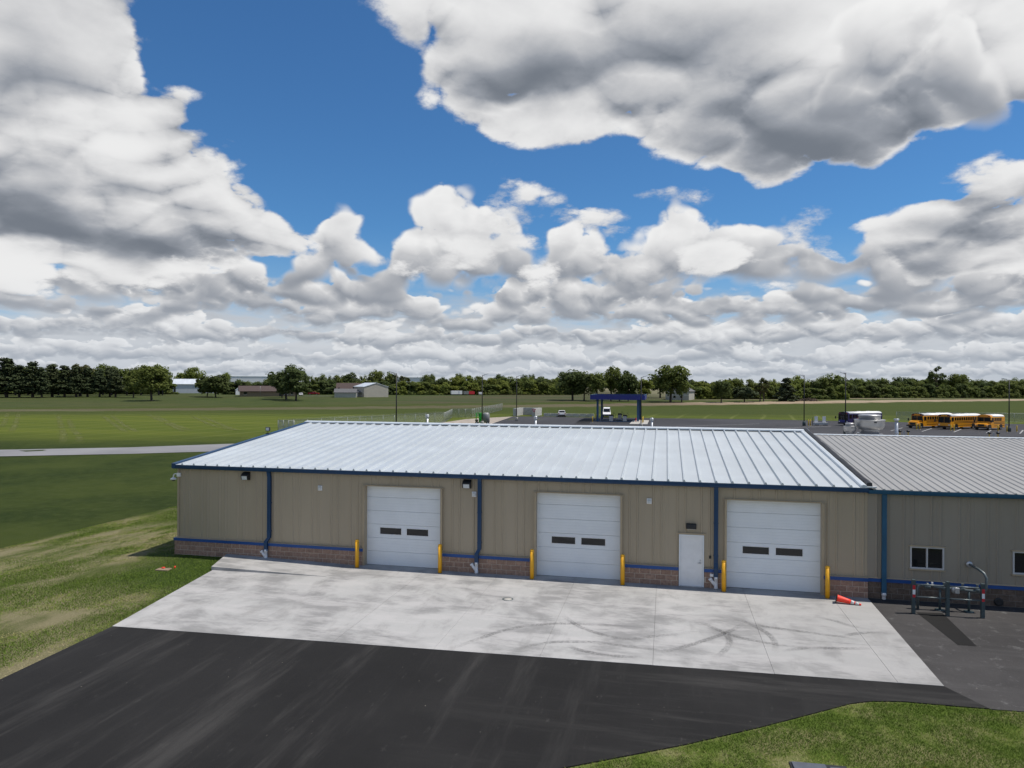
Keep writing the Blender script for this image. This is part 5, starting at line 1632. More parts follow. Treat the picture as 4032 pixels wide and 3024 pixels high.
def bus(name, label, loc, rz, kind, L, mats):
    t = thing(name, label, 'bus', loc, rz, 'buses parked in the lot')
    W = 1.22
    y0 = 0.0 if kind == 'flat' else (1.35 if kind == 'hood' else 1.15)
    low, roofm, glass = mats
    # body: tumblehome section extruded, front face at y0
    sec = [(-W, 0.42), (-W, 2.32), (-W * 0.985, 2.52)]
    rf = [(-W * 0.985, 2.52), (-W * 0.93, 2.70), (-W * 0.78, 2.83), (-W * 0.45, 2.92), (0, 2.95), (W * 0.45, 2.92), (W * 0.78, 2.83), (W * 0.93, 2.70), (W * 0.985, 2.52)]
    body = sec + [(-p, z) for p, z in reversed(sec)]
    MB().prism(body, 'y', y0, L).build('body', low, t)
    MB().prism(rf, 'y', y0 + (0.45 if kind != 'short' else 0.85), L - 0.12, smooth=True).build('roof', roofm, t)
    capm = M['bus_black'] if kind != 'short' else low
    if name == 'activity_bus': capm = low
    MB().prism([(p * 0.985, z - 0.004) for p, z in rf], 'y', y0 - 0.02, y0 + (0.46 if kind != 'short' else 0.86)).build('front_cap', capm, t)
    MB().prism([(p * 0.98, z - 0.004) for p, z in rf], 'y', L - 0.13, L + 0.02).build('rear_cap', low, t)
    MB().box(-0.62, 0.62, y0 - 0.05, y0 - 0.021, 2.56, 2.83).build('route_sign', low if name != 'activity_bus' else M['glass'], t)
    for s in (-0.86, 0.86):
        MB().box(s - 0.13, s + 0.13, y0 - 0.05, y0 - 0.021, 2.56, 2.74).build('warning_lamp', M['tail'], t)
    wz = (1.28, 2.44) if kind == 'flat' else (1.62, 2.44)
    for s in (-1, 1):
        MB().box(min(0.03 * s, 1.12 * s), max(0.03 * s, 1.12 * s), y0 - 0.018, y0 - 0.006, *wz).build('windscreen', glass, t)
    # side windows
    n = int((L - y0 - 2.1) / 0.74)
    for s in (-1, 1):
        a = y0 + 1.35
        for k in range(n):
            ya = a + k * 0.74
            MB().box(min(s * W, s * (W + 0.010)), max(s * W, s * (W + 0.010)), ya, ya + 0.60, 1.72, 2.36).build('side_window', glass, t)
        MB().box(min(s * W, s * (W + 0.010)), max(s * W, s * (W + 0.010)), y0 + 0.35, y0 + 1.1, 1.55, 2.36).build('cab_window', glass, t)
        for z in (0.78, 1.22, 1.48):
            MB().box(min(s * W, s * (W + 0.022)), max(s * W, s * (W + 0.022)), y0 + 1.2, L - 0.1, z, z + 0.075).build('rub_rail', M['bus_black'], t)
        for yw in ((0.9 if kind == 'hood' else (1.9 if kind == 'flat' else 0.75)), L * 0.73 if kind != 'short' else L - 1.5):
            MB().prism([(yw - 0.62, 0.40), (yw - 0.56, 0.85), (yw - 0.3, 1.08), (yw + 0.3, 1.08), (yw + 0.56, 0.85), (yw + 0.62, 0.40)], 'x', min(s * (W - 0.3), s * (W + 0.006)), max(s * (W - 0.3), s * (W + 0.006))).build('wheel_arch', M['bus_black'], t)
            wheel(t, s * (W - 0.28), yw, 0.48, 0.27, s)
    if kind == 'flat':
        MB().box(-1.24, 1.24, -0.14, 0.05, 0.38, 0.66).build('bumper', M['bus_black'], t, bevel=0.03)
    else:
        hh = 1.62 if kind == 'hood' else 1.45
        MB().prism([(0.0, 0.55), (0.0, hh - 0.42), (0.22, hh - 0.18), (y0 + 0.02, hh), (y0 + 0.02, 0.55)], 'x', -0.86, 0.86).build('hood', low, t, bevel=0.06)
        for s in (-1, 1):
            MB().prism([(0.12, 0.55), (0.12, 0.98), (0.4, 1.2), (1.25, 1.24), (y0 + 0.02, 1.1), (y0 + 0.02, 0.55)], 'x', min(s * 0.80, s * 1.16), max(s * 0.80, s * 1.16)).build('fender', low, t, bevel=0.05)
        MB().box(-0.55, 0.55, -0.03, 0.02, 0.72, 1.14).build('grille', M['bus_black'], t)
        MB().box(-1.2, 1.2, -0.2, -0.03, 0.38, 0.66).build('bumper', M['bus_black'], t, bevel=0.03)
    for s in (-0.95, 0.95):
        yy = -0.035 if kind == 'flat' else 0.09
        MB().box(s - 0.14, s + 0.14, yy, yy + 0.03, 0.78, 0.98).build('headlight', M['head'], t)
        mr = MB(); mr.tube([(s * 1.2, y0, 1.75), (s * 1.55, y0 - 0.5, 1.75)], 0.025, 6); mr.box(s * 1.55 - 0.13, s * 1.55 + 0.13, y0 - 0.56, y0 - 0.50, 1.45, 1.95)
        mr.build('mirror', M['bus_black'], t)
    MB().box(-W - 0.012, -W, y0 + 0.25, y0 + 0.95, 0.55, 1.5).build('entry_door', glass, t)
    for yy in (L * 0.45, L * 0.72):
        MB().box(-0.3, 0.3, yy - 0.3, yy + 0.3, 2.94, 3.0, taper=0.03).build('roof_hatch', roofm, t)
    return t
ang = -R(50)
yb = (M['bus_yellow'], M['bus_white'], M['glass'])
zb = LZ + 0.012
bus('school_bus', 'long hooded yellow school bus partly behind the flat fronted bus', (48.1, 126.3, zb), ang - R(2), 'hood', 11.0, yb)
bus('school_bus', 'flat fronted yellow school bus between the hooded and short buses', (53.1, 124.4, zb), ang, 'flat', 10.4, yb)
bus('school_bus', 'short yellow school bus with hood beside the lot light', (59.3, 123.8, zb), ang + R(4), 'short', 6.6, yb)
ab = bus('activity_bus', 'purple and orange bus with white roof behind the large roof fan', (36.4, 131.3, zb), ang - R(2), 'flat', 10.5, (M['purple'], M['bus_white'], M['glass']))
MB().box(1.221, 1.236, 2.7, 9.9, 0.86, 1.62).build('orange_panel', M['bus_orange'], ab)
MB().box(-1.236, -1.221, 2.7, 9.9, 0.86, 1.62).build('orange_panel', M['bus_orange'], ab)
MB().box(-1.0, 1.0, -0.024, -0.004, 0.75, 1.22).build('blue_front_panel', M['canopy_blue'], ab)

def car(name, label, cat, loc, rz, side, belt, top, W, paint, wheels, r=0.34, group=None):
    # side: lower-body outline (y, z); top: greenhouse outline (y, z)
    t = thing(name, label, cat, loc, rz, group)
    MB().prism(side, 'x', -W, W).build('body', paint, t, bevel=0.07)
    mb = MB()
    w1 = W * 0.97; w2 = W * 0.80
    n = len(top)
    zs = [z for y, z in top]; z0, z1 = min(zs), max(zs)
    def ww(z): return w1 + (w2 - w1) * (z - z0) / max(1e-6, z1 - z0)
    vs = [(-ww(z), y, z) for y, z in top] + [(ww(z), y, z) for y, z in top]
    fs = [tuple(range(n)), tuple(range(2 * n - 1, n - 1, -1))] + [(i, n + i, n + (i + 1) % n, (i + 1) % n) for i in range(n)]
    mb.add(vs, fs).build('cabin', paint, t)
    def pane(y0, za, y1, zb2, name):
        # a pane lying on the sloping front or rear of the cabin
        a, b = 0.14, 0.90
        P = lambda q: (y0 + (y1 - y0) * q, za + (zb2 - za) * q)
        (ya, z_a), (yb_, z_b) = P(a), P(b)
        o = -0.012 if y0 <= y1 and y0 < 0 else 0.012
        k = 0.88
        MB().add([(-ww(z_a) * k, ya + o, z_a), (ww(z_a) * k, ya + o, z_a), (ww(z_b) * k, yb_ + o, z_b), (-ww(z_b) * k, yb_ + o, z_b)], [(0, 1, 2, 3)]).build(name, M['glass'], t)
    pane(top[0][0], top[0][1], top[1][0], top[1][1], 'windscreen')
    pane(top[-1][0], top[-1][1], top[-2][0], top[-2][1], 'rear_window')
    for s in (-1, 1):
        za, zb2 = z0 + 0.08, z1 - 0.09
        ya = top[0][0] + (top[1][0] - top[0][0]) * 0.6 + 0.1; yb_ = top[-1][0] + (top[-2][0] - top[-1][0]) * 0.6 - 0.1
        m_ = (ya + yb_) / 2
        for (p, q) in ((ya, m_ - 0.05), (m_ + 0.05, yb_)):
            MB().add([(s * (ww(za) + 0.012), p, za), (s * (ww(za) + 0.012), q, za), (s * (ww(zb2) + 0.012), q, zb2), (s * (ww(zb2) + 0.012), p, zb2)], [(0, 1, 2, 3)]).build('side_window', M['glass'], t)
        for yw in wheels:
            wheel(t, s * (W - 0.20), yw, r, 0.21, s)
        MB().box(s * W - (0.0 if s < 0 else -0.02) - 0.12 * (s < 0), s * W + 0.14 * (s > 0), top[0][0] + 0.35, top[0][0] + 0.55, z0 + 0.02, z0 + 0.22).build('mirror', M['black'], t)
        MB().box(s * W * 0.78 - 0.16, s * W * 0.78 + 0.16, side[0][0] - 0.03, side[0][0] + 0.05, belt - 0.28, belt - 0.08).build('headlight', M['head'], t)
        e = max(y for y, z in side)
        MB().box(s * W * 0.84 - 0.11, s * W * 0.84 + 0.11, e - 0.05, e + 0.03, belt - 0.30, belt + 0.02).build('tail_light', M['tail'], t)
    e = max(y for y, z in side); a = min(y for y, z in side)
    MB().box(-W * 0.97, W * 0.97, e - 0.03, e + 0.06, 0.32, 0.58).build('rear_bumper', M['black'], t, bevel=0.02)
    MB().box(-W * 0.97, W * 0.97, a - 0.06, a + 0.03, 0.30, 0.62).build('front_bumper', M['black'], t, bevel=0.02)
    return t
fz = YAW
# SUV seen from behind: its tail points to the camera
car('parked_car', 'white car parked tail out against the barrier blocks', 'car', (-26.5, 154.0, zb), fz + math.pi - R(2),
    [(-4.5 + 2.2, 0.30), (-2.3, 0.82), (-1.1, 1.02), (2.2, 1.04), (2.25, 0.30)][::1], 1.0, [(-1.05, 1.02), (-0.35, 1.62), (1.75, 1.64), (2.15, 1.04)], 0.93, M['car_white'], (-1.45, 1.35))
car('cargo_van', 'white cargo van facing out beside the fuel canopy posts', 'van', (-14.9, 155.2, zb), fz - R(8),
    [(-2.7, 0.30), (-2.75, 0.85), (-2.1, 1.22), (-1.6, 1.28), (2.7, 1.28), (2.75, 0.30)], 0.95, [(-1.95, 1.22), (-1.15, 2.32), (-0.9, 2.45), (2.65, 2.48), (2.7, 1.28)], 1.02, M['car_white'], (-1.9, 1.7))
def far_z(x, y): return float(terrain(x, y)) - 0.02
car('pickup_truck', 'red pickup truck parked among the houses', 'pickup truck', (-191.3, 331.0, far_z(-191.3, 331)), R(90) + fz,
    [(-2.9, 0.40), (-2.95, 1.0), (-1.6, 1.18), (2.9, 1.18), (2.95, 0.40)], 1.05, [(-1.35, 1.18), (-0.65, 1.86), (0.75, 1.88), (1.0, 1.18)], 1.0, M['car_red'], (-1.9, 1.95), 0.42)
car('parked_car', 'white car parked on the house driveway behind tree trunks', 'car', (-184.2, 304.0, far_z(-184.2, 304)), fz + R(14),
    [(-2.3, 0.30), (-2.3, 0.85), (-1.1, 1.02), (2.2, 1.04), (2.25, 0.30)], 0.98, [(-1.05, 1.02), (-0.35, 1.62), (1.75, 1.64), (2.15, 1.04)], 0.93, M['car_white'], (-1.45, 1.35))
# trailers at the wood edge
t = thing('box_trailer', 'white enclosed box trailer parked against the wood', 'trailer', (-121.0, 371.5, far_z(-121, 371.5)), rz=R(32))
MB().box(-3.3, 3.3, -1.1, 1.1, 0.45, 2.5).build('box', M['white'], t, bevel=0.04)
MB().box(0.8, 1.7, -1.115, -1.1, 0.6, 2.2).build('side_door', M['barn_wall'], t)
for y in (-0.5, 0.4): wheel(t, y, -1.05, 0.35, 0.05, 1)
t = thing('stock_trailer', 'red and grey stock trailer parked beside the white trailer', 'trailer', (-114.4, 375.5, far_z(-114.4, 375.5)), rz=R(32))
MB().box(-3.4, -0.4, -1.1, 1.1, 0.45, 2.3).build('grey_box', M['tank'], t)
MB().box(-0.38, 3.2, -1.1, 1.1, 0.45, 2.2).build('red_box', M['red'], t)
for y in (-0.5, 0.4): wheel(t, y, -1.05, 0.35, 0.05, 1)
t = thing('utility_trailer', 'small white cart beside the stock trailer', 'trailer', (-108.4, 379.0, far_z(-108.4, 379)), rz=R(32))
MB().box(-1.0, 1.3, -0.9, 0.9, 0.4, 1.7).build('box', M['white'], t, bevel=0.05)
wheel(t, 0.0, -0.9, 0.33, 0.05, 1)

# ------------------------------------------------------------------ farm buildings
def gable(name, label, loc, rz, W, D, eave, ridge, wall, roofm, over=0.4, axis='x', windows=(), doors=()):
    t = thing(name, label, 'building', (loc[0], loc[1], far_z(*loc)), rz)
    if axis == 'x':     # ridge along local x
        MB().prism([(-D / 2, -0.3), (D / 2, -0.3), (D / 2, eave), (0, ridge), (-D / 2, eave)], 'x', -W / 2, W / 2).build('walls', wall, t)
        k = (ridge - eave) / (D / 2)
        r = MB()
        for s in (-1, 1):
            r.prism([(0, ridge + 0.02), (s * (D / 2 + over), eave - k * over + 0.02), (s * (D / 2 + over), eave - k * over + 0.20), (0, ridge + 0.20)], 'x', -W / 2 - over, W / 2 + over)
        r.build('roof', roofm, t)
    else:
        MB().prism([(-W / 2, -0.3), (W / 2, -0.3), (W / 2, eave), (0, ridge), (-W / 2, eave)], 'y', -D / 2, D / 2).build('walls', wall, t)
        k = (ridge - eave) / (W / 2)
        r = MB()
        for s in (-1, 1):
            r.prism([(0, ridge + 0.02), (s * (W / 2 + over), eave - k * over + 0.02), (s * (W / 2 + over), eave - k * over + 0.20), (0, ridge + 0.20)], 'y', -D / 2 - over, D / 2 + over)
        r.build('roof', roofm, t)
    for (x, z0, z1, w) in windows:
        q = MB().box(x - w / 2, x + w / 2, -D / 2 - 0.03, -D / 2 - 0.01, z0, z1).build('window', M['glass'], t)
        MB().box(x - w / 2 - 0.1, x + w / 2 + 0.1, -D / 2 - 0.05, -D / 2 - 0.031, z0 - 0.1, z0).build('sill', M['white'], q)
    for (x, z1, w, m_) in doors:
        MB().box(x - w / 2, x + w / 2, -D / 2 - 0.05, -D / 2 - 0.01, 0.0, z1).build('door', m_, t)
    return t
la = math.radians(31)          # buildings on the left are seen turned towards us
gable('white_roof_barn', 'long pale barn with white metal roof behind a round dark tree', (-287.5, 360.0), R(29), 24.0, 12.0, 5.6, 8.6, M['barn_wall'], M['white_roof'], doors=((-11.0, 4.2, 1.2, M['black']), (6.0, 2.4, 1.0, M['barn_wall'])))
h = gable('ranch_house', 'low brown roofed ranch house with brick walls and bare pole in front', (-195.0, 290.5), R(35), 26.0, 10.0, 2.7, 5.0, M['house_brick'], M['brown_roof'], over=0.7, windows=((8.3, 0.9, 2.1, 1.9), (11.2, 0.9, 2.1, 1.0), (-10.6, 0.9, 2.1, 1.6)), doors=((5.6, 2.1, 1.0, M['black']),))
MB().box(2.6, 3.1, -0.4, 0.1, 4.4, 5.7).build('chimney', M['white'], h)
gable('beige_shed', 'tall beige metal shed with pale roof and plain gable end', (-145.5, 303.5), R(42), 12.4, 18.0, 4.9, 6.8, M['tan_far'], M['white_roof'], over=0.2, axis='y')
p_ = thing('shed_porch', 'open lean-to porch with dark roof against the beige shed', 'porch', (-149.4, 297.0, far_z(-149.4, 297)), rz=R(22))
MB().prism([(-3.0, 2.2), (4.0, 3.3), (4.0, 3.45), (-3.0, 2.35)], 'x', -2.8, 2.2).build('porch_roof', M['grey_roof'], p_)
for x in (-2.6, 0.0):
    MB().box(x - 0.12, x + 0.12, -2.9, -2.66, 0.0, 2.25).build('post', M['white'], p_)
MB().box(-2.6, 2.0, 3.4, 3.6, 0.0, 3.2).build('back_wall', M['siding'], p_)
gable('grey_garage', 'small cream garage with grey roof beside the porch', (-151.5, 288.0), R(22), 10.2, 6.5, 2.35, 4.0, M['siding'], M['grey_roof'], over=0.3)
gable('brown_roof_house', 'house with dark brown gambrel style roof behind the cream garage', (-159.0, 307.0), R(22), 11.5, 8.5, 3.4, 6.6, M['siding'], M['brown_roof'], windows=((-4.6, 3.5, 4.4, 0.8),))
gable('garden_shed', 'tiny white garden shed beside the red pickup truck', (-178.0, 338.0), R(28), 3.2, 3.0, 2.2, 3.0, M['white'], M['white_roof'], over=0.2)
gable('white_outbuilding', 'small white outbuilding between the round dark tree and ranch house', (-229.0, 318.0), R(35), 4.0, 6.0, 2.6, 4.2, M['white'], M['white_roof'], over=0.2, axis='y')
h = gable('gable_house', 'cream gabled house half hidden by a big round tree', (6.6, 316.5), R(-14), 11.0, 12.0, 4.0, 7.2, M['siding'], M['grey_roof'], axis='y', windows=((2.0, 0.7, 1.9, 1.1), (-1.2, 0.7, 1.9, 1.1)))
MB().box(-5.5, 5.5, -6.03, -6.005, 2.05, 2.2).build('belt_trim', M['white'], h)
# house drive and flag pole
tag(sheet('house_drive', [(-186.5, 292.0), (-165.0, 302.0), (-160.0, 311.0), (-162.5, 312.5), (-168.5, 305.0), (-187.5, 295.0)], 1.235, M['drive']), kind='structure')
o = MB().tube([(0, 0, 0), (0, 0, 5.2)], 0.09, 6).build('bare_pole', M['tank'], None, loc=(-193.8, 282.0, far_z(-193.8, 282)))
tag(o, 'pale bare pole standing in front of the ranch house', 'pole')
# far warehouses
for (x, y, W, D, hgt, rz, lab) in ((-480.6, 716.7, 48, 30, 13.6, 30, 'far white warehouse roof showing above trees behind the ranch house'), (-312.5, 804.6, 54, 40, 13.6, 20, 'far white warehouse standing beyond the wood near the beige shed'), (412.6, 1014.5, 18, 14, 11.3, -20, 'far white building peeping over the wood behind the short bus'), (448.3, 1042.7, 22, 14, 11.1, -20, 'far pale low building on the horizon past the short bus')):
    t = thing('warehouse', lab, 'warehouse', (x, y, 1.2), rz=R(rz))
    MB().box(-W / 2, W / 2, -D / 2, D / 2, -1, hgt).build('walls', M['far_white'], t)
    MB().box(-W / 2 - 0.3, W / 2 + 0.3, -D / 2 - 0.3, D / 2 + 0.3, hgt, hgt + 0.6).build('roof_edge', M['white_roof'], t)
    for k in range(int(W / 14)):
        MB().box(-W / 2 + 5 + 14 * k, -W / 2 + 8.5 + 14 * k, -D / 2 - 0.1, -D / 2 - 0.02, 3.4, 7.6).build('dock_bay', M['pole'], t)
TREES = [
    (-345.2, 270.2, 5.54, 12.44, 'bush', 'd', 0, 5.44, 'undergrowth shrub in the shade of the grove behind the pines', 'undergrowth behind the pines', True),
    (-341.3, 272.4, 5.28, 12.48, 'bush', 'd', 0, 2.1, 'undergrowth shrub in the shade of the grove behind the pines', 'undergrowth behind the pines', True),
    (-334.9, 276.0, 4.89, 12.55, 'bush', 'd', 1, 1.06, 'undergrowth shrub in the shade of the grove behind the pines', 'undergrowth behind the pines', True),
    (-330.2, 278.8, 4.38, 12.61, 'bush', 'm', 0, 1.06, 'undergrowth shrub in the shade of the grove behind the pines', 'undergrowth behind the pines', True),
    (-327.1, 280.7, 6.15, 12.65, 'bush', 'd', 0, 4.86, 'undergrowth shrub in the shade of the grove behind the pines', 'undergrowth behind the pines', True),
    (-321.8, 284.0, 4.86, 12.72, 'bush', 'd', 1, 1.29, 'undergrowth shrub in the shade of the grove behind the pines', 'undergrowth behind the pines', True),
    (-317.3, 286.7, 4.78, 12.78, 'bush', 'd', 1, 5.72, 'undergrowth shrub in the shade of the grove behind the pines', 'undergrowth behind the pines', True),
    (-312.2, 289.9, 5.79, 12.85, 'bush', 'd', 0, 4.45, 'undergrowth shrub in the shade of the grove behind the pines', 'undergrowth behind the pines', True),
    (-308.0, 292.4, 5.66, 12.9, 'bush', 'm', 1, 0.87, 'undergrowth shrub in the shade of the grove behind the pines', 'undergrowth behind the pines', True),
    (-302.7, 295.7, 4.98, 12.97, 'bush', 'd', 2, 0.02, 'undergrowth shrub in the shade of the grove behind the pines', 'undergrowth behind the pines', True),
    (-296.7, 299.3, 6.2, 13.05, 'bush', 'd', 1, 0.05, 'undergrowth shrub in the shade of the grove behind the pines', 'undergrowth behind the pines', True),
    (-293.0, 301.6, 5.46, 13.1, 'bush', 'd', 2, 0.53, 'undergrowth shrub in the shade of the grove behind the pines', 'undergrowth behind the pines', True),
    (-287.1, 305.2, 4.64, 13.18, 'bush', 'm', 0, 2.5, 'undergrowth shrub in the shade of the grove behind the pines', 'undergrowth behind the pines', True),
    (-281.7, 308.5, 6.53, 13.25, 'bush', 'd', 0, 1.08, 'undergrowth shrub in the shade of the grove behind the pines', 'undergrowth behind the pines', True),
    (-276.6, 311.6, 4.61, 13.31, 'bush', 'd', 1, 3.49, 'undergrowth shrub in the shade of the grove behind the pines', 'undergrowth behind the pines', True),
    (-271.4, 314.8, 6.47, 13.38, 'bush', 'm', 2, 6.25, 'undergrowth shrub in the shade of the grove behind the pines', 'undergrowth behind the pines', True),
    (-297.2, 227.7, 15.94, 12.47, 'pine', 'p', 0, 5.46, 'dark pine in the row of pines at the lawn edge', 'row of dark pines', False),
    (-298.5, 234.9, 16.84, 12.01, 'pine', 'p', 0, 1.02, 'dark pine in the row of pines at the lawn edge', 'row of dark pines', False),
    (-292.9, 235.6, 17.79, 14.24, 'pine', 'p', 2, 2.3, 'dark pine in the row of pines at the lawn edge', 'row of dark pines', False),
    (-286.2, 235.8, 14.58, 11.2, 'pine', 'p', 2, 3.55, 'dark pine in the row of pines at the lawn edge', 'row of dark pines', False),
    (-280.8, 237.6, 15.76, 12.72, 'pine', 'p', 1, 0.69, 'dark pine in the row of pines at the lawn edge', 'row of dark pines', False),
    (-275.2, 237.1, 13.25, 8.93, 'pine', 'p', 1, 2.83, 'dark pine in the row of pines at the lawn edge', 'row of dark pines', False),
    (-275.9, 243.2, 15.15, 12.14, 'pine', 'p', 2, 4.68, 'dark pine in the row of pines at the lawn edge', 'row of dark pines', False),
    (-271.1, 245.3, 14.48, 10.65, 'pine', 'p', 2, 2.06, 'dark pine in the row of pines at the lawn edge', 'row of dark pines', False),
    (-265.9, 246.5, 13.57, 10.65, 'pine', 'p', 0, 1.39, 'dark pine in the row of pines at the lawn edge', 'row of dark pines', False),
    (-263.0, 249.9, 13.13, 10.74, 'pine', 'p', 0, 1.93, 'dark pine in the row of pines at the lawn edge', 'row of dark pines', False),
    (-258.0, 251.6, 13.16, 9.22, 'pine', 'p', 2, 4.92, 'dark pine in the row of pines at the lawn edge', 'row of dark pines', False),
    (-256.4, 256.0, 13.92, 9.34, 'pine', 'p', 2, 5.07, 'dark pine in the row of pines at the lawn edge', 'row of dark pines', False),
    (-249.4, 251.7, 12.84, 9.18, 'pine', 'p', 2, 4.88, 'dark pine in the row of pines at the lawn edge', 'row of dark pines', False),
    (-274.3, 257.4, 17.17, 13.65, 'airy', 't', 2, 4.63, 'tall thin leafed tree rising behind the pine row', None, False),
    (-318.3, 257.7, 14.53, 16.26, 'oak', 'm', 1, 4.07, 'mid green tree in the grove behind the pines', 'grove behind the pines', False),
    (-309.0, 261.7, 13.6, 14.86, 'oak', 'm', 0, 6.05, 'mid green tree in the grove behind the pines', 'grove behind the pines', False),
    (-296.5, 267.1, 13.45, 14.97, 'oak', 'm', 1, 3.2, 'mid green tree in the grove behind the pines', 'grove behind the pines', False),
    (-284.4, 272.5, 12.91, 13.58, 'oak', 'm', 2, 2.32, 'mid green tree in the grove behind the pines', 'grove behind the pines', False),
    (-278.0, 275.4, 15.92, 12.12, 'oak', 'm', 2, 1.82, 'mid green tree in the grove behind the pines', 'grove behind the pines', False),
    (-274.3, 277.1, 14.93, 13.67, 'oak', 'm', 2, 5.3, 'mid green tree in the grove behind the pines', 'grove behind the pines', False),
    (-267.9, 280.1, 14.22, 12.2, 'oak', 'm', 1, 0.18, 'mid green tree in the grove behind the pines', 'grove behind the pines', False),
    (-262.0, 282.9, 15.06, 13.78, 'oak', 'm', 0, 1.65, 'mid green tree in the grove behind the pines', 'grove behind the pines', False),
    (-254.5, 286.5, 15.4, 14.63, 'oak', 'm', 0, 6.19, 'mid green tree in the grove behind the pines', 'grove behind the pines', False),
    (-252.9, 287.3, 13.85, 10.79, 'oak', 'm', 2, 0.93, 'mid green tree in the grove behind the pines', 'grove behind the pines', False),
    (-303.8, 263.9, 12.76, 13.42, 'oak', 'm', 0, 0.38, 'mid green tree in the grove behind the pines', 'grove behind the pines', False),
    (-314.2, 259.5, 13.31, 14.81, 'oak', 'm', 0, 4.94, 'mid green tree in the grove behind the pines', 'grove behind the pines', False),
    (-237.7, 249.2, 11.14, 9.58, 'maple', 'm', 1, 3.84, 'slim tree standing between the pine row and the broad lone tree', None, False),
    (-208.2, 225.1, 15.16, 16.77, 'oak', 'm', 1, 1.79, 'broad lone green tree standing out on the lawn before the grove', None, False),
    (-323.2, 405.9, 18.15, 15.74, 'oak', 'b', 1, 3.53, 'bright green tree topping the white roofed barn', 'bright trees behind barn', False),
    (-329.3, 401.4, 14.67, 12.52, 'oak', 'b', 0, 6.04, 'bright green tree topping the white roofed barn', 'bright trees behind barn', False),
    (-218.4, 275.3, 10.27, 12.41, 'round', 'd', 2, 3.49, 'dark round tree half covering the barn wall', 'round dark trees at barn', False),
    (-205.8, 264.4, 11.06, 14.03, 'round', 'd', 2, 0.74, 'larger dark round tree standing between barn and white outbuilding', 'round dark trees at barn', False),
    (-290.5, 395.2, 14.24, 8.1, 'maple', 'b', 1, 2.83, 'slender light green tree behind the dark round trees', None, False),
    (-176.1, 271.9, 11.45, 10.56, 'oak', 'd', 2, 3.53, 'dark low tree at the end of the ranch house', None, False),
    (-163.5, 254.1, 15.57, 17.19, 'oak', 'd', 1, 3.69, 'largest dark tree beside the ranch house', None, False),
    (-153.2, 244.0, 14.86, 13.34, 'maple', 'd', 0, 4.16, 'tall dark tree in front of the parked white car', None, False),
    (-240.6, 333.6, 7.59, 8.62, 'oak', 'd', 1, 4.85, 'tree in the belt of trees behind the ranch house and sheds', 'tree belt behind the houses', True),
    (-235.9, 336.5, 8.07, 8.65, 'oak', 'm', 2, 3.11, 'tree in the belt of trees behind the ranch house and sheds', 'tree belt behind the houses', True),
    (-231.2, 339.3, 7.66, 9.56, 'oak', 'd', 0, 5.8, 'tree in the belt of trees behind the ranch house and sheds', 'tree belt behind the houses', True),
    (-226.5, 342.2, 8.88, 8.73, 'oak', 'm', 1, 3.32, 'tree in the belt of trees behind the ranch house and sheds', 'tree belt behind the houses', True),
    (-224.9, 343.2, 12.3, 7.34, 'maple', 'b', 0, 5.01, 'tree in the belt of trees behind the ranch house and sheds', 'tree belt behind the houses', True),
    (-204.2, 355.9, 11.18, 7.13, 'maple', 'm', 0, 1.02, 'tree in the belt of trees behind the ranch house and sheds', 'tree belt behind the houses', True),
    (-200.5, 358.2, 12.58, 8.59, 'maple', 'm', 0, 5.4, 'tree in the belt of trees behind the ranch house and sheds', 'tree belt behind the houses', True),
    (-195.8, 361.0, 11.26, 7.18, 'oak', 'd', 0, 1.1, 'tree in the belt of trees behind the ranch house and sheds', 'tree belt behind the houses', True),
    (-192.3, 363.2, 11.61, 8.65, 'maple', 'm', 1, 3.71, 'tree in the belt of trees behind the ranch house and sheds', 'tree belt behind the houses', True),
    (-186.8, 366.5, 13.05, 13.04, 'oak', 'd', 2, 2.44, 'tree in the belt of trees behind the ranch house and sheds', 'tree belt behind the houses', True),
    (-180.1, 370.6, 12.04, 6.92, 'maple', 'm', 0, 3.45, 'tree in the belt of trees behind the ranch house and sheds', 'tree belt behind the houses', True),
    (-173.3, 374.8, 15.69, 11.36, 'oak', 'm', 2, 5.94, 'tree in the belt of trees behind the ranch house and sheds', 'tree belt behind the houses', True),
    (-166.7, 378.8, 13.44, 8.11, 'maple', 'm', 2, 0.42, 'tree in the belt of trees behind the ranch house and sheds', 'tree belt behind the houses', True),
    (-164.3, 380.3, 13.47, 7.39, 'maple', 'd', 2, 0.18, 'tree in the belt of trees behind the ranch house and sheds', 'tree belt behind the houses', True),
    (-158.4, 383.9, 11.96, 9.29, 'airy', 't', 2, 5.58, 'tree in the belt of trees behind the ranch house and sheds', 'tree belt behind the houses', True),
    (-162.2, 338.1, 14.58, 3.67, 'bare', 'p', 2, 1.94, 'leafless grey tree behind the beige shed', None, False),
    (-238.8, 323.8, 6.76, 10.42, 'bush', 'd', 2, 3.6, 'dense shrub at the foot of the tree belt', 'undergrowth behind the houses', True),
    (-234.1, 326.6, 8.27, 10.47, 'bush', 'd', 2, 0.86, 'dense shrub at the foot of the tree belt', 'undergrowth behind the houses', True),
    (-231.8, 328.0, 7.19, 10.49, 'bush', 'd', 1, 5.58, 'dense shrub at the foot of the tree belt', 'undergrowth behind the houses', True),
    (-226.7, 331.1, 6.74, 10.54, 'bush', 'd', 1, 1.53, 'dense shrub at the foot of the tree belt', 'undergrowth behind the houses', True),
    (-223.3, 333.1, 7.56, 10.57, 'bush', 'd', 2, 3.92, 'dense shrub at the foot of the tree belt', 'undergrowth behind the houses', True),
    (-218.5, 336.0, 8.47, 10.62, 'bush', 'd', 0, 3.85, 'dense shrub at the foot of the tree belt', 'undergrowth behind the houses', True),
    (-214.8, 338.2, 7.53, 10.66, 'bush', 'd', 0, 1.19, 'dense shrub at the foot of the tree belt', 'undergrowth behind the houses', True),
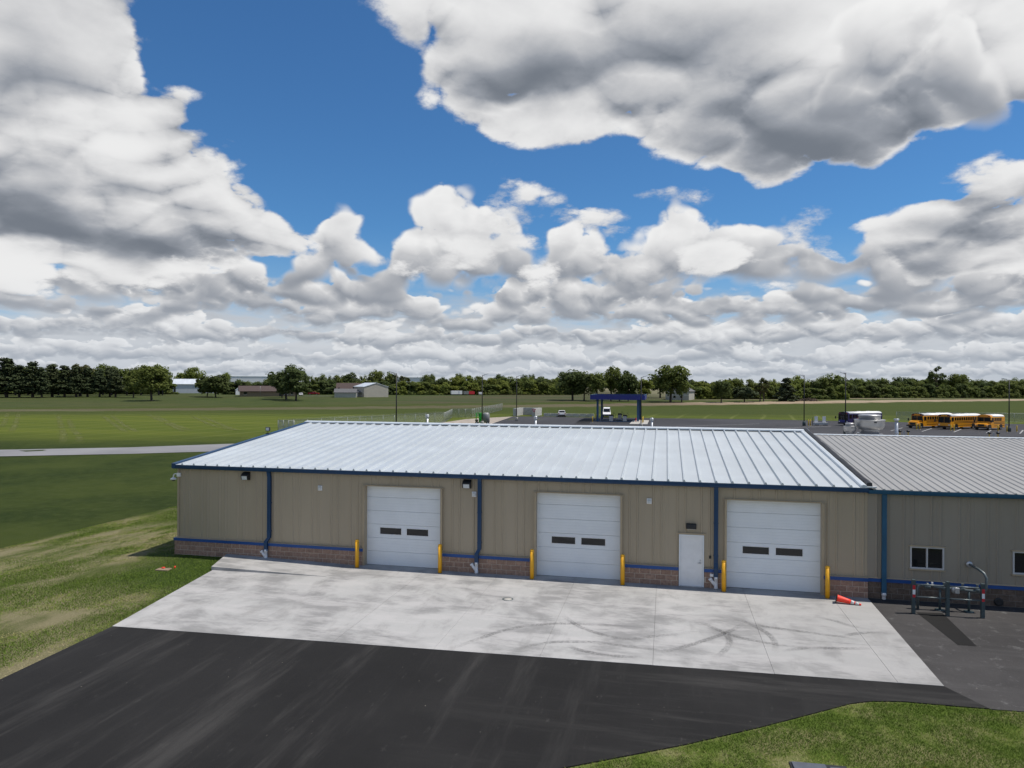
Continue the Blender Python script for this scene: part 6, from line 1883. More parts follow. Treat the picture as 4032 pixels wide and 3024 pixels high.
    (-210.9, 340.5, 8.15, 10.69, 'bush', 'd', 0, 2.23, 'dense shrub at the foot of the tree belt', 'undergrowth behind the houses', True),
    (-207.1, 342.8, 7.24, 10.73, 'bush', 'd', 2, 4.87, 'dense shrub at the foot of the tree belt', 'undergrowth behind the houses', True),
    (-203.3, 345.1, 6.61, 10.77, 'bush', 'd', 1, 5.99, 'dense shrub at the foot of the tree belt', 'undergrowth behind the houses', True),
    (-198.6, 347.9, 6.12, 10.82, 'bush', 'm', 0, 0.67, 'dense shrub at the foot of the tree belt', 'undergrowth behind the houses', True),
    (-194.9, 350.2, 8.13, 10.85, 'bush', 'd', 0, 6.08, 'dense shrub at the foot of the tree belt', 'undergrowth behind the houses', True),
    (-191.2, 352.4, 8.64, 10.89, 'bush', 'd', 2, 6.13, 'dense shrub at the foot of the tree belt', 'undergrowth behind the houses', True),
    (-186.4, 355.3, 6.83, 10.94, 'bush', 'm', 2, 3.28, 'dense shrub at the foot of the tree belt', 'undergrowth behind the houses', True),
    (-182.2, 357.8, 7.14, 10.98, 'bush', 'd', 0, 1.61, 'dense shrub at the foot of the tree belt', 'undergrowth behind the houses', True),
    (-177.6, 360.6, 8.35, 11.02, 'bush', 'm', 1, 5.93, 'dense shrub at the foot of the tree belt', 'undergrowth behind the houses', True),
    (-174.3, 362.6, 8.64, 11.06, 'bush', 'm', 0, 5.65, 'dense shrub at the foot of the tree belt', 'undergrowth behind the houses', True),
    (-169.0, 365.8, 8.1, 11.11, 'bush', 'd', 2, 0.37, 'dense shrub at the foot of the tree belt', 'undergrowth behind the houses', True),
    (-165.0, 368.2, 8.17, 11.15, 'bush', 'd', 1, 4.94, 'dense shrub at the foot of the tree belt', 'undergrowth behind the houses', True),
    (-159.2, 371.6, 6.47, 11.2, 'bush', 'm', 0, 0.19, 'dense shrub at the foot of the tree belt', 'undergrowth behind the houses', True),
    (-182.0, 422.5, 8.04, 11.83, 'maple', 'b', 2, 2.18, 'tree in the long wood across the middle of the far field', 'central wood', True),
    (-177.0, 425.7, 8.13, 11.88, 'oak', 'm', 1, 1.89, 'tree in the long wood across the middle of the far field', 'central wood', True),
    (-174.0, 427.7, 6.5, 11.91, 'maple', 'b', 1, 1.17, 'tree in the long wood across the middle of the far field', 'central wood', True),
    (-170.2, 430.2, 8.41, 11.95, 'oak', 'b', 2, 0.17, 'tree in the long wood across the middle of the far field', 'central wood', True),
    (-166.7, 432.5, 8.31, 11.99, 'oak', 'm', 1, 6.12, 'tree in the long wood across the middle of the far field', 'central wood', True),
    (-160.6, 436.5, 7.61, 12.06, 'oak', 'b', 0, 4.38, 'tree in the long wood across the middle of the far field', 'central wood', True),
    (-157.1, 438.9, 9.3, 12.09, 'oak', 'd', 1, 2.96, 'tree in the long wood across the middle of the far field', 'central wood', True),
    (-152.7, 441.8, 11.56, 12.14, 'oak', 'd', 0, 2.91, 'tree in the long wood across the middle of the far field', 'central wood', True),
    (-150.9, 442.9, 9.68, 12.16, 'oak', 'm', 0, 0.07, 'tree in the long wood across the middle of the far field', 'central wood', True),
    (-144.2, 447.3, 12.55, 12.23, 'oak', 'b', 0, 4.36, 'tree in the long wood across the middle of the far field', 'central wood', True),
    (-141.2, 449.4, 10.17, 12.26, 'maple', 'b', 1, 5.58, 'tree in the long wood across the middle of the far field', 'central wood', True),
    (-137.0, 452.1, 12.33, 12.31, 'oak', 'b', 1, 5.95, 'tree in the long wood across the middle of the far field', 'central wood', True),
    (-133.6, 454.4, 9.83, 12.34, 'oak', 'm', 2, 4.88, 'tree in the long wood across the middle of the far field', 'central wood', True),
    (-129.4, 457.1, 12.29, 12.39, 'maple', 'm', 1, 3.01, 'tree in the long wood across the middle of the far field', 'central wood', True),
    (-123.1, 461.3, 10.7, 12.46, 'oak', 'b', 1, 0.9, 'tree in the long wood across the middle of the far field', 'central wood', True),
    (-119.9, 463.4, 10.72, 12.49, 'oak', 'm', 1, 0.92, 'tree in the long wood across the middle of the far field', 'central wood', True),
    (-114.9, 466.7, 10.56, 12.54, 'oak', 'd', 1, 5.83, 'tree in the long wood across the middle of the far field', 'central wood', True),
    (-112.4, 468.3, 12.42, 12.57, 'oak', 'm', 1, 0.84, 'tree in the long wood across the middle of the far field', 'central wood', True),
    (-107.4, 471.6, 11.29, 12.62, 'maple', 'm', 2, 1.27, 'tree in the long wood across the middle of the far field', 'central wood', True),
    (-101.5, 475.5, 11.75, 12.68, 'oak', 'm', 2, 2.23, 'tree in the long wood across the middle of the far field', 'central wood', True),
    (-97.9, 477.9, 11.95, 12.72, 'maple', 'b', 1, 3.97, 'tree in the long wood across the middle of the far field', 'central wood', True),
    (-91.5, 482.1, 11.4, 12.79, 'oak', 'd', 0, 5.6, 'tree in the long wood across the middle of the far field', 'central wood', True),
    (-89.1, 483.7, 12.46, 12.82, 'maple', 'd', 0, 4.78, 'tree in the long wood across the middle of the far field', 'central wood', True),
    (-85.3, 486.2, 11.1, 12.86, 'maple', 'm', 0, 0.18, 'tree in the long wood across the middle of the far field', 'central wood', True),
    (-78.4, 490.7, 11.42, 12.93, 'oak', 'b', 1, 4.44, 'tree in the long wood across the middle of the far field', 'central wood', True),
    (-74.9, 493.0, 12.1, 12.97, 'oak', 'b', 0, 2.85, 'tree in the long wood across the middle of the far field', 'central wood', True),
    (-68.2, 497.5, 13.38, 13.04, 'oak', 'm', 2, 4.46, 'tree in the long wood across the middle of the far field', 'central wood', True),
    (-157.1, 356.4, 5.58, 8.71, 'bush', 'd', 1, 5.31, 'leafy shrub at the front edge of the central wood', 'front edge of the central wood', True),
    (-153.7, 358.4, 5.11, 8.73, 'bush', 'b', 1, 0.21, 'leafy shrub at the front edge of the central wood', 'front edge of the central wood', True),
    (-150.1, 360.5, 8.15, 8.76, 'bush', 'b', 1, 4.7, 'leafy shrub at the front edge of the central wood', 'front edge of the central wood', True),
    (-147.4, 362.0, 6.13, 8.78, 'bush', 'd', 0, 3.22, 'leafy shrub at the front edge of the central wood', 'front edge of the central wood', True),
    (-145.1, 363.4, 7.71, 8.8, 'bush', 'm', 2, 4.85, 'leafy shrub at the front edge of the central wood', 'front edge of the central wood', True),
    (-141.2, 365.7, 6.67, 8.83, 'bush', 'b', 2, 0.37, 'leafy shrub at the front edge of the central wood', 'front edge of the central wood', True),
    (-138.8, 367.1, 7.56, 8.85, 'bush', 'm', 0, 5.41, 'leafy shrub at the front edge of the central wood', 'front edge of the central wood', True),
    (-136.4, 368.5, 5.98, 8.87, 'bush', 'm', 1, 1.85, 'leafy shrub at the front edge of the central wood', 'front edge of the central wood', True),
    (-133.7, 370.1, 6.19, 8.89, 'bush', 'b', 1, 2.32, 'leafy shrub at the front edge of the central wood', 'front edge of the central wood', True),
    (-129.0, 372.8, 7.58, 8.92, 'bush', 'b', 2, 4.27, 'leafy shrub at the front edge of the central wood', 'front edge of the central wood', True),
    (-127.0, 374.0, 5.03, 8.94, 'bush', 'm', 0, 1.32, 'leafy shrub at the front edge of the central wood', 'front edge of the central wood', True),
    (-123.5, 376.0, 5.4, 8.97, 'bush', 'b', 1, 2.22, 'leafy shrub at the front edge of the central wood', 'front edge of the central wood', True),
    (-119.0, 378.7, 5.33, 9.0, 'bush', 'm', 2, 2.56, 'leafy shrub at the front edge of the central wood', 'front edge of the central wood', True),
    (-116.6, 380.1, 8.24, 9.02, 'bush', 'b', 2, 0.98, 'leafy shrub at the front edge of the central wood', 'front edge of the central wood', True),
    (-113.0, 382.2, 7.29, 9.05, 'bush', 'b', 2, 2.19, 'leafy shrub at the front edge of the central wood', 'front edge of the central wood', True),
    (-109.9, 384.1, 5.42, 9.07, 'bush', 'm', 0, 6.12, 'leafy shrub at the front edge of the central wood', 'front edge of the central wood', True),
    (-107.0, 385.7, 7.18, 9.09, 'bush', 'm', 1, 5.01, 'leafy shrub at the front edge of the central wood', 'front edge of the central wood', True),
    (-103.2, 388.0, 6.04, 9.12, 'bush', 'm', 0, 5.53, 'leafy shrub at the front edge of the central wood', 'front edge of the central wood', True),
    (-99.1, 390.4, 6.33, 9.15, 'bush', 'b', 1, 1.63, 'leafy shrub at the front edge of the central wood', 'front edge of the central wood', True),
    (-96.7, 391.8, 8.83, 9.17, 'bush', 'b', 2, 5.99, 'leafy shrub at the front edge of the central wood', 'front edge of the central wood', True),
    (-94.0, 393.4, 6.49, 9.19, 'bush', 'm', 1, 3.11, 'leafy shrub at the front edge of the central wood', 'front edge of the central wood', True),
    (-90.3, 395.6, 8.82, 9.22, 'bush', 'm', 0, 6.11, 'leafy shrub at the front edge of the central wood', 'front edge of the central wood', True),
    (-85.2, 398.5, 5.18, 9.26, 'bush', 'b', 2, 0.19, 'leafy shrub at the front edge of the central wood', 'front edge of the central wood', True),
    (-83.4, 399.6, 9.16, 9.27, 'bush', 'm', 2, 3.62, 'leafy shrub at the front edge of the central wood', 'front edge of the central wood', True),
    (-80.2, 401.4, 6.72, 9.3, 'bush', 'b', 2, 1.72, 'leafy shrub at the front edge of the central wood', 'front edge of the central wood', True),
    (-74.7, 404.7, 8.49, 9.34, 'bush', 'm', 2, 3.29, 'leafy shrub at the front edge of the central wood', 'front edge of the central wood', True),
    (-73.0, 405.7, 5.73, 9.35, 'bush', 'b', 0, 1.24, 'leafy shrub at the front edge of the central wood', 'front edge of the central wood', True),
    (-69.0, 408.0, 6.6, 9.38, 'bush', 'b', 2, 4.05, 'leafy shrub at the front edge of the central wood', 'front edge of the central wood', True),
    (-65.9, 409.8, 6.5, 9.41, 'bush', 'b', 0, 3.71, 'leafy shrub at the front edge of the central wood', 'front edge of the central wood', True),
    (-61.5, 412.4, 7.38, 9.44, 'bush', 'm', 0, 2.56, 'leafy shrub at the front edge of the central wood', 'front edge of the central wood', True),
    (-57.5, 414.8, 6.37, 9.47, 'bush', 'm', 1, 1.02, 'leafy shrub at the front edge of the central wood', 'front edge of the central wood', True),
    (-166.3, 448.4, 13.2, 11.73, 'oak', 'm', 2, 3.83, 'taller tree rising out of the central wood', 'tall trees of the central wood', False),
    (-146.6, 461.6, 14.16, 10.42, 'oak', 'm', 2, 3.07, 'taller tree rising out of the central wood', 'tall trees of the central wood', False),
    (-122.2, 478.0, 14.09, 13.3, 'oak', 'd', 1, 3.36, 'taller tree rising out of the central wood', 'tall trees of the central wood', False),
    (-162.9, 450.6, 13.42, 5.56, 'oak', 'm', 0, 3.63, 'taller tree rising out of the central wood', 'tall trees of the central wood', False),
    (-104.3, 490.1, 13.92, 7.65, 'oak', 'd', 0, 4.42, 'taller tree rising out of the central wood', 'tall trees of the central wood', False),
    (-99.1, 493.5, 14.36, 9.04, 'oak', 'd', 1, 4.41, 'taller tree rising out of the central wood', 'tall trees of the central wood', False),
    (-92.5, 498.0, 12.9, 9.09, 'oak', 'd', 0, 5.4, 'taller tree rising out of the central wood', 'tall trees of the central wood', False),
    (-41.1, 288.2, 14.56, 18.26, 'oak', 'd', 2, 4.39, 'broad dark oak with forked trunk beside the central wood', None, False),
    (-35.8, 287.2, 13.89, 12.76, 'oak', 'd', 2, 1.07, 'dark oak with bare trunk between the forked oak and canopy', None, False),
    (-29.8, 283.7, 13.35, 9.92, 'maple', 'm', 0, 5.3, 'mid green tree between the dark oaks and the tallest canopy tree', 'trees behind the canopy', False),
    (-24.0, 288.4, 15.99, 11.37, 'oak', 'm', 1, 3.21, 'tallest mid green tree behind the blue canopy roof', None, False),
    (-20.0, 287.0, 12.27, 7.97, 'maple', 'm', 1, 5.55, 'small mid green tree between the tallest canopy tree and very dark tree', 'trees behind the canopy', False),
    (-16.2, 285.6, 13.3, 10.55, 'round', 'd', 1, 2.04, 'very dark tree directly behind the canopy end', None, False),
    (-10.0, 305.3, 9.93, 9.77, 'maple', 'b', 0, 1.02, 'light green tree behind the canopy light pole', None, False),
    (-2.8, 340.9, 12.5, 16.9, 'oak', 'd', 1, 4.37, 'dark tree behind the largest round tree', None, False),
    (1.9, 283.9, 16.69, 19.43, 'oak', 'm', 1, 2.08, 'largest round tree standing before the cream gabled house', None, False),
    (6.6, 282.9, 12.43, 8.37, 'maple', 'm', 0, 5.54, 'narrow tree at the corner of the cream gabled house', None, False),
    (14.1, 337.6, 8.69, 9.05, 'maple', 'm', 2, 1.78, 'tree in the bright belt past the cream gabled house', 'bright belt of trees', True),
    (17.9, 339.2, 9.09, 10.58, 'oak', 'b', 2, 1.61, 'tree in the bright belt past the cream gabled house', 'bright belt of trees', True),
    (23.6, 341.5, 8.73, 7.58, 'oak', 'b', 2, 2.47, 'tree in the bright belt past the cream gabled house', 'bright belt of trees', True),
    (31.9, 345.0, 10.06, 10.66, 'maple', 'b', 0, 1.92, 'tree in the bright belt past the cream gabled house', 'bright belt of trees', True),
    (35.1, 346.4, 10.47, 9.15, 'oak', 'm', 1, 1.85, 'tree in the bright belt past the cream gabled house', 'bright belt of trees', True),
    (42.9, 349.7, 9.87, 9.19, 'maple', 'm', 1, 3.21, 'tree in the bright belt past the cream gabled house', 'bright belt of trees', True),
    (48.1, 352.0, 8.86, 8.45, 'oak', 'b', 0, 5.22, 'tree in the bright belt past the cream gabled house', 'bright belt of trees', True),
    (54.0, 354.6, 10.46, 7.71, 'oak', 'b', 2, 0.43, 'tree in the bright belt past the cream gabled house', 'bright belt of trees', True),
    (66.0, 360.0, 12.51, 12.12, 'oak', 'b', 2, 5.44, 'tree in the bright belt past the cream gabled house', 'bright belt of trees', True),
    (70.7, 362.2, 10.04, 7.79, 'maple', 'm', 0, 3.03, 'tree in the bright belt past the cream gabled house', 'bright belt of trees', True),
    (76.2, 364.8, 10.34, 9.39, 'maple', 'd', 0, 2.81, 'tree in the bright belt past the cream gabled house', 'bright belt of trees', True),
    (81.0, 367.0, 11.7, 10.99, 'oak', 'm', 0, 5.24, 'tree in the bright belt past the cream gabled house', 'bright belt of trees', True),
    (87.2, 370.1, 13.36, 14.19, 'maple', 'm', 0, 0.76, 'tree in the bright belt past the cream gabled house', 'bright belt of trees', True),
    (92.8, 372.8, 9.12, 9.5, 'oak', 'd', 1, 3.95, 'tree in the bright belt past the cream gabled house', 'bright belt of trees', True),
    (11.4, 323.7, 6.79, 6.97, 'bush', 'm', 2, 4.67, 'low shrub under the bright belt of trees', 'shrubs under the bright belt', True),
    (15.0, 325.0, 5.81, 6.98, 'bush', 'm', 2, 4.17, 'low shrub under the bright belt of trees', 'shrubs under the bright belt', True),
    (18.1, 326.2, 6.21, 6.99, 'bush', 'b', 1, 1.68, 'low shrub under the bright belt of trees', 'shrubs under the bright belt', True),
    (20.6, 327.2, 5.22, 7.0, 'bush', 'b', 2, 3.76, 'low shrub under the bright belt of trees', 'shrubs under the bright belt', True),
    (23.8, 328.4, 5.94, 7.01, 'bush', 'm', 0, 5.08, 'low shrub under the bright belt of trees', 'shrubs under the bright belt', True),
    (27.4, 329.8, 5.81, 7.02, 'bush', 'm', 0, 1.39, 'low shrub under the bright belt of trees', 'shrubs under the bright belt', True),
    (31.5, 331.3, 6.75, 7.04, 'bush', 'm', 2, 0.53, 'low shrub under the bright belt of trees', 'shrubs under the bright belt', True),
    (33.2, 332.0, 6.38, 7.04, 'bush', 'm', 1, 4.05, 'low shrub under the bright belt of trees', 'shrubs under the bright belt', True),
    (37.6, 333.7, 5.85, 7.06, 'bush', 'm', 0, 3.93, 'low shrub under the bright belt of trees', 'shrubs under the bright belt', True),
    (40.0, 334.6, 5.74, 7.06, 'bush', 'b', 1, 0.39, 'low shrub under the bright belt of trees', 'shrubs under the bright belt', True),
    (44.3, 336.3, 6.7, 7.08, 'bush', 'b', 1, 5.15, 'low shrub under the bright belt of trees', 'shrubs under the bright belt', True),
    (46.2, 337.0, 6.8, 7.09, 'bush', 'b', 0, 4.28, 'low shrub under the bright belt of trees', 'shrubs under the bright belt', True),
    (49.6, 338.3, 7.3, 7.1, 'bush', 'm', 0, 2.63, 'low shrub under the bright belt of trees', 'shrubs under the bright belt', True),
    (53.9, 340.0, 6.69, 7.11, 'bush', 'm', 1, 0.47, 'low shrub under the bright belt of trees', 'shrubs under the bright belt', True),
    (56.1, 340.9, 7.22, 7.12, 'bush', 'm', 0, 0.89, 'low shrub under the bright belt of trees', 'shrubs under the bright belt', True),
    (60.1, 342.4, 7.53, 7.13, 'bush', 'b', 2, 3.63, 'low shrub under the bright belt of trees', 'shrubs under the bright belt', True),
    (62.9, 343.5, 7.21, 7.14, 'bush', 'b', 1, 5.49, 'low shrub under the bright belt of trees', 'shrubs under the bright belt', True),
    (67.2, 345.2, 6.0, 7.16, 'bush', 'm', 1, 1.25, 'low shrub under the bright belt of trees', 'shrubs under the bright belt', True),
    (70.4, 346.5, 5.57, 7.17, 'bush', 'm', 0, 5.33, 'low shrub under the bright belt of trees', 'shrubs under the bright belt', True),
    (72.7, 347.4, 5.29, 7.18, 'bush', 'm', 0, 4.56, 'low shrub under the bright belt of trees', 'shrubs under the bright belt', True),
    (75.7, 348.6, 4.99, 7.19, 'bush', 'm', 0, 4.67, 'low shrub under the bright belt of trees', 'shrubs under the bright belt', True),
    (80.8, 350.6, 6.72, 7.21, 'bush', 'm', 1, 3.42, 'low shrub under the bright belt of trees', 'shrubs under the bright belt', True),
    (83.3, 351.7, 4.65, 7.22, 'bush', 'b', 2, 5.64, 'low shrub under the bright belt of trees', 'shrubs under the bright belt', True),
    (86.2, 352.8, 7.37, 7.23, 'bush', 'b', 1, 0.23, 'low shrub under the bright belt of trees', 'shrubs under the bright belt', True),
    (23.2, 286.0, 10.34, 10.02, 'oak', 'd', 2, 1.16, 'dark small tree on the grass past the gabled house', None, False),
    (33.6, 294.6, 7.11, 12.06, 'round', 'p', 2, 4.16, 'dense black green shrub tree shaped like a dome', None, False),
    (41.4, 305.4, 9.14, 6.07, 'airy', 't', 2, 2.25, 'thin pale tree beside the dark dome', 'thin pale trees', False),
    (42.7, 303.1, 11.91, 5.62, 'airy', 't', 2, 5.58, 'thin pale tree beside the dark dome', 'thin pale trees', False),
    (53.7, 312.5, 10.66, 12.58, 'spruce', 'g', 2, 1.62, 'grey green spruce with branches to the ground', None, False),
    (102.7, 426.7, 10.88, 11.15, 'oak', 'd', 1, 4.38, 'tree in the dark wood behind the yellow buses', 'dark wood behind the buses', True),
    (109.6, 430.3, 9.39, 11.2, 'oak', 'd', 0, 0.16, 'tree in the dark wood behind the yellow buses', 'dark wood behind the buses', True),
    (111.4, 431.3, 11.94, 11.22, 'oak', 'm', 2, 0.46, 'tree in the dark wood behind the yellow buses', 'dark wood behind the buses', True),
    (116.3, 433.8, 11.6, 11.25, 'oak', 'm', 2, 2.88, 'tree in the dark wood behind the yellow buses', 'dark wood behind the buses', True),
    (121.5, 436.6, 9.28, 11.3, 'oak', 'm', 2, 3.1, 'tree in the dark wood behind the yellow buses', 'dark wood behind the buses', True),
    (125.2, 438.5, 9.3, 11.32, 'maple', 'd', 1, 3.61, 'tree in the dark wood behind the yellow buses', 'dark wood behind the buses', True),
    (129.5, 440.8, 11.67, 11.36, 'oak', 'm', 1, 4.67, 'tree in the dark wood behind the yellow buses', 'dark wood behind the buses', True),
    (134.6, 443.5, 10.41, 11.4, 'oak', 'd', 0, 0.41, 'tree in the dark wood behind the yellow buses', 'dark wood behind the buses', True),
    (139.3, 445.9, 9.47, 11.44, 'oak', 'm', 0, 3.14, 'tree in the dark wood behind the yellow buses', 'dark wood behind the buses', True),
    (144.1, 448.5, 11.63, 11.48, 'maple', 'd', 1, 4.02, 'tree in the dark wood behind the yellow buses', 'dark wood behind the buses', True),
    (149.9, 451.5, 10.83, 11.52, 'maple', 'm', 0, 1.25, 'tree in the dark wood behind the yellow buses', 'dark wood behind the buses', True),
    (154.7, 454.1, 9.89, 11.56, 'maple', 'm', 2, 5.8, 'tree in the dark wood behind the yellow buses', 'dark wood behind the buses', True),
    (159.1, 456.4, 11.07, 11.59, 'maple', 'm', 1, 4.48, 'tree in the dark wood behind the yellow buses', 'dark wood behind the buses', True),
    (163.2, 458.6, 12.34, 11.63, 'maple', 'd', 2, 5.9, 'tree in the dark wood behind the yellow buses', 'dark wood behind the buses', True),
    (166.8, 460.5, 9.67, 11.66, 'maple', 'm', 0, 0.17, 'tree in the dark wood behind the yellow buses', 'dark wood behind the buses', True),
    (173.9, 464.2, 9.8, 11.71, 'oak', 'd', 1, 0.66, 'tree in the dark wood behind the yellow buses', 'dark wood behind the buses', True),
    (175.7, 465.2, 11.33, 11.73, 'maple', 'm', 0, 5.8, 'tree in the dark wood behind the yellow buses', 'dark wood behind the buses', True),
    (181.3, 468.1, 11.83, 11.77, 'oak', 'm', 0, 2.59, 'tree in the dark wood behind the yellow buses', 'dark wood behind the buses', True),
    (185.4, 470.3, 11.53, 11.8, 'maple', 'm', 1, 3.48, 'tree in the dark wood behind the yellow buses', 'dark wood behind the buses', True),
    (192.5, 474.0, 10.82, 11.86, 'oak', 'm', 1, 4.11, 'tree in the dark wood behind the yellow buses', 'dark wood behind the buses', True),
    (196.6, 476.2, 11.76, 11.89, 'oak', 'd', 1, 6.26, 'tree in the dark wood behind the yellow buses', 'dark wood behind the buses', True),
    (202.3, 479.2, 10.98, 11.94, 'oak', 'm', 1, 3.03, 'tree in the dark wood behind the yellow buses', 'dark wood behind the buses', True),
    (207.2, 481.8, 10.04, 11.98, 'maple', 'm', 0, 6.23, 'tree in the dark wood behind the yellow buses', 'dark wood behind the buses', True),
    (212.8, 484.7, 10.22, 12.02, 'oak', 'm', 0, 2.67, 'tree in the dark wood behind the yellow buses', 'dark wood behind the buses', True),
    (216.0, 486.5, 11.47, 12.05, 'oak', 'm', 0, 3.18, 'tree in the dark wood behind the yellow buses', 'dark wood behind the buses', True),
    (221.2, 489.2, 11.14, 12.09, 'oak', 'm', 0, 4.84, 'tree in the dark wood behind the yellow buses', 'dark wood behind the buses', True),
    (225.4, 491.4, 12.75, 12.12, 'maple', 'm', 0, 5.67, 'tree in the dark wood behind the yellow buses', 'dark wood behind the buses', True),
    (233.0, 495.4, 12.33, 12.18, 'oak', 'm', 2, 1.48, 'tree in the dark wood behind the yellow buses', 'dark wood behind the buses', True),
    (238.1, 498.1, 10.34, 12.23, 'maple', 'd', 0, 1.85, 'tree in the dark wood behind the yellow buses', 'dark wood behind the buses', True),
    (242.5, 500.4, 10.37, 12.26, 'oak', 'd', 2, 1.45, 'tree in the dark wood behind the yellow buses', 'dark wood behind the buses', True),
    (248.3, 503.5, 10.3, 12.31, 'maple', 'd', 0, 1.93, 'tree in the dark wood behind the yellow buses', 'dark wood behind the buses', True),
    (251.6, 505.2, 12.99, 12.33, 'maple', 'd', 2, 5.02, 'tree in the dark wood behind the yellow buses', 'dark wood behind the buses', True),
    (257.4, 508.3, 12.09, 12.38, 'maple', 'd', 0, 2.03, 'tree in the dark wood behind the yellow buses', 'dark wood behind the buses', True),
    (262.3, 510.8, 10.58, 12.42, 'oak', 'd', 0, 0.63, 'tree in the dark wood behind the yellow buses', 'dark wood behind the buses', True),
    (268.5, 514.1, 11.27, 12.47, 'oak', 'd', 1, 4.67, 'tree in the dark wood behind the yellow buses', 'dark wood behind the buses', True),
    (275.1, 517.6, 11.94, 12.52, 'oak', 'm', 0, 0.93, 'tree in the dark wood behind the yellow buses', 'dark wood behind the buses', True),
    (281.4, 520.9, 12.42, 12.57, 'oak', 'm', 0, 4.52, 'tree in the dark wood behind the yellow buses', 'dark wood behind the buses', True),
    (284.0, 522.3, 11.77, 12.59, 'oak', 'd', 2, 0.31, 'tree in the dark wood behind the yellow buses', 'dark wood behind the buses', True),
    (292.2, 526.6, 12.43, 12.66, 'maple', 'd', 0, 0.33, 'tree in the dark wood behind the yellow buses', 'dark wood behind the buses', True),
    (298.6, 530.0, 13.04, 12.71, 'oak', 'm', 0, 2.47, 'tree in the dark wood behind the yellow buses', 'dark wood behind the buses', True),
    (303.4, 532.5, 11.75, 12.75, 'maple', 'm', 2, 5.85, 'tree in the dark wood behind the yellow buses', 'dark wood behind the buses', True),
    (96.0, 381.7, 5.72, 8.41, 'bush', 'm', 0, 1.07, 'shrub at the foot of the dark wood behind the buses', 'undergrowth of the dark wood', True),
    (97.5, 382.5, 7.81, 8.42, 'bush', 'd', 0, 5.72, 'shrub at the foot of the dark wood behind the buses', 'undergrowth of the dark wood', True),
    (103.0, 385.2, 6.48, 8.45, 'bush', 'm', 0, 0.15, 'shrub at the foot of the dark wood behind the buses', 'undergrowth of the dark wood', True),
    (104.5, 386.0, 5.02, 8.46, 'bush', 'm', 1, 1.98, 'shrub at the foot of the dark wood behind the buses', 'undergrowth of the dark wood', True),
    (109.8, 388.6, 7.35, 8.49, 'bush', 'd', 0, 5.55, 'shrub at the foot of the dark wood behind the buses', 'undergrowth of the dark wood', True),
    (111.6, 389.5, 6.17, 8.5, 'bush', 'm', 0, 0.76, 'shrub at the foot of the dark wood behind the buses', 'undergrowth of the dark wood', True),
    (117.2, 392.3, 5.69, 8.54, 'bush', 'm', 0, 4.13, 'shrub at the foot of the dark wood behind the buses', 'undergrowth of the dark wood', True),
    (120.6, 394.0, 7.56, 8.56, 'bush', 'm', 1, 0.47, 'shrub at the foot of the dark wood behind the buses', 'undergrowth of the dark wood', True),
    (124.0, 395.7, 6.27, 8.58, 'bush', 'm', 0, 3.25, 'shrub at the foot of the dark wood behind the buses', 'undergrowth of the dark wood', True),
    (129.0, 398.2, 7.16, 8.61, 'bush', 'm', 1, 5.89, 'shrub at the foot of the dark wood behind the buses', 'undergrowth of the dark wood', True),
    (132.6, 400.0, 5.08, 8.63, 'bush', 'm', 1, 6.28, 'shrub at the foot of the dark wood behind the buses', 'undergrowth of the dark wood', True),
    (134.9, 401.1, 7.09, 8.64, 'bush', 'm', 1, 5.06, 'shrub at the foot of the dark wood behind the buses', 'undergrowth of the dark wood', True),
    (139.4, 403.4, 6.78, 8.67, 'bush', 'm', 1, 3.22, 'shrub at the foot of the dark wood behind the buses', 'undergrowth of the dark wood', True),
    (143.2, 405.3, 7.84, 8.69, 'bush', 'd', 0, 1.65, 'shrub at the foot of the dark wood behind the buses', 'undergrowth of the dark wood', True),
    (145.5, 406.4, 5.11, 8.71, 'bush', 'm', 1, 4.82, 'shrub at the foot of the dark wood behind the buses', 'undergrowth of the dark wood', True),
    (150.5, 408.9, 6.32, 8.74, 'bush', 'm', 0, 3.23, 'shrub at the foot of the dark wood behind the buses', 'undergrowth of the dark wood', True),
    (153.5, 410.4, 8.1, 8.76, 'bush', 'm', 1, 2.6, 'shrub at the foot of the dark wood behind the buses', 'undergrowth of the dark wood', True),
    (157.1, 412.2, 6.49, 8.78, 'bush', 'm', 1, 3.69, 'shrub at the foot of the dark wood behind the buses', 'undergrowth of the dark wood', True),
    (163.0, 415.1, 8.17, 8.81, 'bush', 'd', 0, 0.4, 'shrub at the foot of the dark wood behind the buses', 'undergrowth of the dark wood', True),
    (167.0, 417.1, 6.16, 8.84, 'bush', 'm', 2, 3.67, 'shrub at the foot of the dark wood behind the buses', 'undergrowth of the dark wood', True),
    (171.6, 419.4, 6.16, 8.86, 'bush', 'm', 2, 6.08, 'shrub at the foot of the dark wood behind the buses', 'undergrowth of the dark wood', True),
    (174.8, 421.0, 5.85, 8.88, 'bush', 'd', 2, 4.75, 'shrub at the foot of the dark wood behind the buses', 'undergrowth of the dark wood', True),
    (179.2, 423.2, 6.83, 8.91, 'bush', 'm', 0, 0.92, 'shrub at the foot of the dark wood behind the buses', 'undergrowth of the dark wood', True),
    (182.5, 424.8, 5.29, 8.93, 'bush', 'm', 0, 5.83, 'shrub at the foot of the dark wood behind the buses', 'undergrowth of the dark wood', True),
    (187.7, 427.4, 8.07, 8.96, 'bush', 'm', 0, 5.56, 'shrub at the foot of the dark wood behind the buses', 'undergrowth of the dark wood', True),
    (191.3, 429.2, 5.83, 8.98, 'bush', 'm', 0, 1.7, 'shrub at the foot of the dark wood behind the buses', 'undergrowth of the dark wood', True),
    (194.8, 431.0, 8.64, 9.01, 'bush', 'm', 0, 4.51, 'shrub at the foot of the dark wood behind the buses', 'undergrowth of the dark wood', True),
    (199.9, 433.5, 7.18, 9.04, 'bush', 'm', 2, 5.16, 'shrub at the foot of the dark wood behind the buses', 'undergrowth of the dark wood', True),
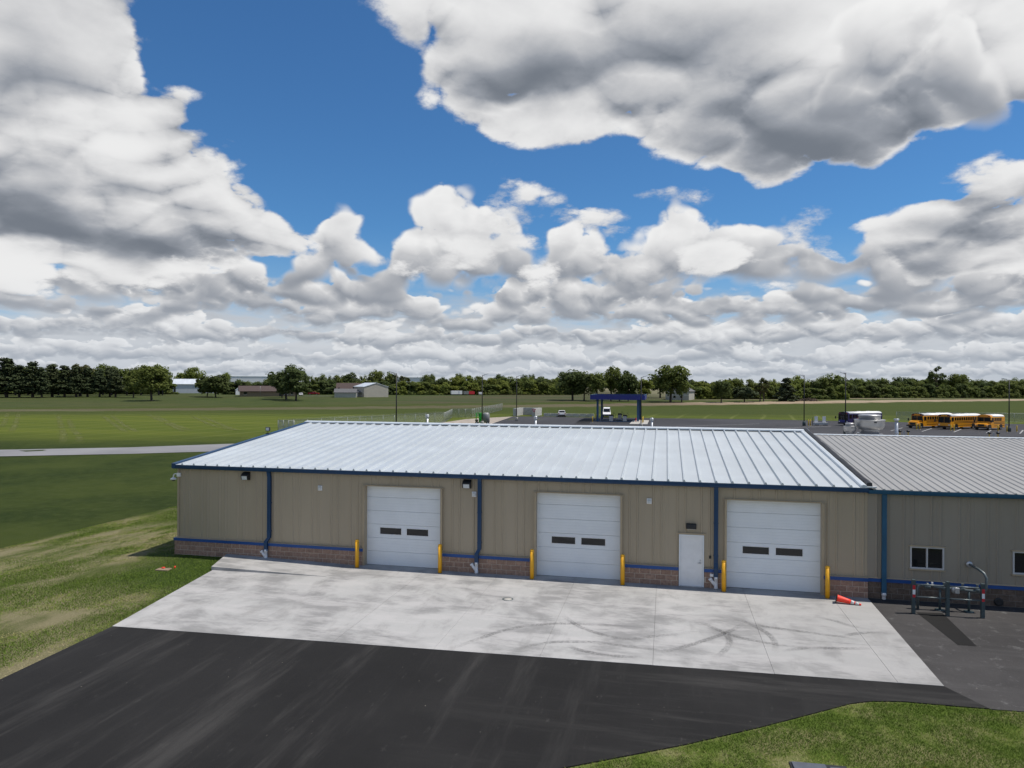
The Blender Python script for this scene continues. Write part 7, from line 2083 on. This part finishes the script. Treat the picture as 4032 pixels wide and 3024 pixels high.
    (203.2, 435.1, 6.8, 9.06, 'bush', 'm', 2, 3.15, 'shrub at the foot of the dark wood behind the buses', 'undergrowth of the dark wood', True),
    (208.3, 437.7, 6.19, 9.09, 'bush', 'm', 1, 3.55, 'shrub at the foot of the dark wood behind the buses', 'undergrowth of the dark wood', True),
    (210.0, 438.5, 6.28, 9.1, 'bush', 'd', 0, 6.09, 'shrub at the foot of the dark wood behind the buses', 'undergrowth of the dark wood', True),
    (216.9, 441.9, 5.79, 9.14, 'bush', 'm', 0, 4.1, 'shrub at the foot of the dark wood behind the buses', 'undergrowth of the dark wood', True),
    (221.0, 444.0, 8.78, 9.16, 'bush', 'm', 1, 6.2, 'shrub at the foot of the dark wood behind the buses', 'undergrowth of the dark wood', True),
    (222.9, 444.9, 5.56, 9.17, 'bush', 'm', 0, 1.53, 'shrub at the foot of the dark wood behind the buses', 'undergrowth of the dark wood', True),
    (228.1, 447.5, 5.68, 9.21, 'bush', 'd', 0, 3.08, 'shrub at the foot of the dark wood behind the buses', 'undergrowth of the dark wood', True),
    (232.6, 449.8, 7.31, 9.23, 'bush', 'm', 2, 3.83, 'shrub at the foot of the dark wood behind the buses', 'undergrowth of the dark wood', True),
    (237.9, 452.4, 5.38, 9.27, 'bush', 'd', 1, 6.16, 'shrub at the foot of the dark wood behind the buses', 'undergrowth of the dark wood', True),
    (241.6, 454.3, 7.03, 9.29, 'bush', 'd', 2, 2.07, 'shrub at the foot of the dark wood behind the buses', 'undergrowth of the dark wood', True),
    (244.8, 455.8, 5.75, 9.31, 'bush', 'd', 2, 5.76, 'shrub at the foot of the dark wood behind the buses', 'undergrowth of the dark wood', True),
    (251.7, 459.3, 7.98, 9.35, 'bush', 'm', 1, 3.64, 'shrub at the foot of the dark wood behind the buses', 'undergrowth of the dark wood', True),
    (255.0, 460.9, 7.77, 9.37, 'bush', 'm', 0, 1.72, 'shrub at the foot of the dark wood behind the buses', 'undergrowth of the dark wood', True),
    (257.9, 462.4, 7.34, 9.39, 'bush', 'd', 0, 2.75, 'shrub at the foot of the dark wood behind the buses', 'undergrowth of the dark wood', True),
    (264.9, 465.8, 7.46, 9.43, 'bush', 'd', 1, 2.92, 'shrub at the foot of the dark wood behind the buses', 'undergrowth of the dark wood', True),
    (267.4, 467.1, 6.55, 9.44, 'bush', 'd', 2, 5.03, 'shrub at the foot of the dark wood behind the buses', 'undergrowth of the dark wood', True),
    (158.4, 437.7, 18.54, 10.76, 'airy', 'd', 2, 3.67, 'tallest open tree above the dark wood', None, False),
    (170.7, 444.0, 14.71, 16.27, 'oak', 'm', 1, 2.23, 'broad tree next to the tallest open tree', None, False),
    (124.8, 447.9, 11.38, 10.26, 'oak', 'd', 1, 4.22, 'taller tree rising out of the dark wood', 'tall trees of the dark wood', False),
    (143.9, 458.1, 12.5, 10.4, 'oak', 'd', 0, 1.07, 'taller tree rising out of the dark wood', 'tall trees of the dark wood', False),
    (152.5, 462.6, 12.9, 10.46, 'oak', 'd', 2, 2.12, 'taller tree rising out of the dark wood', 'tall trees of the dark wood', False),
    (164.0, 468.8, 13.16, 10.55, 'oak', 'd', 1, 2.55, 'taller tree rising out of the dark wood', 'tall trees of the dark wood', False),
    (195.5, 466.0, 10.02, 10.32, 'oak', 'd', 2, 3.14, 'small round topped tree at the thinner end of the dark wood', None, False),
    (-383.1, 223.2, 12.99, 12.54, 'oak', 'm', 2, 5.54, 'tree of the grove past the end of the pine row', 'grove past the pines', True),
    (-377.3, 225.4, 13.04, 12.57, 'oak', 'm', 2, 4.02, 'tree of the grove past the end of the pine row', 'grove past the pines', True),
    (-371.4, 227.7, 12.58, 12.61, 'oak', 'm', 2, 5.38, 'tree of the grove past the end of the pine row', 'grove past the pines', True),
    (-365.5, 229.9, 12.41, 12.65, 'oak', 'm', 1, 1.15, 'tree of the grove past the end of the pine row', 'grove past the pines', True),
    (-359.6, 232.2, 13.94, 12.69, 'oak', 'm', 2, 1.04, 'tree of the grove past the end of the pine row', 'grove past the pines', True),
    (-353.6, 234.5, 13.67, 12.72, 'oak', 'm', 2, 4.23, 'tree of the grove past the end of the pine row', 'grove past the pines', True),
    (-347.7, 236.9, 12.47, 12.76, 'oak', 'm', 2, 3.39, 'tree of the grove past the end of the pine row', 'grove past the pines', True),
    (-341.7, 239.2, 12.09, 12.8, 'oak', 'm', 1, 0.16, 'tree of the grove past the end of the pine row', 'grove past the pines', True),
    (-335.6, 241.6, 13.47, 12.84, 'oak', 'm', 0, 2.47, 'tree of the grove past the end of the pine row', 'grove past the pines', True),
    (-329.6, 244.0, 13.74, 12.88, 'oak', 'm', 2, 0.65, 'tree of the grove past the end of the pine row', 'grove past the pines', True),
    (-323.5, 246.4, 12.14, 12.92, 'oak', 'm', 2, 1.43, 'tree of the grove past the end of the pine row', 'grove past the pines', True),
]
# ------------------------------------------------------------------ trees
def leaf_material(name, dark, light, trans=0.48):
    t = NT(name)
    p = t.coord()
    n = t.noise(p, 0.45, 3.0, 0.6)
    n2 = t.noise(p, 2.4, 2.0, 0.6)
    rnd = t.n('ShaderNodeObjectInfo').outputs['Random']
    c = t.mix(t.step(t.math('ADD', n, t.math('MULTIPLY', t.math('SUBTRACT', n2, 0.5), 0.5)), 0.32, 0.72), dark, light)
    c = t.mix(t.math('MULTIPLY', rnd, 0.40), c, tuple(0.5 * (a + b) * f for a, b, f in zip(dark, light, (1.25, 1.0, 0.8))))
    t.set(c, 0.75, 0, 0.2)
    tr = t.n('ShaderNodeBsdfTranslucent'); t.put(tr.inputs[0], c)
    mx = t.n('ShaderNodeMixShader'); mx.inputs[0].default_value = trans
    t.nt.links.new(t.b.outputs[0], mx.inputs[1]); t.nt.links.new(tr.outputs[0], mx.inputs[2])
    t.nt.links.new(mx.outputs[0], t.nt.nodes['Material Output'].inputs[0])
    return t.m
LEAF = {'d': leaf_material('dark_foliage', (0.055, 0.082, 0.028), (0.125, 0.165, 0.055)),
        'm': leaf_material('mid_green_foliage', (0.085, 0.120, 0.032), (0.185, 0.230, 0.062)),
        'b': leaf_material('bright_spring_foliage', (0.120, 0.165, 0.034), (0.260, 0.305, 0.072)),
        'p': leaf_material('pine_needles', (0.030, 0.046, 0.020), (0.070, 0.092, 0.038), 0.1),
        'g': leaf_material('grey_green_needles', (0.036, 0.054, 0.028), (0.080, 0.100, 0.052), 0.1),
        't': leaf_material('thin_olive_foliage', (0.085, 0.100, 0.040), (0.150, 0.165, 0.070))}
M['bark'] = pm('bark', (0.055, 0.045, 0.036), 0.95, 0, 0.3, 3)

def quads(name, P, Nn, size, mat, rng):
    n = len(P)
    a = np.cross(Nn, rng.normal(size=(n, 3))); a /= np.linalg.norm(a, axis=1)[:, None] + 1e-9
    b = np.cross(Nn, a)
    s = size * rng.uniform(0.6, 1.4, (n, 1))
    a = a * s; b = b * s * rng.uniform(0.5, 1.0, (n, 1))
    v = np.stack([P - a - b * 0.3, P + a * 0.2 - b, P + a + b * 0.3, P - a * 0.2 + b], 1).reshape(-1, 3)
    return v

def to_mesh(name, v, mat, extra=None):
    n = len(v) // 4
    me = bpy.data.meshes.new(name)
    ev, ef = ([], []) if extra is None else (extra.v, extra.f)
    V = np.concatenate([v, np.array(ev).reshape(-1, 3)]) if ev else v
    faces = np.arange(n * 4).reshape(-1, 4).tolist() + [tuple(i + n * 4 for i in f) for f in ef]
    me.from_pydata(V.tolist(), [], faces)
    me.materials.append(mat)
    if ev:
        me.materials.append(M['bark'])
        me.polygons.foreach_set('material_index', [0] * n + [1] * len(ef))
    me.update()
    return me

def crown_clusters(kind, rng):
    # unit tree: height 1, half-width 0.5; returns centres, radii
    C, Rr = [], []
    if kind in ('oak', 'maple', 'round'):
        n = {'oak': 46, 'maple': 40, 'round': 60}[kind]
        while len(C) < n:
            p = rng.normal(size=3); p /= np.linalg.norm(p)
            r = rng.random() ** 0.45
            q = p * r
            z = 0.60 + q[2] * 0.36
            wide = 0.40 * (1.0 if kind != 'maple' else (1.05 - 0.35 * max(0, q[2])))
            if kind == 'round': z = 0.57 + q[2] * 0.38
            if z < 0.27: continue
            C.append((q[0] * wide + rng.normal(0, 0.02), q[1] * wide + rng.normal(0, 0.02), z + rng.normal(0, 0.02))); Rr.append(rng.uniform(0.11, 0.17))
    elif kind == 'bush':
        for _ in range(44):
            a = rng.uniform(0, 2 * np.pi); r = rng.random() ** 0.6; z = rng.uniform(0.02, 0.9)
            k = 0.44 * math.sqrt(max(0.05, 1 - (z / 1.0) ** 2.2))
            C.append((math.cos(a) * r * k, math.sin(a) * r * k, z)); Rr.append(rng.uniform(0.12, 0.19))
    elif kind == 'pine':
        for lev in np.linspace(0.20, 0.97, 15):
            k = 0.46 * min(1.0, (1.04 - lev) * 1.55) * rng.uniform(0.75, 1.1)
            m = 7 if lev < 0.75 else 4
            for j in range(m):
                a = rng.uniform(0, 2 * np.pi); r = k * rng.uniform(0.35, 1.0)
                C.append((math.cos(a) * r, math.sin(a) * r, lev + rng.normal(0, 0.02) - 0.04 * r)); Rr.append(rng.uniform(0.085, 0.135))
    elif kind == 'spruce':
        for lev in np.linspace(0.06, 0.96, 18):
            k = 0.5 * (1.02 - lev) ** 0.8
            for j in range(max(3, int(9 * (1.1 - lev)))):
                a = rng.uniform(0, 2 * np.pi); r = k * rng.uniform(0.3, 1.0)
                C.append((math.cos(a) * r, math.sin(a) * r, lev - 0.05 * r)); Rr.append(rng.uniform(0.06, 0.10))
    elif kind == 'airy':
        for _ in range(24):
            p = rng.normal(size=3); p /= np.linalg.norm(p)
            z = 0.66 + p[2] * 0.30 * rng.random() ** 0.3
            C.append((p[0] * 0.36, p[1] * 0.36, z)); Rr.append(rng.uniform(0.07, 0.12))
    return np.array(C), np.array(Rr)

def tree_meshes(kind, colour, H, W, seed, joined=False, per=74, leaf=0.40):
    rng = np.random.default_rng(seed)
    mat = LEAF[colour]
    tr = MB()
    if kind == 'bare':
        random.seed(seed)
        def grow(p, d, l, r, dep):
            q = p + d * l
            tr.tube([p, (p + q) / 2 + Vector((random.uniform(-.05, .05) * l, random.uniform(-.05, .05) * l, 0)), q], [r, r * 0.8, r * 0.6], 4, False)
            if dep:
                for _ in range(3):
                    e = (d + Vector((random.uniform(-.6, .6), random.uniform(-.6, .6), random.uniform(-.1, .4)))).normalized()
                    grow(p + d * l * random.uniform(0.55, 1.0), e, l * random.uniform(0.55, 0.8), r * 0.55, dep - 1)
        grow(Vector((0, 0, 0)), Vector((0, 0, 1)), H * 0.34, 0.16, 4)
        return tr.mesh('trunk', M['bark']), None
    C, Rr = crown_clusters(kind, rng)
    S = np.array([W, W, H])
    Cc = C * S
    Rw = Rr * (W + H) * 0.5
    flat = {'pine': 0.55, 'spruce': 0.5}.get(kind, 0.85)
    k = per if kind not in ('pine', 'spruce') else int(per * 0.62)
    idx = np.repeat(np.arange(len(Cc)), k)
    d = rng.normal(size=(len(idx), 3)); d /= np.linalg.norm(d, axis=1)[:, None]
    r = rng.random(len(idx)) ** 0.42
    off = d * r[:, None] * Rw[idx][:, None]
    off[:, 2] *= flat
    P = Cc[idx] + off
    axis = P - np.array([0, 0, H * 0.5]); axis /= np.linalg.norm(axis, axis=1)[:, None] + 1e-9
    Nn = d * 0.55 + axis * 0.25 + rng.normal(size=d.shape) * 0.45 + np.array([0.15, 0, 0.55])
    Nn /= np.linalg.norm(Nn, axis=1)[:, None]
    ok = P[:, 2] > 0.05
    v = quads('crown', P[ok], Nn[ok], leaf, mat, rng)
    # trunk and limbs
    r0 = 0.022 * H if kind != 'bush' else 0.012 * H
    top = H * (0.9 if kind in ('pine', 'spruce') else 0.62)
    tr.tube([(0, 0, -0.3), (0.02 * W * rng.normal(), 0, H * 0.2), (0.03 * W * rng.normal(), 0.02 * W * rng.normal(), top)], [r0 * 1.25, r0, r0 * 0.3], 8, False)
    if kind not in ('pine', 'spruce', 'bush'):
        for i in rng.choice(len(Cc), 9, replace=False):
            z0 = H * rng.uniform(0.2, 0.42)
            m_ = (Vector((0, 0, z0)) + Vector(Cc[i])) * 0.5 + Vector((0, 0, 0.04 * H))
            tr.tube([(0, 0, z0), m_, Vector(Cc[i])], [r0 * 0.5, r0 * 0.33, r0 * 0.12], 5, False)
    if joined:
        return to_mesh('tree', v, mat, tr), None
    return tr.mesh('trunk', M['bark']), to_mesh('crown', v, mat)

_cache = {}
def get_tree(kind, colour, var, joined, H, W):
    k = (kind, colour, var, joined)
    if k not in _cache:
        H0, W0 = {'oak': (14, 13), 'maple': (14, 11), 'round': (10, 11), 'bush': (8, 9), 'pine': (19, 10), 'spruce': (12, 10), 'airy': (17, 9), 'bare': (12, 7)}[kind]
        _cache[k] = (tree_meshes(kind, colour, H0, W0, 100 + len(_cache) * 7 + var, joined), H0, W0)
    return _cache[k]
NAMES = {'oak': 'shade_tree', 'maple': 'leafy_tree', 'round': 'round_tree', 'bush': 'shrub', 'pine': 'pine_tree', 'spruce': 'spruce_tree', 'airy': 'open_tree', 'bare': 'bare_tree'}
def plant(x, y, H, W, kind, colour, var, rz, label, group, joined):
    (a, b), H0, W0 = get_tree(kind, colour, var, joined, H, W)
    z = float(terrain(x, y)) - 0.05
    cat = 'shrub' if kind == 'bush' else 'tree'
    if joined:
        o = inst(NAMES[kind], a, None, (x, y, z), (0, 0, rz), (W / W0, W / W0, H / H0))
        tag(o, label, cat, group)
    else:
        t = thing(NAMES[kind], label, cat, (x, y, z), rz, group)
        t.scale = (W / W0, W / W0, H / H0)
        inst('trunk', a, t)
        if b: inst('crown', b, t)
for q in TREES:
    plant(*q)
# the woods on the horizon, one mass
rng = np.random.default_rng(77)
n = 26000
ang_ = rng.uniform(-1.15, 1.15, n); dist = rng.uniform(1150, 1500, n)
hill = 9.0 + 4.5 * np.sin(ang_ * 23 + 1) * np.sin(ang_ * 51) + 3.0 * np.sin(ang_ * 131) + 2.0 * np.sin(ang_ * 377 + 2)
zz = 1.0 + np.abs(hill) * rng.random(n) ** 0.6
fx = CAM.x + dist * (np.cos(ang_) * FWD.x + np.sin(ang_) * RGT.x); fy = CAM.y + dist * (np.cos(ang_) * FWD.y + np.sin(ang_) * RGT.y)
P = np.stack([fx, fy, zz], -1)
Nn = rng.normal(size=(n, 3)) + np.array([0, 0, 0.4]); Nn /= np.linalg.norm(Nn, axis=1)[:, None]
far_leaf = leaf_material('far_wood_foliage', (0.024, 0.038, 0.024), (0.050, 0.068, 0.036), 0.1)
o = bpy.data.objects.new('far_woods', to_mesh('far_woods', quads('w', P, Nn, 3.0, None, rng), far_leaf))
COL.objects.link(o)
tag(o, 'low band of distant woods along the horizon', 'woods', kind='stuff')
# brush pile on the far field
rng = np.random.default_rng(5)
mb = MB()
for _ in range(140):
    a = rng.uniform(0, 6.28); r = rng.random() ** 0.5
    p = Vector((math.cos(a) * r * 5.2, math.sin(a) * r * 2.0, rng.random() * 1.5 * (1.05 - r)))
    d = Vector(rng.normal(size=3)) * 0.9; d.z *= 0.4
    mb.tube([p - d, p + d], [0.12, 0.05], 4, False)
o = mb.build('brush_pile', M['brush'], None, loc=(64.0, 318.0, far_z(64, 318)))
tag(o, 'low pile of cut brush on the pale field', 'brush pile')
